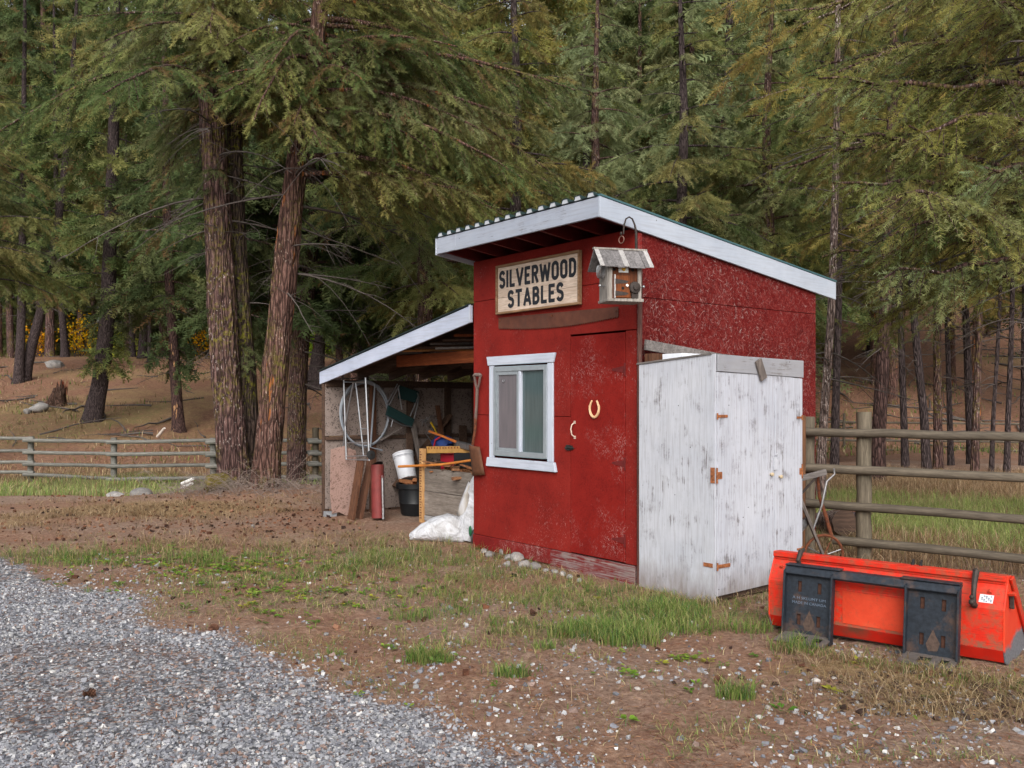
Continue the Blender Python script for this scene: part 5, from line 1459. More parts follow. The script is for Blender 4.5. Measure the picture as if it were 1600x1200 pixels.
tubes('frame_tube', [[wl(624, 602), wl(608, 633)], [wl(621, 600, .18), wl(604, 632, .18)], [wl(622, 604), wl(628, 640)], [wl(654, 618), wl(641, 650)], [wl(655, 621, .18), wl(647, 654, .18)], [wl(603, 650), wl(628, 664), wl(644, 667)], [wl(654, 618), wl(652, 614), wl(655, 621, .18)], [wl(614, 655), wl(611, 667)]], .009, M_CHROME, ch)
m = MB(); m.beam(wall_l(594, 688, .14), wall_l(628, 668, .14), .02, .05, up=(1, 0, 0), jit=.003); loose('slat', m, M_GREYWOODZ, 'grey wooden slat nailed slantwise on the shelter wall below the green chair', 'slat')

def gl(px, py, dz=0.0):
    q = on_ground(px, py); return to_shed(q)
# leaning boards
p = gl(548, 812); m = MB(); m.beam((p[0], p[1], 0), (p[0] + .02, p[1] + .14, .78), .16, .03, up=(0, 1, 0), jit=.004); loose('leaning_board', m, M_BROWNWOODZ, 'brown board leaning at the shelter front, left one of two beside the red pipe', 'board')
p = gl(561, 810); m = MB(); m.beam((p[0], p[1], 0), (p[0] + .03, p[1] + .16, .80), .12, .05, up=(0, 1, 0), jit=.004); loose('leaning_board', m, m_wood('darker_plank', lin(86, 58, 44), lin(126, 88, 68), 'Z'), 'darker thick board leaning right beside the first brown one', 'board')
p = gl(531, 806); m = MB()
vv = [tuple(wall_l(x_, y_, .13)) for x_, y_ in ((517, 702), (538, 697), (556, 704), (561, 760), (553, 799), (541, 806), (530, 800), (519, 803), (516, 770))]
m.prism(vv, (-.012, 0, 0)); loose('broken_panel', m, M_OSBPINK, 'pinkish broken strand board sheet leaning at the shelter front corner', 'panel')
for k, (yy, lean_k, w, hgt, mt) in enumerate([(1.12, .10, .10, 1.1, M_DARKWOOD), (1.42, -.16, .07, 1.3, M_GREYWOODZ), (1.62, .22, .12, .9, M_DARKWOOD), (1.78, -.08, .06, 1.5, M_BROWNWOODZ), (2.02, .12, .14, 1.2, M_DARKWOOD), (2.2, -.2, .08, 1.0, M_GREYWOODZ)]):
    m = MB(); m.beam((xw + .42, yy, 0), (xw + .16, yy + lean_k, hgt), w, .03, up=(1, 0, 0), jit=.004)
    loose('leaning_board', m, mt, 'old board leaning on the shelter wall behind the pot and crate', 'board', 'boards leaning at the back of the shelter')
# red pipe stand
p = gl(588, 812)
pipe = lean_thing('pipe_stand', 'red painted pipe with thin side rods standing in front of the black pot', 'pipe')
ax0 = Vector((p[0] + .0, p[1] + .03, .02)); ax1 = ax0 + Vector((-.06, .02, .70))
M_REDPIPE = m_plain('faded_red_paint', lin(116, 46, 44), .6, .1, .25, 12, lin(92, 52, 46))
MB().cyl(ax0, ax1, .088, .088, 20).build('pipe', M_REDPIPE, pipe, smooth=True)
MB().cyl(ax1 + Vector((0, 0, .001)), ax1 + Vector((-.002, 0, .004)), .076, n=20).build('pipe_mouth', M_HOLE, pipe)
sdv = Vector((.794 * .0 + 1, 0, 0))
for s_ in (-1, 1):
    MB().tube([ax0 + sdv * s_ * .135 + Vector((0, 0, .0)), ax1 + sdv * s_ * .135 + Vector((0, 0, -.14))], .018, 8).build('side_rod', M_REDPIPE if s_ < 0 else M_STEEL, pipe, smooth=True)
    for f in (.10, .78):
        c_ = ax0.lerp(ax1, f); MB().tube([c_ + sdv * s_ * .08, c_ + sdv * s_ * .14], .014, 8).build('bracket', M_REDPIPE, pipe, smooth=True)
# black pot with split wood
p = gl(627, 806)
pot = lean_thing('plant_pot', 'big round black plastic pot holding split kindling', 'pot')
Mx = Matrix.Translation((p[0], p[1] + .22, 0))
MB().lathe([(.0, .0), (.18, .0), (.195, .02), (.215, .16), (.222, .17), (.218, .18), (.235, .36), (.262, .37), (.265, .43), (.255, .44), (.240, .43), (.225, .36), (.0, .30)], 36, Mx).build('body', M_BLACK, pot, smooth=True)
M_SPLIT = m_wood('split_wood', lin(122, 76, 46), lin(170, 116, 78), 'X')
for k in range(13):
    a = rnd.uniform(0, 6.28); r_ = rnd.uniform(0, .15); L = rnd.uniform(.14, .26)
    c_ = Vector((p[0] + r_ * math.cos(a), p[1] + .22 + r_ * math.sin(a), rnd.uniform(.38, .46))); d = Vector((rnd.uniform(-1, 1), rnd.uniform(-1, 1), rnd.uniform(-.15, .35))).normalized() * L / 2
    m = MB(); m.beam(c_ - d, c_ + d, rnd.uniform(.03, .07), rnd.uniform(.02, .045), jit=.006)
    loose('kindling', m, M_SPLIT, 'piece of split kindling in the black pot', 'kindling', 'kindling in the black pot', .002)
# white pail tipped on top
p = Vector((gl(608, 806)[0], gl(608, 806)[1] + .30, .47))
ax = Vector((-.30, .0, .75)).normalized(); rot = ax.to_track_quat('Z', 'Y').to_matrix().to_4x4()
pail = lean_thing('pail', 'white plastic pail tipped over on the kindling pot', 'pail')
Mx = Matrix.Translation(p + Vector((-.01, .0, .02))) @ rot
M_PAIL = m_plain('white_pail', lin(206, 208, 214), .4, 0, .08)
MB().lathe([(.0, .0), (.118, .0), (.125, .01), (.140, .30), (.150, .302), (.150, .33), (.143, .332), (.143, .352), (.150, .354), (.150, .372), (.143, .375), (.135, .372), (.120, .02), (.0, .015)], 32, Mx).build('body', M_PAIL, pail, smooth=True)
m = MB(); m.tube([Mx @ Vector((.152 * math.cos(a), .152 * math.sin(a), .316)) for a in [2 * math.pi * k / 28 for k in range(28)]], .004, 5, closed=True); m.build('rim', m_plain('grey_rim', lin(140, 146, 156), .4), pail)
# crate
crate = lean_thing('crate', 'wooden crate of two wide grey planks with a pale corner post, filled with split shingles', 'crate')
y0 = .72
xa = plane_y(659, 780, y0).x; xb = xa + 1.35
for (za, zb_) in ((.10, .405), (.412, .70)):
    m = MB(); m.box(xa + .06, xb, y0, y0 + .025, za, zb_, jit=.003).build('plank', m_wood('crate_plank%d' % int(za * 10), lin(112, 102, 94), lin(158, 148, 138), 'X'), crate, bevel=.003)
m = MB(); m.box(xa + .06, xb, y0 + .002, y0 + .027, .03, .095, jit=.003).build('bottom_rail', m_wood('crate_rail', lin(140, 138, 138), lin(186, 184, 184), 'X'), crate, bevel=.003)
m = MB(); m.box(xa - .03, xa + .057, y0 - .02, y0 + .03, -.01, .95, jit=.003); post = m.build('corner_post', M_PALEWOOD, crate, bevel=.003)
m = MB()
for k in range(26):
    z = .05 + k * .034
    m.box(xa - .012, xa + (.015 if k % 2 else .03), y0 - .0245, y0 - .0215, z, z + .012)
mk = m.build('tick_marks', m_plain('dark_ink', lin(96, 56, 40), .8), post); mk['kind'] = 'stuff'
m = MB(); m.box(xa + .06, xb, y0 + .62, y0 + .645, .05, .70).build('back_panel', M_DARKWOOD, crate)
m = MB(); m.box(xa + .0, xa + .025, y0 + .035, y0 + .62, .05, .70).build('side_panel', M_DARKWOOD, crate)
m = MB(); m.box(xa + .03, xb, y0 + .03, y0 + .61, .06, .08).build('floor_panel', M_DARKWOOD, crate)
M_SHING = m_wood('shingle_wood', lin(112, 74, 50), lin(164, 118, 84), 'X')
for k in range(46):
    c_ = Vector((rnd.uniform(xa + .30, xb - .1), rnd.uniform(y0 + .06, y0 + .4), rnd.uniform(.62, .80))); d = Vector((rnd.uniform(-1, 1), rnd.uniform(-.5, .5), rnd.uniform(-.1, .25))).normalized() * rnd.uniform(.10, .22)
    m = MB(); m.beam(c_ - d, c_ + d, rnd.uniform(.05, .11), rnd.uniform(.012, .03), jit=.005)
    loose('shingle', m, [M_SHING, M_DARKWOOD, M_SPLIT][k % 3], 'split wooden shingle heaped in the grey plank crate', 'shingle', 'shingles heaped in the crate', .0015)
# long level on top of the crate, red tote, handles
q0 = Vector((xa + .02, y0 + .07, .93)); q1 = Vector((xb + .1, y0 + .55, .99))
m = MB(); m.beam(q0, q1, .03, .085, jit=.002); lv = lean_thing('spirit_level', 'long yellowish level lying across the back of the crate', 'level'); m.build('body', m_plain('ochre_paint', lin(170, 128, 68), .5, 0, .2, 20), lv, bevel=.003)
m = MB()
for k in range(30): 
    c_ = q0.lerp(q1, .03 + k * .031); m.box(c_.x - .008, c_.x + .008, c_.y - .0205 , c_.y - .0165, c_.z + .012, c_.z + .034)
ro = m.build('scale_marks', m_plain('red_brown_ink', lin(122, 50, 30), .7), lv); ro['kind'] = 'stuff'
tote = lean_thing('tote_box', 'crimson plastic tote box standing in the crate below the level', 'box')
m = MB(); m.prism([(xa + .12, y0 + .22, .30), (xa + .75, y0 + .30, .30), (xa + .78, y0 + .32, .88), (xa + .09, y0 + .22, .88)], (0, .28, 0)).build('body', m_plain('crimson', lin(150, 16, 40), .45, 0, .12), tote, bevel=.01)
m = MB(); m.prism([(xa + .44, y0 + .20, .72), (xa + 1.1, y0 + .34, .72), (xa + 1.1, y0 + .34, .91), (xa + .44, y0 + .20, .91)], (0, .03, 0)); loose('dark_box', m, M_BLACK, 'black box beside the crimson tote in the crate', 'box')
m = MB(); m.tube([plane_y(623, 729, y0 - .12), plane_y(690, 726, y0 - .02), plane_y(745, 718, y0 + .1)], [.018, .017, .016], 10)
loose('long_handle', m, m_plain('honey_handle', lin(190, 118, 52), .45, 0, .15, 20), 'long honey coloured tool handle lying across the front of the crate', 'handle', None, 0, True)
axe = lean_thing('splitting_maul', 'maul with an orange handle lying on the crate heap', 'maul')
MB().tube([plane_y(671, 674, 1.15), plane_y(690, 681, 1.10), plane_y(716, 692, 1.0)], [.017, .016, .019], 10).build('handle', m_plain('orange_handle', lin(196, 112, 52), .45, 0, .15, 20), axe, smooth=True)
a0 = plane_y(715, 694, 1.0); a1 = plane_y(740, 700, .92)
m = MB(); m.beam(a0, a1, .06, .085, jit=.002).build('head', M_STEEL, axe, bevel=.012)
m = MB(); c_ = plane_y(692, 692, 1.22); m.blob(c_, .20, .12, .10, 16, 10, lambda d: 1 + .12 * math.sin(d.x * 7 + d.z * 5)); bag = lean_thing('blue_bag', 'blue nylon bag with a red strap lying on the heap', 'bag'); m.build('body', m_plain('blue_nylon', lin(22, 52, 112), .6, 0, .3), bag, smooth=True)
MB().tube([c_ + Vector((-.02, -.13, -.05)), c_ + Vector((.03, -.14, .04)), c_ + Vector((.10, -.10, .09))], .012, 6).build('strap', m_plain('red_strap', lin(170, 30, 40), .6), bag, smooth=True)
brush = lean_thing('wire_tangle', 'tangle of pale wire and a yellow clip hung at the top of the brown brace', 'wire')
c_ = wall_l(668, 656, .22)
m = MB()
for k in range(16):
    d = Vector((rnd.uniform(-.3, .3), rnd.uniform(-1, 1), rnd.uniform(-.6, .6))); m.tube([c_, c_ + d * .10, c_ + d * .16 + Vector((0, .04, -.03))], .0035, 5)
w_ = m.build('wires', M_STEEL, brush, smooth=True); w_['kind'] = 'stuff'
MB().tube([wall_l(673, 660, .25), wall_l(678, 668, .25), wall_l(684, 680, .25)], [.016, .012, .007], 8).build('yellow_clip', m_plain('yellow_plastic', lin(206, 170, 40), .5), brush, smooth=True)
MB().tube([wall_l(664, 676, .25), wall_l(680, 698, .25)], .009, 6).build('rod', M_STEEL, brush, smooth=True)

# -------- sacks at the shed corner
M_SACK = NT('white_sack')
sn = M_SACK.noise(7, 5, .65, dist=1.2); M_SACK.bump(sn, .9, .05)
M_SACK = M_SACK.done(M_SACK.ramp(sn, [(.3, lin(158, 156, 156)), (.55, lin(196, 197, 202)), (.7, lin(208, 210, 216))]), .5, 0, .3)
def _unused(d, f=9): return 1 + .05 * math.sin(d.x * f + d.z * 3) + .05 * math.sin(d.y * f * 1.3 + d.x * 4) + .03 * math.sin(d.z * 14 + d.x * 9)
pA = gl(640, 845); pB = gl(724, 848)
def sack_mesh(sts, n=20, f=9, seed=1):
    """sts : (centre, half width vector, half height vector) along a sack"""
    m = MB(); vs = []; fs = []
    for i, (c_, a_, b_) in enumerate(sts):
        for k in range(n):
            t_ = 2 * math.pi * k / n
            cs, sn_ = math.cos(t_), math.sin(t_)
            q = 1 + .06 * math.sin(3 * t_ + i * 1.3 + seed) + .05 * math.sin(5 * t_ + i * 2.1) + .035 * math.sin(9 * t_ - i * 2.7 + seed)
            e = .75
            vs.append(c_ + a_ * (abs(cs) ** e * (1 if cs > 0 else -1)) * q + b_ * (abs(sn_) ** e * (1 if sn_ > 0 else -1)) * q)
    for i in range(len(sts) - 1):
        for k in range(n):
            k2 = (k + 1) % n; fs.append((i * n + k, i * n + k2, (i + 1) * n + k2, (i + 1) * n + k))
    fs.append(tuple(range(n))); fs.append(tuple(reversed(range((len(sts) - 1) * n, len(sts) * n))))
    m.add(vs, fs); return m
dA = Vector((pB[0] - pA[0], pB[1] - pA[1], 0)); nA = Vector((-dA.y, dA.x, 0)).normalized()
Zv = Vector((0, 0, 1)); P0 = Vector((pA[0], pA[1], 0)) + nA * .12
sts = []
for u, w, h in ((-.02, .10, .045), (.06, .13, .065), (.2, .17, .10), (.4, .20, .135), (.6, .21, .155), (.8, .19, .15), (.95, .13, .12), (1.0, .06, .07)):
    sts.append((P0 + dA * u + Zv * (h * .9), nA * w, Zv * h))
sk = sack_mesh(sts, 22); loose('sack', sk, M_SACK, 'full white sack lying on the ground in front of the crate', 'sack', None, 0, True)
sk2 = lean_thing('sack', 'upright white sack with a grey and tan printed panel slumped against the shed corner', 'sack')
xs0 = plane_y(735, 800, .30).x
sts = []
for z, xo, yo, w, d in ((.02, -.02, .0, .20, .12), (.12, -.01, .0, .21, .13), (.25, .0, .0, .19, .12), (.40, .03, .02, .14, .11), (.55, .05, .05, .13, .10), (.70, .08, .10, .12, .09), (.80, .12, .14, .10, .06), (.84, .14, .16, .05, .03)):
    sts.append((Vector((xs0 + xo, .30 + yo, z)), Vector((w, 0, 0)), Vector((0, d, 0))))
b_ = sack_mesh(sts, 22, seed=3).build('body', M_SACK, sk2, smooth=True)
m = MB(); vs = []; fs = []
for j in range(8):
    v = j / 7
    for i in range(5):
        u = i / 4
        vs.append((xs0 - .115 + .03 * v * 2 + .125 * u + .035 * math.sin(v * 3), .188 + .12 * v * v - .012 * math.sin(u * 3.14), .30 + .36 * v - .05 * u))
for j in range(7):
    for i in range(4): fs.append((j * 5 + i, j * 5 + i + 1, (j + 1) * 5 + i + 1, (j + 1) * 5 + i))
m.add(vs, fs); t = NT('sack_print'); cz = t.sep(); t.bump(t.noise(8), .3, .01)
pn = m.build('printed_panel', t.done(t.ramp(t.noise(5, 3, .5, vec=t.mapping((1, 1, .3))), [(.34, lin(112, 106, 102)), (.46, lin(158, 150, 140)), (.56, lin(200, 200, 204))]), .5), sk2, smooth=True)
sm = pn.modifiers.new('thick', 'SOLIDIFY'); sm.thickness = .004
bb = lean_thing('rubbish_bag', 'crumpled black plastic bag with a green print at the foot of the shed corner', 'bag')
q = gl(733, 853)
sts = []
for z, w, d in ((.0, .13, .10), (.06, .15, .12), (.14, .14, .11), (.22, .11, .09), (.34, .09, .07), (.44, .05, .04)):
    sts.append((Vector((q[0] - .02 + z * .25, q[1] + .18 + z * .1, z)), Vector((w, 0, 0)), Vector((0, d, 0))))
b_ = sack_mesh(sts, 22, seed=5).build('body', m_plain('black_film', lin(30, 34, 38), .28, 0, .3, 14, spec=.7), bb, smooth=True)
m = MB(); m.blob((q[0] - .10, q[1] + .085, .14), .03, .012, .06).build('green_print', m_plain('green_print', lin(30, 92, 58), .4), bb, smooth=True)

# ------------------------------------------------------------------ tractor bucket
BL = on_ground(1203, 986); BR_ = on_ground(1567, 1048)
bd_ = (BR_ - BL); BLEN = bd_.length
brz = math.atan2(bd_.y, bd_.x)
bucket = thing('loader_bucket', 'bright orange red loader bucket with black mounting plates, lying in the grass by the fence', 'bucket', (BL.x, BL.y, .012), brz)
M_ORANGE = NT('orange_paint')
on = M_ORANGE.noise(3, 5, .65); og = M_ORANGE.noise(18, 5, .7); oz = M_ORANGE.sep()
oc = M_ORANGE.ramp(on, [(.3, lin(188, 30, 12)), (.7, lin(214, 46, 18))])
dz_ = M_ORANGE.ramp(M_ORANGE.math('ADD', og, M_ORANGE.math('MULTIPLY', on, .35)), [(.60, 0.0), (.80, .65)])
oc = M_ORANGE.mix(dz_, oc, lin(126, 78, 54))
sc_ = M_ORANGE.noise(9, 3, .5, vec=M_ORANGE.mapping((1, 8, 22), (0, .3, 0)))
oc = M_ORANGE.mix(M_ORANGE.math('MULTIPLY', M_ORANGE.ramp(sc_, [(.60, 0.0), (.66, 1.0)]), .7), oc, lin(112, 40, 26))
low = M_ORANGE.math('ADD', M_ORANGE.math('MULTIPLY', oz[2], -5.0), M_ORANGE.math('MULTIPLY', og, 1.6))
oc = M_ORANGE.mix(M_ORANGE.math('MULTIPLY', M_ORANGE.ramp(low, [(0.0, 0.0), (.35, 1.0)]), .75), oc, lin(120, 84, 64))
M_ORANGE = M_ORANGE.done(oc, M_ORANGE.ramp(og, [(.3, .42), (.7, .75)]), 0, .35)
M_DUSTY = NT('dusty_orange')
dn = M_DUSTY.noise(5, 6, .7); dm_ = M_DUSTY.noise(30, 4, .7)
dc = M_DUSTY.ramp(dn, [(.3, lin(186, 52, 24)), (.6, lin(204, 66, 36)), (.8, lin(176, 92, 62))])
dc = M_DUSTY.mix(M_DUSTY.ramp(dm_, [(.55, 0.0), (.72, .5)]), dc, lin(120, 70, 50))
M_DUSTY = M_DUSTY.done(dc, .6, 0, .35)
M_DARKRED = m_plain('shadowed_underside_paint', lin(190, 30, 14), .5, 0, .2, 8, lin(110, 60, 44))
M_PLATE = NT('black_plate')
pn_ = M_PLATE.noise(7, 6, .7); pf_ = M_PLATE.noise(45, 3, .6)
pcx = M_PLATE.ramp(pf_, [(.3, lin(22, 28, 36)), (.7, lin(40, 48, 58))])
pcx = M_PLATE.mix(M_PLATE.ramp(pn_, [(.52, 0.0), (.66, .75)]), pcx, lin(88, 66, 54))
M_PLATE = M_PLATE.done(pcx, .5, .2, .5)
prof = [(.04, .02), (.0, .10), (.0, .335), (.085, .475)]       # (away, up) : the outside of the back
th = .008
def strip(x0, x1, prof_, name, mat, th=.006):
    m = MB(); out = prof_; inn = [(a + th, b) for a, b in prof_]
    poly = [(x0, a, b) for a, b in out] + [(x0, a, b) for a, b in reversed(inn)]
    m.prism(poly, (x1 - x0, 0, 0)); return m.build(name, mat, bucket, bevel=.0015)
strip(0, BLEN, [(0, .10), (0, .335), (.085, .475)], 'back_plate', M_ORANGE, .007)
strip(0, BLEN, [(.0, .10), (.035, .025), (.12, .0)], 'curved_floor', M_DARKRED, .007)
m = MB(); m.prism([(0.0, .12, -.005), (BLEN, .12, -.005), (BLEN, .62, -.005), (0, .62, -.005)], (0, 0, .008)).build('floor_plate', M_STEEL, bucket)
m = MB(); m.prism([(-.008, .60, -.01), (BLEN + .008, .60, -.01), (BLEN + .008, .74, -.012), (-.008, .74, -.012)], (0, 0, .016)).build('cutting_edge', M_STEEL, bucket, bevel=.003)
m = MB(); m.box(0, BLEN, .075, .150, .468, .520); m.build('top_rail', M_ORANGE, bucket, bevel=.004)
m = MB(); m.box(-.004, BLEN + .004, .060, .075, .488, .522); m.build('top_lip', M_ORANGE, bucket, bevel=.003)
M_SIDEP = NT('side_plate_paint')
sz_ = M_SIDEP.sep(); sn_ = M_SIDEP.noise(6, 5, .7)
hh_ = M_SIDEP.math('ADD', M_SIDEP.math('MULTIPLY', sz_[2], -2.6), M_SIDEP.math('MULTIPLY', sn_, .55))
hh_ = M_SIDEP.math('ADD', hh_, M_SIDEP.math('MULTIPLY', sz_[1], .55))
sc2 = M_SIDEP.mix(M_SIDEP.ramp(hh_, [(.0, 0.0), (.12, 1.0)]), M_SIDEP.ramp(sn_, [(.3, lin(206, 38, 16)), (.7, lin(212, 66, 34))]), M_SIDEP.ramp(M_SIDEP.noise(60, 3), [(.3, lin(74, 76, 84)), (.7, lin(122, 124, 130))]))
M_SIDEP = M_SIDEP.done(sc2, .45, 0, .5)
for xa_, w in ((-.010, .010), (BLEN, .010)):
    m = MB(); m.prism([(xa_, -.002, .10), (xa_, -.002, .335), (xa_, .083, .478), (xa_, .085, .522), (xa_, .17, .515), (xa_, .58, .10), (xa_, .70, -.012), (xa_, .12, -.012), (xa_, .033, .022)], (w, 0, 0)); m.build('side_plate', M_SIDEP, bucket, bevel=.002)
m = MB(); m.prism([(BLEN + .012, .10, .50), (BLEN + .012, .17, .515), (BLEN + .012, .60, .07), (BLEN + .012, .53, .07)], (.014, 0, 0)).build('edge_bar', M_ORANGE, bucket, bevel=.003)
# mounting plates
def plate(xa_, xb_, lab=None):
    yb_ = -.075
    # plate with slots : built of strips round the openings
    hz = [(.09, .16), (.30, .37)]; w_ = xb_ - xa_
    hx = [(xa_ + w_ * .24, xa_ + w_ * .24 + .026), (xb_ - w_ * .24 - .026, xb_ - w_ * .24)]
    bm = MB()
    bm.box(xa_, xb_, yb_, yb_ + .01, .0, hz[0][0]); bm.box(xa_, xb_, yb_, yb_ + .01, hz[0][1], hz[1][0]); bm.box(xa_, xb_, yb_, yb_ + .01, hz[1][1], .435)
    for (z0, z1) in hz:
        bm.box(xa_, hx[0][0], yb_, yb_ + .01, z0, z1); bm.box(hx[0][1], hx[1][0], yb_, yb_ + .01, z0, z1); bm.box(hx[1][1], xb_, yb_, yb_ + .01, z0, z1)
    bk = MB()
    for (z0, z1) in hz:
        for hh2 in hx: bk.box(hh2[0] - .01, hh2[1] + .01, yb_ + .014, yb_ + .018, z0 - .01, z1 + .01)
    bk.v = [(x, y - .10 * (.45 - z), z) for x, y, z in bk.v]; bk_o = bk.build('slot_backing', m_plain('slot_rust', lin(74, 46, 34), .8, .2, .4, 50), bucket); bk_o['kind'] = 'stuff'
    # tilt the plate a little : foot towards the viewer
    def tl(m_):
        m_.v = [(x, y - .10 * (.45 - z), z) for x, y, z in m_.v]; return m_
    p_ = tl(bm).build('mounting_plate', M_PLATE, bucket)
    for xf, w in ((xa_ - .012, .012), (xb_, .012)):
        f = MB(); f.prism([(xf, yb_ - .045, .0), (xf, yb_ + .012, .0), (xf, yb_ + .012, .455), (xf, yb_ - .045, .435)], (w, 0, 0)); tl(f).build('flange', M_PLATE, p_, bevel=.002)
    f = MB(); lip0, lip1 = yb_ - .150, yb_ - .001
    f.box(xa_ - .01, xb_ + .01, lip0 , lip0 + .022, -.004, .006); f.box(xa_ - .01, xb_ + .01, lip1 - .02, lip1, -.004, .006)
    xk = xa_ - .01
    for (s0, s1) in ((xa_ + w_ * .30, xa_ + w_ * .56), (xa_ + w_ * .72, xa_ + w_ * .90)):
        f.box(xk, s0, lip0 + .022, lip1 - .02, -.004, .006); xk = s1
    f.box(xk, xb_ + .01, lip0 + .022, lip1 - .02, -.004, .006)
    f.v = [(x, y - .10 * .45, z + .034 - .16 * (yb_ - y)) for x, y, z in f.v]; f.build('foot_lip', m_plain('scuffed_lip', lin(104, 96, 92), .6, .3, .35, 30), p_)
    r_ = MB(); xd = (xa_ + xb_) / 2
    r_.prism([(xd - .035, yb_ - .002, .10), (xd - .02, yb_ - .002, .06), (xd + .03, yb_ - .002, .065), (xd + .045, yb_ - .002, .11), (xd + .02, yb_ - .002, .155), (xd + .005, yb_ - .002, .19)], (0, .0015, 0)); tl(r_).build('worn_patch', m_plain('worn_brown', lin(82, 66, 58), .7, .2, .4, 60), p_)
    return p_
u_ = lambda px: (lambda r: (r * (BL.y - .06) - BL.x) / (bd_.x / BLEN - r * bd_.y / BLEN))((px - 800) / F_PX)
pl1 = plate(u_(1243), u_(1314)); pl2 = plate(u_(1433), u_(1512))
m = MB(); m.prism([(u_(1240), -.10, .405), (u_(1240), -.115, .42), (u_(1240), -.085, .462), (u_(1240), -.02, .462), (u_(1240), -.02, .452)], (u_(1514) - u_(1240), 0, 0)); bar = m.build('hook_bar', M_PLATE, bucket, bevel=.002)
for a, b in ((u_(1240), u_(1326)), (u_(1420), u_(1514))):
    m = MB(); m.prism([(a, -.095, .466), (a, -.02, .466), (a, -.02, .474), (a, -.095, .474)], (b - a, 0, 0)).build('cap_plate', M_PLATE, bar, bevel=.002)
m = MB(); xA, xB = u_(1322), u_(1424)
m.prism([(xA, -.004, .12), (xB, -.004, .12), (xB, -.004, .325), (xA, -.004, .325)], (0, .003, 0)); m.build('dusty_panel', M_DUSTY, bucket)
M_ENGR = m_plain('pale_stamped_letters', lin(104, 118, 136), .5, .3, .3, 60)
for tx, z, wd in (('A H SKLUMT UM', .262, .22), ('MADE IN CANADA', .232, .225)):
    me = text_mesh(tx, .024, .0, .0006)
    xs_ = [v.co.x for v in me.vertices]; kk = wd / (max(xs_) - min(xs_))
    for v in me.vertices: v.co.x *= kk
    o = link('lettering', me, pl1, M_ENGR); zc = z
    o.location = ((u_(1243) + u_(1314)) / 2, -.075 - .10 * (.45 - zc) - .0012, zc); o.rotation_euler = (R(90 - 5.7), 0, 0)
m = MB()
xs1 = u_(1536); sl = math.atan2(.085, .14)
def on_slope(x, s_, out=.002): # s_ metres up the upper slope
    return (x, .0 + math.sin(sl) * s_ - out * math.cos(sl), .335 + math.cos(sl) * s_ + out * math.sin(sl) * -1)
m.add([on_slope(xs1, .035, .002), on_slope(xs1 + .075, .035, .002), on_slope(xs1 + .078, .085, .002), on_slope(xs1 + .003, .085, .002)], [(0, 1, 2, 3)])
st = m.build('sticker', m_plain('pale_sticker', lin(206, 208, 212), .4, 0, .05), bucket); sm = st.modifiers.new('thick', 'SOLIDIFY'); sm.thickness = .0008; sm.offset = 1
m = MB()
for k in range(5):
    for j in range(4):
        if (k + j) % 3 == 0: continue
        m.add([on_slope(xs1 + .012 + k * .012, .043 + j * .010, .0045), on_slope(xs1 + .021 + k * .012, .043 + j * .010, .0045), on_slope(xs1 + .021 + k * .012, .050 + j * .010, .0045), on_slope(xs1 + .012 + k * .012, .050 + j * .010, .0045)], [(0, 1, 2, 3)])
pr = m.build('print', m_plain('grey_print', lin(112, 120, 134), .5), st); pr['kind'] = 'stuff'
# hooks, pins
def hook(x, nm='hook'):
    m = MB(); m.tube([(x, -.005, .345), (x, -.035, .36), (x + .004, -.04, .42), (x, -.005, .475), (x - .004, .05, .535), (x - .01, .045, .55)], [.020, .019, .014, .016, .019, .013], 8); m.blob((x - .004, -.055, .372), .017, .017, .017, 8, 6); m.blob((x - .004, -.05, .40), .014, .014, .014, 8, 6)
    return m.build(nm, M_IRON, bucket, smooth=True)
hook(u_(1531))
m = MB(); m.tube([(u_(1252), .02, .455), (u_(1252), -.005, .49), (u_(1253), .03, .545), (u_(1255), .06, .555)], [.016, .015, .018, .012], 8).build('hook', M_IRON, bucket, smooth=True)
for px in (1552, 1220, 1231):
    m = MB(); x = u_(px); m.tube([on_slope(x, .11, -.002), on_slope(x, .11, .018)], .012, 8); m.build('bolt', M_ORANGE, bucket)
for px in (1422, 1435):
    m = MB(); x = u_(px); m.tube([(x, .13, .515), (x + .006, .135, .555)], [.012, .006], 6); m.build('pin', M_RUBBER, bucket)
m = MB(); m.tube([(BLEN + .012, .085, .42), (BLEN + .05, .075, .425)], .014, 8); m.build('bolt', M_ORANGE, bucket)
m = MB(); m.box(BLEN + .012, BLEN + .035, .10, .125, .33, .41, jit=.003).build('rubber_stop', M_IRON, bucket, bevel=.004)

# ------------------------------------------------------------------ wheel hoe behind the bucket
cult = thing('cultivator', 'rusty old wheel hoe with wooden handles leaning beside the white cabinet', 'cultivator', (0, 0, 0))
DC = 8.35
def cp(x, y, d=0.0): return at(x, y, DC + d)
wc = cp(1287, 868); wr_ = .185
m = MB(); m.tube([(wc.x + wr_ * math.cos(a), wc.y + .03 * math.cos(a), wc.z + wr_ * math.sin(a) ) for a in [2 * math.pi * k / 36 for k in range(36)]], .013, 6, closed=True); whl = m.build('wheel', M_RUST, cult, smooth=True)
for k in range(8):
    a = 2 * math.pi * k / 8 + .3
    MB().cyl((wc.x, wc.y, wc.z), (wc.x + wr_ * math.cos(a), wc.y + .03 * math.cos(a), wc.z + wr_ * math.sin(a)), .006, n=6).build('spoke', M_STEEL if k % 3 == 0 else M_RUST, whl, smooth=True)
MB().cyl((wc.x, wc.y - .05, wc.z), (wc.x, wc.y + .05, wc.z), .03, n=12).build('hub', M_RUST, whl, smooth=True)
m = MB(); m.beam(cp(1246, 749), cp(1291, 737), .035, .05, jit=.003).build('cross_beam', M_GREYWOOD, cult, bevel=.004)
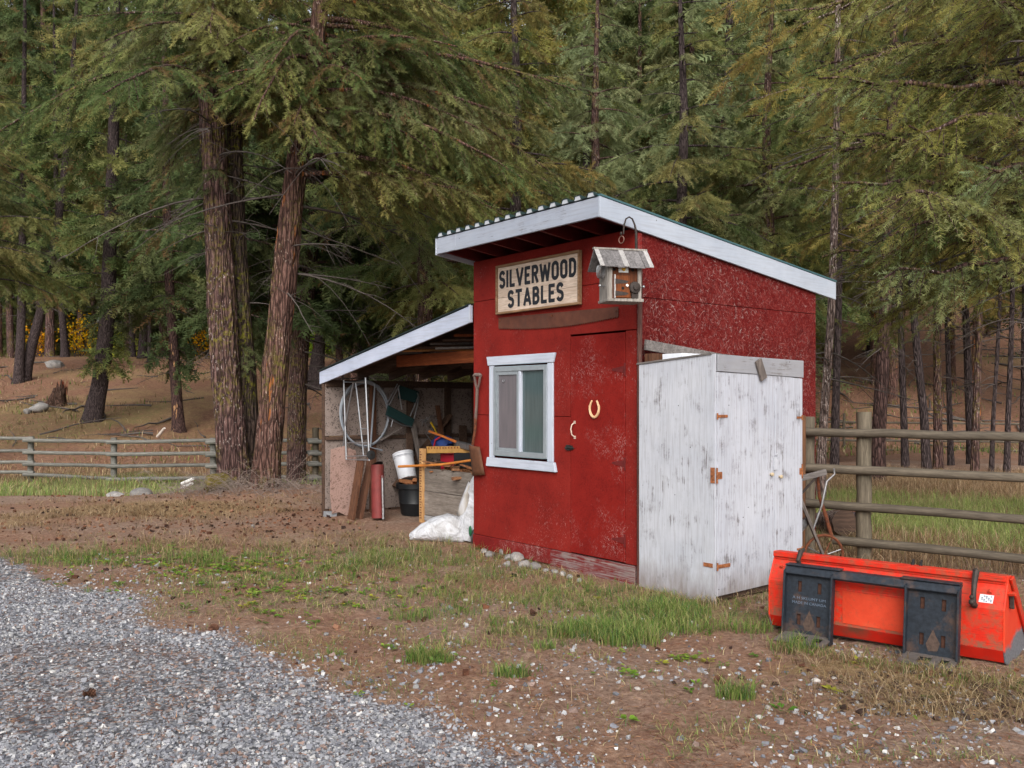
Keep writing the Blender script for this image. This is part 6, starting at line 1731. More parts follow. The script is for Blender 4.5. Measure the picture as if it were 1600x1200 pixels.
for a, b, w in (((1248, 776, .05), (1281, 739, 0), .026), ((1249, 774, .06), (1277, 846, .05), .036), ((1251, 782, -.02), (1286, 866, -.04), .03)):
    m = MB(); m.beam(cp(*a), cp(*b), w, w * .8, jit=.002).build('handle_bar', M_GREYWOODZ if w != .026 else M_IRON, cult, bevel=.003)
MB().tube([cp(1303, 732), cp(1304, 741), cp(1292, 752), cp(1284, 790), cp(1271, 826)], [.010, .011, .012, .012, .010], 8).build('lever_rod', M_STEEL, cult, smooth=True)
MB().tube([cp(1278, 745, .1), cp(1280, 775, .1), cp(1290, 805, .1), cp(1299, 838, .1)], [.014, .016, .018, .02], 8).build('tine', M_RUST, cult, smooth=True)
MB().beam(cp(1246, 830, .1), cp(1262, 812, .1), .03, .07, jit=.003).build('blade', M_STEEL, cult, bevel=.004)

# ------------------------------------------------------------------ pole fences
M_POLE = m_wood('fence_pole', lin(80, 72, 62), lin(118, 108, 94), 'X', rand=.3)
M_FPOST = m_wood('fence_post', lin(84, 76, 64), lin(122, 112, 96), 'Z', rand=.3)
M_GREYPOLE = m_wood('grey_fence_pole', lin(92, 90, 84), lin(142, 140, 134), 'X', rand=.3)
def rail(parent, p0, p1, r, mat, seed=0, n=10, segs=10):
    rr = random.Random(seed); p0 = Vector(p0); p1 = Vector(p1)
    pts = []; rad = []
    for k in range(segs + 1):
        pts.append(p0.lerp(p1, k / segs) + Vector((0, 0, rr.uniform(-.006, .006)))); rad.append(r * (1.06 - .14 * k / segs) * rr.uniform(.97, 1.03))
    m = MB(); m.tube(pts, rad, n)
    # the mesh lies along its own x axis so that the grain follows it
    d = (p1 - p0); M = Matrix.Translation(p0) @ d.to_track_quat('X', 'Z').to_matrix().to_4x4()
    Mi = M.inverted(); m.v = [tuple(Mi @ Vector(v)) for v in m.v]
    o = m.build('rail', mat, parent, smooth=True); o.matrix_local = M
    return o
def post_(parent, x, y, z0, z1, r, mat, n=14):
    rr = random.Random(int(x * 100) + int(y * 77)); segs = 8
    m = MB(); m.tube([(0, 0, 0)] + [(rr.uniform(-.006, .006), rr.uniform(-.006, .006), (z1 - z0) * k / segs) for k in range(1, segs)] + [(0, 0, z1 - z0), ], [r * rr.uniform(.97, 1.04) for _ in range(segs + 1)], n)
    o = m.build('post', mat, parent, smooth=True); o.location = (x, y, z0); return o
pf = thing('pole_fence', 'near pole fence of four thick brown rails running from the shed to the right edge', 'fence')
P1 = Vector((2.906, 8.98, 0)); P2 = Vector((3.33, 8.69, 0)); fd = Vector((.826, -.563, 0))
post_(pf, P1.x, P1.y, -.1, 1.405, .055, M_FPOST); post_(pf, P2.x, P2.y, -.1, 1.455, .068, M_FPOST)
P3 = P2 + fd * 3.1; post_(pf, P3.x, P3.y, -.1, 1.40, .07, M_FPOST)
fn = Vector((-.563, -.826, 0))
for k, z in enumerate((1.262, .914, .566, .232)):
    s0 = P2 - fd * (.56 if k < 3 else .26) + fn * .09
    rail(pf, (s0.x, s0.y, z + .003 * k), (P2.x + fd.x * 3.6 + fn.x * .09, P2.y + fd.y * 3.6 + fn.y * .09, z - .03 - .012 * k), .041, M_POLE, 40 + k)
bp = at(1252.5, 760, 8.80)
m = MB(); m.beam((0, 0, -.02), (.01, 0, 1.42), .075, .035, up=(0, 1, 0), jit=.003); b_ = m.build('plank', m_wood('rusty_plank', lin(96, 66, 48), lin(146, 104, 74), 'Z'), None, bevel=.003); b_.location = (bp.x, bp.y, 0); b_.rotation_euler = (0, 0, RZ + R(90)); tag(b_, 'upright rust stained plank squeezed between the white cabinet and the fence end', 'plank')
# left fence
lf = thing('pole_fence', 'far grey pole fence of four rails crossing below the left slope', 'fence')
lp = [(-90, 27.8, 684, 738), (48, 27.0, 682, 742), (178, 25.6, 684, 752), (333, 25.0, 684, 752), (493, 24.2, 668, 753), (640, 23.6, 668, 754)]
lw = []
for (px, d, y0_, y1_) in lp:
    a = at(px, y0_, d); b = at(px, y1_, d); lw.append((a.x, d, a.z, gz(a.x, d)))
    post_(lf, a.x, d, min(b.z, gz(a.x, d)) - .3, a.z, .085, M_GREYPOLE if px < 400 else M_FPOST, 10)
RY = [(684, 705, 722, 736), (685, 704, 722, 738), (688, 707, 726, 746), (688, 708, 726, 746), (687, 706, 723, 744), (687, 706, 723, 744)]
for i in range(len(lp) - 1):
    for k in range(4):
        a = at(lp[i][0] - 11, RY[i][k] + (3 if 0 < i else 0), lp[i][1] - .16); b = at(lp[i + 1][0] + 5, RY[i + 1][k] + (2 if i == 1 else 0), lp[i + 1][1] - .16)
        rail(lf, a, b, .052, M_GREYPOLE, 60 + i * 4 + k, 8, 6)
# far fence on the right
rf_ = thing('pole_fence', 'thin far fence seen between the tree trunks beyond the paddock', 'fence')
xs_f = [6.2 + 3.0 * k for k in range(8)]
for x in xs_f: post_(rf_, x - .02 * 0, 34 - x * .02, gz(x, 34) - .2, gz(x, 34) + 1.25, .05, M_FPOST, 8)
for i in range(len(xs_f) - 1):
    for k in range(4):
        z0_ = at(0, 657 + 14 * k, 34).z
        rail(rf_, (xs_f[i] - .15, 33.8, z0_ - i * .03), (xs_f[i + 1] + .15, 33.8, z0_ - (i + 1) * .03), .045, M_POLE, 90 + i * 4 + k, 6, 4)

# ------------------------------------------------------------------ stumps, logs and rocks
M_STONE = NT('grey_stone'); n1 = M_STONE.noise(5, 6, .65); n2 = M_STONE.noise(60, 3, .6)
sc3 = M_STONE.ramp(n1, [(.3, lin(112, 108, 106)), (.7, lin(164, 160, 156))]); sc3 = M_STONE.mix(M_STONE.ramp(n2, [(.4, .4), (.6, 0.0)]), sc3, lin(80, 76, 74))
r_ = M_STONE.math('ADD', M_STONE.math('MULTIPLY', M_STONE.objrand(), .5), .72)
mm = M_STONE.n.new('ShaderNodeMix'); mm.data_type = 'RGBA'; mm.blend_type = 'MULTIPLY'; mm.inputs[0].default_value = 1; M_STONE.l.new(sc3, mm.inputs[6]); M_STONE.l.new(r_, mm.inputs[7])
M_STONE.bump(n1, .5, .02); M_STONE = M_STONE.done(mm.outputs[2], .85, 0, .2)
M_MOSSROCK = NT('mossy_rock'); n1 = M_MOSSROCK.noise(4, 6, .7)
M_MOSSROCK = M_MOSSROCK.done(M_MOSSROCK.ramp(n1, [(.3, lin(70, 62, 50)), (.45, lin(104, 92, 46)), (.55, lin(92, 84, 66)), (.72, lin(110, 102, 92))]), .95, 0, .1)
def stone(name, label, cat, x, y, rx, ry, rz, seed, mat=None, group=None, sink=.3, z=None):
    rr = random.Random(seed)
    ph = [rr.uniform(0, 6.28) for _ in range(6)]
    pls = []
    for q in range(11):
        n_ = Vector((rr.gauss(0, 1), rr.gauss(0, 1), rr.gauss(0, .9))).normalized(); pls.append((n_, rr.uniform(.62, .92)))
    fn_ = lambda d: min([1.0] + [c_ / d.dot(n_) for n_, c_ in pls if d.dot(n_) > .05]) * (1 + .03 * math.sin(d.x * 9 + ph[0]) * math.sin(d.y * 8 + ph[1]))
    fn_old = lambda d: 1 + .10 * math.sin(d.x * 2.7 + ph[0]) + .09 * math.sin(d.y * 3.3 + ph[1]) + .07 * math.sin(d.z * 3.9 + ph[2] + d.x * 2) + .04 * math.sin(d.x * 7 + d.y * 6 + ph[3])
    big = max(rx, ry) > .15
    m = MB(); m.blob((0, 0, 0), rx, ry, rz, 30 if big else 16, 18 if big else 10, fn_)
    o = m.build(name, mat or M_STONE, None, True, sharp=32); o.location = (x, y, (gz(x, y) if z is None else z) + rz * (1 - 2 * sink)); o.rotation_euler = (rr.uniform(-.2, .2), rr.uniform(-.2, .2), rr.uniform(0, 6.28))
    return tag(o, label, cat, group)
# along the shed foot
ST = [(766, 868, 12, 'flat pale stone at the left end of the row along the shed foot'), (786, 864, 15, 'round tan stone near the left end of the stone row'), (794, 872, 11, 'small pale stone in front of the tan one at the shed foot'), (808, 873, 15, 'tan stone in the cluster at the shed foot, right of the round one'), (792, 882, 10, 'low stone at the front of the cluster by the shed foot'), (818, 884, 15, 'blue grey stone at the right of the cluster by the shed foot'),
      (836, 886, 13, 'long pale stone in the middle of the shed foot row'), (853, 891, 8, 'small flat stone right of the long pale one at the shed foot'), (866, 893, 8, 'small grey stone below the red kick board seam'), (879, 897, 9, 'grey stone at the left end of the peeling board'), (890, 901, 8, 'small round grey stone under the peeling board'), (905, 906, 8, 'last small pale stone at the right of the shed foot row'), (757, 862, 9, 'little stone at the very left under the kick board')]
for i, (px, py, w, lab) in enumerate(ST):
    g_ = on_ground(px, py + 2); s_ = w / F_PX * g_.y
    stone('stone', lab, 'stone', g_.x, g_.y - .03, s_ * .80, s_ * .66, s_ * .56, 300 + i, None, None, .22, 0.0)
PB = [(1274, 1070, 14, 'largest whitish stone lying on the bare ground below the bucket'), (1200, 1106, 12, 'white stone near the bottom edge right of the middle'), (1193, 1075, 9, 'small white stone above the broad leaf weed'), (1103, 1076, 9, 'white stone left of the small grass tuft below the cabinet'), (1186, 1122, 11, 'flat white stone at the bottom edge below the weed'), (1303, 1064, 9, 'pale grey stone beside the largest whitish one'), (996, 1083, 10, 'white oblong stone in the middle of the bottom right dirt'), (1278, 1118, 10, 'white stone pair member nearest the bottom right edge'), (728, 939, 9, 'pinkish white stone on the bare patch left of the shed'), (799, 975, 8, 'whitish pebble in the grass in front of the shed'), (1290, 1128, 7, 'tiny white stone at the bottom edge'), (510, 996, 9, 'grey stone at the edge of the gravel'), (395, 826, 8, 'pale stone on the needle litter in front of the thick trunks'), (803, 1062, 8, 'grey flat stone near the small green tuft'), (1080, 975, 9, 'bluish stone at the foot of the white cabinet'), (1092, 980, 8, 'white stone beside the bluish one at the cabinet foot'), (650, 1075, 10, 'dull grey stone in the gravel edge')]
for i, (px, py, w, lab) in enumerate(PB):
    g_ = on_ground(px, py); s_ = w / F_PX * g_.y
    stone('stone', lab, 'stone', g_.x, g_.y, s_ * .6, s_ * .5, s_ * .38, 350 + i, m_plain('pale_stone%d' % i, lin(166, 160, 154) if 'whit' in lab else lin(128, 127, 126), .85, 0, .2, 30), None, .3)
def rock(px, py, dep, wpx, hpx, lab, seed, mat=None, sink=.2):
    p = at(px, py, dep); s_ = wpx / F_PX * dep / 2
    return stone('boulder', lab, 'boulder', p.x, dep, s_, s_ * .8, hpx / F_PX * dep * .62, seed, mat, None, sink)
rock(343, 756, 15.3, 66, 34, 'yellow mossy boulder at the foot of the thick fir trunks', 401, M_MOSSROCK, .35)
rock(222, 768, 16.2, 42, 14, 'flat grey boulder in the grass before the left fence', 402); rock(180, 772, 15.9, 30, 8, 'smaller flat grey boulder left of the flat one by the fence', 403)
rock(88, 566, 53, 34, 16, 'grey boulder high on the left slope below the yellow bush', 404, None, .4); rock(60, 642, 39, 34, 14, 'pale rock on the left slope beneath the broken stump', 405); rock(42, 645, 38.5, 14, 8, 'small pale rock left of the rock under the broken stump', 406)
def stump(label, px, py, dep, wpx, hpx, seed, bark, jag=.3, lean_=0.0, cat='stump'):
    rg = rng_(seed); x0 = at(px, 600, dep).x; z0 = gz(x0, dep) - .08
    r0 = wpx / F_PX * dep / 2; h = hpx / F_PX * dep + .08
    root = thing('stump', label, cat, (x0, dep, z0))
    v, q, pts, r = trunk_np(rg, [(0, 0, 0), (lean_ * .5, 0, h * .5), (lean_, 0, h)], [r0 * 1.25, r0, r0 * .92], 24, 16, .16, .4, seed)
    top = v[-24:]; v[-24:, 2] += (rg.random(24) - .6) * jag * h
    me = raw_mesh('trunk', v, q, None, True); link('trunk', me, root, bark)
    cc = np.vstack([v[-24:], v[-24:].mean(0) - np.array([0, 0, jag * h * .4])]); tr = np.array([(k, (k + 1) % 24, 24) for k in range(24)])
    link('cut_face', raw_mesh('cut_face', cc, tr, None, False), root, m_wood('stump_top%d' % seed, lin(104, 62, 46), lin(150, 104, 80), 'Z'))
    return root
stump('broken rust red stump on the left slope', 86, 608, 41, 22, 30, 501, m_bark('bark_rotten', lin(52, 36, 30), lin(86, 66, 56), lin(124, 108, 98), peel=lin(140, 66, 42)), .9, .25)
stump('dark hollow stump behind the low end of the shelter roof', 489, 557, 46.5, 22, 66, 502, BARK_GREY, .4, .3)
stump('square cut dark stump behind the near pole fence', 1325, 842, 10.6, 38, 40, 503, BARK_GREY, .02)
for (px, py, dep, rpx, lab, sd_) in ((1290, 815, 10.9, 17, 'pale barked log end behind the wheel hoe', 504), (1296, 836, 10.5, 20, 'lower pale barked log lying behind the wheel hoe', 505)):
    rg = rng_(sd_); p = at(px, py, dep); r0 = rpx / F_PX * dep
    root = thing('log', lab, 'log', (p.x, dep, max(r0, p.z)))
    v, q, pts, r = trunk_np(rg, [(0, 0, 0), (0, 0, .5), (0, 0, 1.0)], [r0, r0, r0], 20, 10, .12, 0, sd_)
    M = np.array(Matrix.Rotation(R(-62), 3, 'Y').to_4x4().to_3x3() @ Matrix.Identity(3)); 
    v = (v - np.array([0, 0, .5])) @ np.array(Matrix.Rotation(R(80), 3, 'X')).T
    link('bark', raw_mesh('bark', v, q, None, True), root, BARK_PALE)
    for e in (0, 9):
        ring = v[e * 20:(e + 1) * 20]; cc = np.vstack([ring, ring.mean(0)]); link('cut_end', raw_mesh('cut_end', cc, np.array([(k, (k + 1) % 20, 20) for k in range(20)])), root, M_DARKWOOD)
m = MB(); a = at(246, 682, 34); b = at(257, 669, 33.6); m.tube([a, a.lerp(b, .5) + Vector((.03, 0, .02)), b], [.05, .06, .04], 8); tag(m.build('fallen_branch', m_plain('bleached_wood', lin(206, 196, 186), .8), None, True), 'bleached white broken branch on the slope behind the left fence', 'branch')
m = MB(); a = at(284, 756, 15.6); b = at(302, 748, 15.5); m.tube([a, b], [.03, .028], 8); m.tube([a + Vector((.02, -.05, -.06)), b + Vector((.0, -.05, -.07))], [.03, .028], 8); o = m.build('cut_pole', m_plain('pale_cut_pole', lin(206, 204, 200), .6), None, True); o['kind'] = 'stuff'; tag(o, 'pair of short pale cut poles lying by the mossy boulder', 'poles')
# ------------------------------------------------------------------ ground cover
gr = np.random.default_rng(77)
def shed_clear(x, y):
    """True where a point is not under the shed, cabinet or shelter floor"""
    dx = x - C0.x; dy = y - C0.y
    u = dx * U.x + dy * U.y; v = dx * V.x + dy * V.y
    inside = (u > -.0) & (u < SW + .02) & (v > -.01) & (v < SD_ + .02)
    inside |= (u > SW) & (u < 3.29) & (v > -.05) & (v < 1.08)
    inside |= (u > -3.55) & (u < .02) & (v > .02) & (v < 2.6)
    bx = (x - BL.x) * bd_.x / BLEN + (y - BL.y) * bd_.y / BLEN; by = -(x - BL.x) * bd_.y / BLEN + (y - BL.y) * bd_.x / BLEN
    inside |= (bx > -.02) & (bx < BLEN + .02) & (by > -.02) & (by < .75)
    return ~inside
def gzn(x, y):
    z = ground_z(x, y); near_ = sstep(13, 9, y) * sstep(8, 5, np.abs(x))
    return z + (fbm(x * 9, y * 9, seed=8, oct=3) - 0.5) * 0.03 * near_

# crushed stone
CUBE = np.array([(x, y, z) for z in (-1, 1) for y in (-1, 1) for x in (-1, 1)], float)
CUBE_T = np.array([(0, 2, 3), (0, 3, 1), (4, 5, 7), (4, 7, 6), (0, 1, 5), (0, 5, 4), (2, 6, 7), (2, 7, 3), (0, 4, 6), (0, 6, 2), (1, 3, 7), (1, 7, 5)])
def chips(x, y, r, col, lift=.25, flat=.7):
    n = len(x)
    v = CUBE[None] * gr.uniform(.55, 1.0, (n, 1, 3)) + gr.normal(0, .28, (n, 8, 3))
    v[:, :, 2] *= flat
    v *= (r / 1.25)[:, None, None]
    a = gr.uniform(0, 6.28, n); b = gr.normal(0, .5, n)
    ca, sa, cb, sb = np.cos(a)[:, None], np.sin(a)[:, None], np.cos(b)[:, None], np.sin(b)[:, None]
    X, Y, Z = v[..., 0], v[..., 1], v[..., 2]
    Y, Z = Y * cb - Z * sb, Y * sb + Z * cb
    X, Y = X * ca - Y * sa, X * sa + Y * ca
    z0 = gzn(x, y) + r * lift
    v = np.stack([X + x[:, None], Y + y[:, None], Z + z0[:, None]], -1)
    t_ = CUBE_T[None] + (np.arange(n) * 8)[:, None, None]
    return v.reshape(-1, 3), t_.reshape(-1, 3), np.repeat(col, 8, 0)
def sample(n, x0, x1, y0, y1, p=0.0):
    """more points near the camera when p > 0"""
    u = gr.random(n)
    y = (y0 ** (1 - p) + u * (y1 ** (1 - p) - y0 ** (1 - p))) ** (1 / (1 - p)) if p != 1 else y0 * (y1 / y0) ** u
    return gr.uniform(x0, x1, n), y
GREYS = np.array([L3(96, 97, 104), L3(118, 119, 126), L3(136, 137, 142), L3(150, 150, 155), L3(164, 164, 166), L3(188, 186, 184), L3(140, 120, 112), L3(106, 88, 82), L3(122, 123, 130)])
x, y = sample(125000, -5.0, 1.4, 3.55, 9.0, 1.4)
k = (np.abs(x / y) < .62) & (gravel_mask(x, y) > gr.random(len(x)) * .9 + .08)
# thinner where needles have blown over it
bare = sstep(.50, .64, fbm(x * 1.1, y * 1.1, seed=41, oct=4))
k &= gr.random(len(x)) > bare * .75
x, y = x[k], y[k]
r_ = gr.lognormal(math.log(.0068), .38, len(x)).clip(.0035, .017)
cl = GREYS[gr.choice(len(GREYS), len(x), p=[.09, .16, .19, .18, .12, .05, .06, .04, .11])] * gr.uniform(.88, 1.12, (len(x), 1))
M_CHIP = m_vcol('crushed_stone', .85, .25, None, .15, 90)
o = link('gravel', raw_mesh('gravel', *chips(x, y, r_, cl)), None, M_CHIP); o['kind'] = 'stuff'; print('gravel', len(x))
# scattered pebbles over the bare ground
x, y = sample(21000, -5.0, 4.6, 3.5, 9.3, 1.3)
k = shed_clear(x, y) & (np.abs(x / y) < .62) & (gravel_mask(x, y) < .9)
dg = np.exp(-np.maximum(0, (x + 4.73) * .687 + (y - 8.49) * .726) / 1.6)
dens_ = np.maximum(dg, .75 * sstep(6.6, 5.4, y)) * sstep(.30, .6, fbm(x * 1.3, y * 1.3, seed=43, oct=3))
k &= gr.random(len(x)) < dens_ + .03
x, y = x[k], y[k]
r_ = gr.lognormal(math.log(.0078), .45, len(x)).clip(.0035, .026)
cl = GREYS[gr.choice(len(GREYS), len(x), p=[.08, .13, .15, .15, .14, .11, .11, .06, .07])] * gr.uniform(.85, 1.15, (len(x), 1))
o = link('pebbles', raw_mesh('pebbles', *chips(x, y, r_, cl, .15)), None, M_CHIP); o['kind'] = 'stuff'; print('pebbles', len(x))
# cones, bark bits and twigs on the needle litter
x, y = sample(9000, -8.5, 3.5, 5.0, 16.5, .4)
cen = np.exp(-(((x + 3.6) / 2.8) ** 2 + ((y - 12.6) / 2.6) ** 2)) + .10
k = shed_clear(x, y) & (gr.random(len(x)) < cen) & (gravel_mask(x, y) < .3)
x, y = x[k], y[k]
r_ = gr.lognormal(math.log(.014), .4, len(x)).clip(.006, .03)
BR = np.array([L3(62, 42, 34), L3(82, 54, 42), L3(110, 74, 56), L3(134, 98, 78), L3(54, 40, 36)])
cl = BR[gr.integers(len(BR), size=len(x))] * gr.uniform(.8, 1.2, (len(x), 1))
o = link('cone_litter', raw_mesh('cone_litter', *chips(x, y, r_, cl, .4, .8)), None, m_vcol('cone_bits', .95, .1)); o['kind'] = 'stuff'

# dead needles
def needles(n, zone, ln, wd, pal, lift=.004):
    x, y = zone; n = len(x)
    a = gr.uniform(0, 6.28, n); L = gr.uniform(*ln, n); w = gr.uniform(*wd, n)
    z = gzn(x, y) + gr.uniform(.001, lift * 2, n)
    dx, dy = np.cos(a), np.sin(a); tz = gr.normal(0, .16, n) * L
    p0 = np.stack([x - dy * w, y + dx * w, z], -1); p1 = np.stack([x + dy * w, y - dx * w, z + .001], -1); p2 = np.stack([x + dx * L, y + dy * L, np.maximum(z + tz, z - .002)], -1)
    v = np.stack([p0, p1, p2], 1).reshape(-1, 3)
    c = np.repeat(np.array(pal)[gr.integers(len(pal), size=n)] * gr.uniform(.7, 1.25, (n, 1)), 3, 0)
    return v, np.arange(3 * n).reshape(-1, 3), c
NEED = [L3(118, 74, 54), L3(140, 92, 66), L3(96, 62, 48), L3(160, 118, 88), L3(84, 58, 48), L3(172, 132, 100), L3(128, 112, 104)]
x, y = sample(120000, -6.5, 5.0, 3.6, 14.0, 1.0)
k = shed_clear(x, y) & (np.abs(x / y) < .62)
gm = gravel_mask(x, y); bare = sstep(.5, .66, fbm(x * 1.1, y * 1.1, seed=41, oct=4))
k &= gr.random(len(x)) < np.where(gm > .5, .10 + .8 * bare, 1.0) * (.45 + .55 * sstep(.35, .6, fbm(x * 2, y * 2, seed=47, oct=3)))
x, y = x[k], y[k]
o = link('needle_litter', raw_mesh('needle_litter', *needles(0, (x, y), (.02, .07), (.0012, .0026), NEED, .006)), None, m_vcol('dead_needles', .9, .2)); o['kind'] = 'stuff'; print('needles', len(x))

# grass blades
def blades(x, y, h, w, col, lean=.45, z=None, tipc=1.12):
    n = len(x)
    z = gzn(x, y) - .006 if z is None else z
    a = gr.uniform(0, 6.28, n); b = gr.normal(0, 1, n)
    fx, fy = np.cos(a), np.sin(a); sx, sy = -fy * w * .5, fx * w * .5
    ln = np.abs(gr.normal(lean, lean * .5, n)) * h
    m1 = np.stack([x + fx * ln * .25, y + fy * ln * .25, z + h * .55], -1); tip = np.stack([x + fx * ln, y + fy * ln, z + h * gr.uniform(.75, 1.0, n)], -1)
    s = np.stack([sx, sy, np.zeros(n)], -1); b0 = np.stack([x, y, z], -1)
    v = np.stack([b0 - s, b0 + s, m1 - s * .8, m1 + s * .8, tip], 1).reshape(-1, 3)
    t_ = np.array([(0, 1, 3), (0, 3, 2), (2, 3, 4)])[None] + (np.arange(n) * 5)[:, None, None]
    c = np.repeat(col[:, None, :], 5, 1); c = c * np.array([.75, .75, 1.0, 1.0, tipc])[None, :, None]
    return v, t_.reshape(-1, 3), c.reshape(-1, 3)
M_GRASS = m_leaf('grass_blades', .35, .7, .88, .92)
GP = np.array([L3(82, 112, 42), L3(102, 130, 50), L3(120, 140, 60), L3(138, 146, 76), L3(90, 116, 66), L3(150, 142, 88)])
DP = np.array([L3(158, 132, 92), L3(182, 156, 114), L3(140, 112, 76), L3(196, 174, 134), L3(126, 104, 72), L3(150, 130, 100)])
def clumped(xc, yc, per, sd):
    n = len(xc); k_ = gr.poisson(per, n); ix = np.repeat(np.arange(n), k_)
    return xc[ix] + gr.normal(0, sd, len(ix)), yc[ix] + gr.normal(0, sd, len(ix)), ix
S_ = Soup()
x, y = sample(60000, -6.0, 4.6, 4.0, 11.5, .8)
m_ = zone_mask(GREEN, x, y) * (.25 + 1.2 * sstep(.40, .62, fbm(x * 2.4, y * 2.4, seed=51, oct=3)))
k = shed_clear(x, y) & (gr.random(len(x)) < m_ * .80)
xc, yc = x[k], y[k]
x, y, ix = clumped(xc, yc, 7, .022)
k = shed_clear(x, y); x, y, ix = x[k], y[k], ix[k]
cc_ = (GP[gr.integers(len(GP), size=len(xc))][ix]) * gr.uniform(.8, 1.2, (len(x), 1))
dry_ = gr.random(len(x)) < .22; cc_[dry_] = DP[gr.integers(len(DP), size=dry_.sum())]
hh_ = gr.uniform(.025, .095, len(x)) * (1 + .5 * (y > 8.5))
S_.add(*blades(x, y, hh_, gr.uniform(.0028, .0055, len(x)), cc_, .9))
# isolated tufts
for (px, py, h, n, rad) in [(664, 1034, .13, 330, .085), (400, 872, .10, 120, .12), (798, 1060, .10, 240, .075), (1150, 1092, .12, 220, .08), (690, 1036, .1, 120, .06), (90, 882, .09, 200, .2), (150, 880, .09, 200, .22), (310, 872, .12, 200, .2),
                            (905, 995, .13, 500, .16), (980, 1005, .14, 520, .18), (935, 985, .12, 400, .2), (1040, 985, .13, 500, .25), (640, 968, .10, 160, .12), (700, 960, .09, 200, .2), (1165, 985, .12, 260, .16), (1020, 952, .13, 420, .2), (1060, 962, .13, 420, .2), (1240, 1018, .14, 160, .12), (525, 1030, .05, 60, .04), (850, 1018, .08, 90, .06)]:
    g_ = on_ground(px, py); a = gr.uniform(0, 6.28, n); q = rad * np.sqrt(gr.random(n))
    x = g_.x + q * np.cos(a) * 1.3; y = g_.y + q * np.sin(a) * .8; k = shed_clear(x, y); x, y = x[k], y[k]
    cc_ = GP[gr.integers(len(GP), size=len(x))] * gr.uniform(.8, 1.25, (len(x), 1))
    S_.add(*blades(x, y, gr.uniform(.5, 1.1, len(x)) * h, gr.uniform(.003, .006, len(x)), cc_, .6))
o = link('grass', S_.mesh('grass'), None, M_GRASS); o['kind'] = 'stuff'
# dry grass
S_ = Soup()
x, y = sample(80000, -9.0, 5.0, 4.0, 15.5, .6)
m_ = zone_mask(DRY, x, y) * (.2 + 1.2 * sstep(.38, .6, fbm(x * 2, y * 2, seed=53, oct=3)))
k = shed_clear(x, y) & (gr.random(len(x)) < m_ * .34)
xc, yc = x[k], y[k]; x, y, ix = clumped(xc, yc, 5, .035); k = shed_clear(x, y); x, y = x[k], y[k]
far_ = y > 9
S_.add(*blades(x, y, gr.uniform(.025, .10, len(x)) * np.where(far_, 1.25, 1.0), gr.uniform(.0026, .005, len(x)) * np.where(far_, 1.5, 1), DP[gr.integers(len(DP), size=len(x))] * gr.uniform(.75, 1.15, (len(x), 1)), 1.5))
# along the bucket foot and the fence
for (px0, py0, px1, py1, n, h) in [(1205, 1012, 1600, 1078, 1100, .08), (1000, 930, 1125, 945, 420, .10), (1120, 945, 1210, 930, 200, .09), (742, 880, 1000, 930, 160, .07), (515, 815, 640, 820, 160, .08)]:
    u = gr.random(n); a = on_ground(px0, py0); b = on_ground(px1, py1)
    x = a.x + (b.x - a.x) * u + gr.normal(0, .04, n); y = a.y + (b.y - a.y) * u - np.abs(gr.normal(0, .10, n)); k = shed_clear(x, y); x, y = x[k], y[k]
    c_ = np.where(gr.random((len(x), 1)) < .3, GP[gr.integers(len(GP), size=len(x))], DP[gr.integers(len(DP), size=len(x))])
    S_.add(*blades(x, y, gr.uniform(.4, 1.1, len(x)) * h, gr.uniform(.003, .0055, len(x)), c_, .7))
o = link('dry_grass', S_.mesh('dry_grass'), None, M_GRASS); o['kind'] = 'stuff'
# paddock behind the right fence
S_ = Soup()
x, y = sample(105000, 2.6, 13.8, 8.2, 21.5, 1.2)
k = shed_clear(x, y) & (x / y < .62) & (x / y > .22) & (((x - P2.x) * .563 + (y - P2.y) * .826) > -.35)
dfence = (x - P2.x) * .563 + (y - P2.y) * .826
patch = fbm(x * .55, y * .9, seed=61, oct=4)
x, y, dfence, patch = x[k], y[k], dfence[k], patch[k]
green = sstep(.4, 1.6, dfence) * sstep(8.2, 6.4, dfence) * (.25 + .75 * sstep(.30, .46, patch))
isg = gr.random(len(x)) < green
dens_ = .35 + .65 * sstep(.3, .5, fbm(x * 1.4, y * 1.4, seed=63, oct=3)); k = gr.random(len(x)) < dens_; x, y, isg = x[k], y[k], isg[k]
GPP = np.array([L3(128, 152, 70), L3(146, 168, 84), L3(162, 174, 100), L3(174, 174, 110), L3(134, 152, 92)])
cc_ = np.where(isg[:, None], GPP[gr.integers(len(GPP), size=len(x))], DP[gr.integers(len(DP), size=len(x))] * 1.1) * gr.uniform(.8, 1.15, (len(x), 1))
S_.add(*blades(x, y, gr.uniform(.05, .20, len(x)) * np.where(isg, 1.0, 1.15), gr.uniform(.004, .008, len(x)), cc_, .75))
o = link('paddock_grass', S_.mesh('paddock_grass'), None, M_GRASS); o['kind'] = 'stuff'
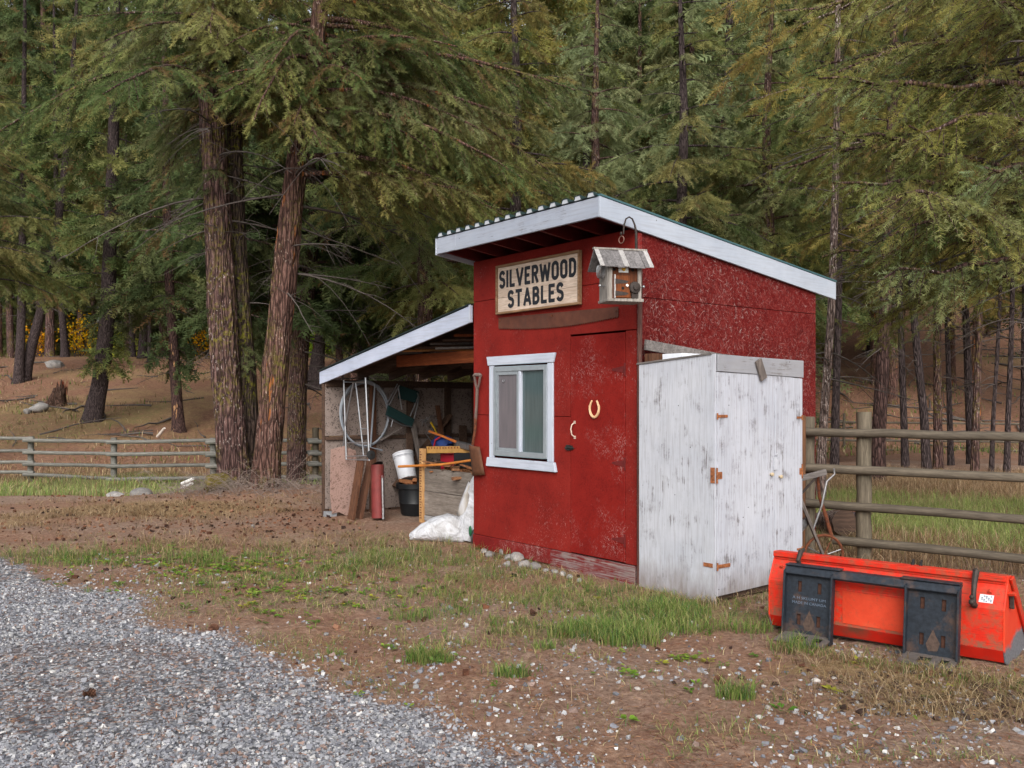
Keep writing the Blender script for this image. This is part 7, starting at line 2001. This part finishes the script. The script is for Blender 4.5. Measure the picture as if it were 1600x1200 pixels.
# grass strip before and behind the left fence, tufts on both slopes
S_ = Soup()
x, y = sample(44000, -21.0, -1.0, 16.5, 31.0, 1.0)
k = (x / y > -.62) & (gr.random(len(x)) < .35 + .65 * sstep(.35, .55, fbm(x * .6, y * .6, seed=71, oct=3))); x, y = x[k], y[k]
isg = gr.random(len(x)) < sstep(27.5, 24.5, y) * .8
cc_ = np.where(isg[:, None], np.array(GPP)[gr.integers(5, size=len(x))] * .95, DP[gr.integers(len(DP), size=len(x))] * 1.1) * gr.uniform(.8, 1.15, (len(x), 1))
S_.add(*blades(x, y, gr.uniform(.08, .30, len(x)), gr.uniform(.010, .018, len(x)), cc_, .6))
o = link('meadow_grass', S_.mesh('meadow_grass'), None, M_GRASS); o['kind'] = 'stuff'
S_ = Soup()
x, y = sample(66000, -40, 45.0, 30.0, 75.0, .8)
k = (np.abs(x / y) < .62) & (gr.random(len(x)) < sstep(.45, .62, fbm(x * .16, y * .22, seed=73, oct=3)) * .8 + .06); x, y = x[k], y[k]
isg = gr.random(len(x)) < np.where(x > 2, .55, .22)
cc_ = np.where(isg[:, None], GP[gr.integers(len(GP), size=len(x))], DP[gr.integers(len(DP), size=len(x))] * .85) * gr.uniform(.8, 1.15, (len(x), 1))
S_.add(*blades(x, y, gr.uniform(.10, .32, len(x)), gr.uniform(.02, .04, len(x)), cc_, .9))
o = link('slope_grass', S_.mesh('slope_grass'), None, M_GRASS); o['kind'] = 'stuff'

# low weeds : rosettes of little leaves
WZ = [(330, 890, 1.4, .75, 1.0), (470, 920, .9, .6, .8), (200, 905, .9, .4, .7), (130, 880, .8, .3, .7), (600, 900, .7, .5, .6), (560, 955, .5, .25, .5), (1000, 1030, .6, .2, .5), (880, 1045, .6, .25, .5), (1060, 1060, .5, .2, .4), (760, 1010, .5, .2, .45), (420, 960, .5, .3, .5), (1180, 1040, .5, .25, .3)]
x, y = sample(26000, -6, 4, 4.0, 10.5, .7)
k = shed_clear(x, y) & (gr.random(len(x)) < zone_mask(WZ, x, y) * .34 * (.2 + 1.3 * sstep(.45, .6, fbm(x * 1.8, y * 1.8, seed=81, oct=3))) + .004)
k &= gr.random(len(x)) > gravel_mask(x, y) * 1.02
xc, yc = x[k], y[k]
sz = gr.uniform(.018, .05, len(xc)); x, y, ix = clumped(xc, yc, 9, .001)
a = gr.uniform(0, 6.28, len(x)); L = sz[ix] * gr.uniform(.6, 1.2, len(x))
p0 = np.stack([x + np.cos(a) * L * .25, y + np.sin(a) * L * .25, gzn(x, y) + .004 + gr.uniform(0, .018, len(x))], -1)
d_ = np.stack([np.cos(a), np.sin(a), gr.uniform(.0, .5, len(x))], -1)
WP = np.array([L3(92, 128, 44), L3(112, 146, 54), L3(128, 152, 62), L3(98, 122, 62), L3(150, 150, 60), L3(84, 112, 48)])
cc_ = WP[gr.integers(len(WP), size=len(xc))][ix] * gr.uniform(.8, 1.2, (len(x), 1))
tv = np.array([(0, 0, 0), (.5, .28, .04), (1, 0, -.05), (.5, -.28, .04)]); tt = np.array([(0, 1, 2), (0, 2, 3)])
v, tr, c = place_sprays(gr, p0, d_, L, cc_, [(tv, tt)], .25)
o = link('weeds', raw_mesh('weeds', v, tr, c), None, M_LEAFY); o['kind'] = 'stuff'
# the one broad leaved weed near the bottom edge
g_ = on_ground(1224, 1112); n = 9; a = gr.uniform(0, 6.28, n)
p0 = np.stack([g_.x + np.cos(a) * .02, g_.y + np.sin(a) * .02, np.full(n, g_.z + .012)], -1); d_ = np.stack([np.cos(a), np.sin(a), gr.uniform(.1, .7, n)], -1)
v, tr, c = place_sprays(gr, p0, d_, gr.uniform(.03, .07, n), np.tile(L3(84, 126, 46), (n, 1)) * gr.uniform(.8, 1.2, (n, 1)), [(tv, tt)], .3)
o = link('broad_leaf_weed', raw_mesh('broad_leaf_weed', v, tr, c), None, M_LEAFY); tag(o, 'single bright green broad leaf weed among stones near the bottom edge', 'weed')

# leafless grey scrub round the feet of the two big firs
def scrub(label, cx_, cy_, rx, ry, n, hmax, seed):
    rg = rng_(seed); root = thing('dry_shrub', label, 'shrub', (cx_, cy_, gz(cx_, cy_)))
    w = Soup()
    for k in range(n):
        bx_, by_ = rg.normal(0, rx), rg.normal(0, ry)
        b0 = np.array([bx_, by_, gz(cx_ + bx_, cy_ + by_) - gz(cx_, cy_) - .02])
        L = rg.uniform(.3, 1.0) * hmax
        c = limb_curve(rg, b0, rg.uniform(0, 6.28), L * .75, rg.uniform(.3, 1.5), rg.uniform(.3, 1.4), 7, .5)
        v, f = tube_np(c, np.linspace(.0045, .0016, 7), 3); w.add(v, f)
        for j in range(3):
            q = c[rg.integers(2, 6)]; c2 = limb_curve(rg, q, rg.uniform(0, 6.28), L * .3, rg.uniform(-.2, .9), rg.uniform(.1, .8), 4, .4)
            v, f = tube_np(c2, np.linspace(.0026, .0012, 4), 3); w.add(v, f)
    o = link('twigs', w.mesh('twigs', False), root, m_plain('grey_twig%d' % seed, lin(126, 112, 104), .9, 0, .3, 6)); o['kind'] = 'stuff'
scrub('tangle of leafless grey twigs in front of the thickest fir trunk', -4.55, 15.1, .45, .25, 190, .85, 601)
scrub('leafless grey scrub at the right foot of the reddish leaning fir', -3.55, 15.2, .35, .3, 130, .7, 602)
scrub('low leafless scrub left of the mossy boulder', -5.35, 15.3, .35, .25, 80, .6, 603)
scrub('wispy leafless weeds under the far fence beside the shelter', -3.0, 16.6, .4, .4, 90, .7, 604)

for i, (px, py, lab) in enumerate([(138, 1094, 'brown pine cone lying on the gravel at the bottom left'), (333, 990, 'pine cone on the gravel near its grassy edge'), (1126, 1072, 'dark pine cone on the dirt below the white cabinet')]):
    g_ = on_ground(px, py); m = MB()
    for j in range(9):
        z = -.030 + j * .0075; rr_ = .022 * math.sin(math.pi * (j + 1.3) / 10.5)
        for k in range(7):
            a = 2 * math.pi * (k + .5 * (j % 2)) / 7
            c_ = Vector((rr_ * math.cos(a), rr_ * math.sin(a), z)); o_ = Vector((math.cos(a), math.sin(a), .5)) * .011; s_ = Vector((-math.sin(a), math.cos(a), 0)) * .008
            m.add([c_ * .4 - s_, c_ * .4 + s_, c_ + o_ + s_ * .7, c_ + o_ - s_ * .7], [(0, 1, 2, 3)])
    m.blob((0, 0, 0), .012, .012, .03, 8, 6)
    o = m.build('pine_cone', m_plain('cone_brown%d' % i, lin(96, 64, 48), .9, 0, .3, 60)); o.location = (g_.x, g_.y, gz(g_.x, g_.y) + .02); o.rotation_euler = (0, R(86), .4 + i * .8); tag(o, lab, 'pine cone')

# branches lying about on the slopes
rg = rng_(700); w = Soup()
for k in range(150):
    d = rg.uniform(33, 62); px = rg.uniform(0, 500) if rg.random() < .35 else rg.uniform(1290, 1620)
    if px > 1200 and d < 36: d += 6
    p = at(px, 600, d); L = rg.uniform(.8, 3.0)
    c = limb_curve(rg, np.array([p.x, d, 0.0]), rg.uniform(0, 6.28), L, 0, 0, 6, .3); c[:, 2] = ground_z(c[:, 0], c[:, 1]) + rg.uniform(.02, .25) * np.linspace(.3, 1, 6)
    v, f = tube_np(c, np.linspace(.05, .015, 6) * rg.uniform(.5, 1.3), 4); w.add(v, f)
o = link('fallen_branches', w.mesh('fallen_branches', True), None, M_DEAD); o['kind'] = 'stuff'

# dark clods and torn sod below the bucket
g0 = on_ground(1480, 1090); n = 420
x = g0.x + gr.normal(0, .42, n); y = g0.y + gr.normal(0, .20, n); k = shed_clear(x, y); x, y = x[k], y[k]
cl = np.array([L3(64, 50, 44), L3(84, 66, 58), L3(104, 84, 72), L3(74, 62, 54)])[gr.integers(4, size=len(x))] * gr.uniform(.8, 1.15, (len(x), 1))
o = link('clods', raw_mesh('clods', *chips(x, y, gr.lognormal(math.log(.013), .4, len(x)).clip(.005, .028), cl, .2, .8)), None, m_vcol('clod_soil', .95, .1)); o['kind'] = 'stuff'
x = g0.x + gr.normal(0, .5, 1500); y = g0.y + gr.normal(0, .18, 1500); k = shed_clear(x, y); x, y = x[k], y[k]
o = link('torn_dry_grass', raw_mesh('torn_dry_grass', *blades(x, y, gr.uniform(.02, .08, len(x)), gr.uniform(.003, .005, len(x)), DP[gr.integers(len(DP), size=len(x))] * gr.uniform(.6, 1.1, (len(x), 1)), 2.2)), None, M_GRASS); o['kind'] = 'stuff'
# short mixed grass thinly over the bare ground
x, y = sample(120000, -5.0, 4.6, 3.9, 11.0, .9)
k = shed_clear(x, y) & (np.abs(x / y) < .62) & (gravel_mask(x, y) < .35) & (gr.random(len(x)) < .06 + .75 * sstep(.44, .64, fbm(x * 1.25, y * 1.6, seed=91, oct=4)))
x, y = x[k], y[k]
mixg = gr.random((len(x), 1)) < .5
cc_ = np.where(mixg, GP[gr.integers(len(GP), size=len(x))], DP[gr.integers(len(DP), size=len(x))]) * gr.uniform(.75, 1.1, (len(x), 1))
o = link('sparse_grass', raw_mesh('sparse_grass', *blades(x, y, gr.uniform(.015, .055, len(x)), gr.uniform(.0025, .0045, len(x)), cc_, 1.4)), None, M_GRASS); o['kind'] = 'stuff'
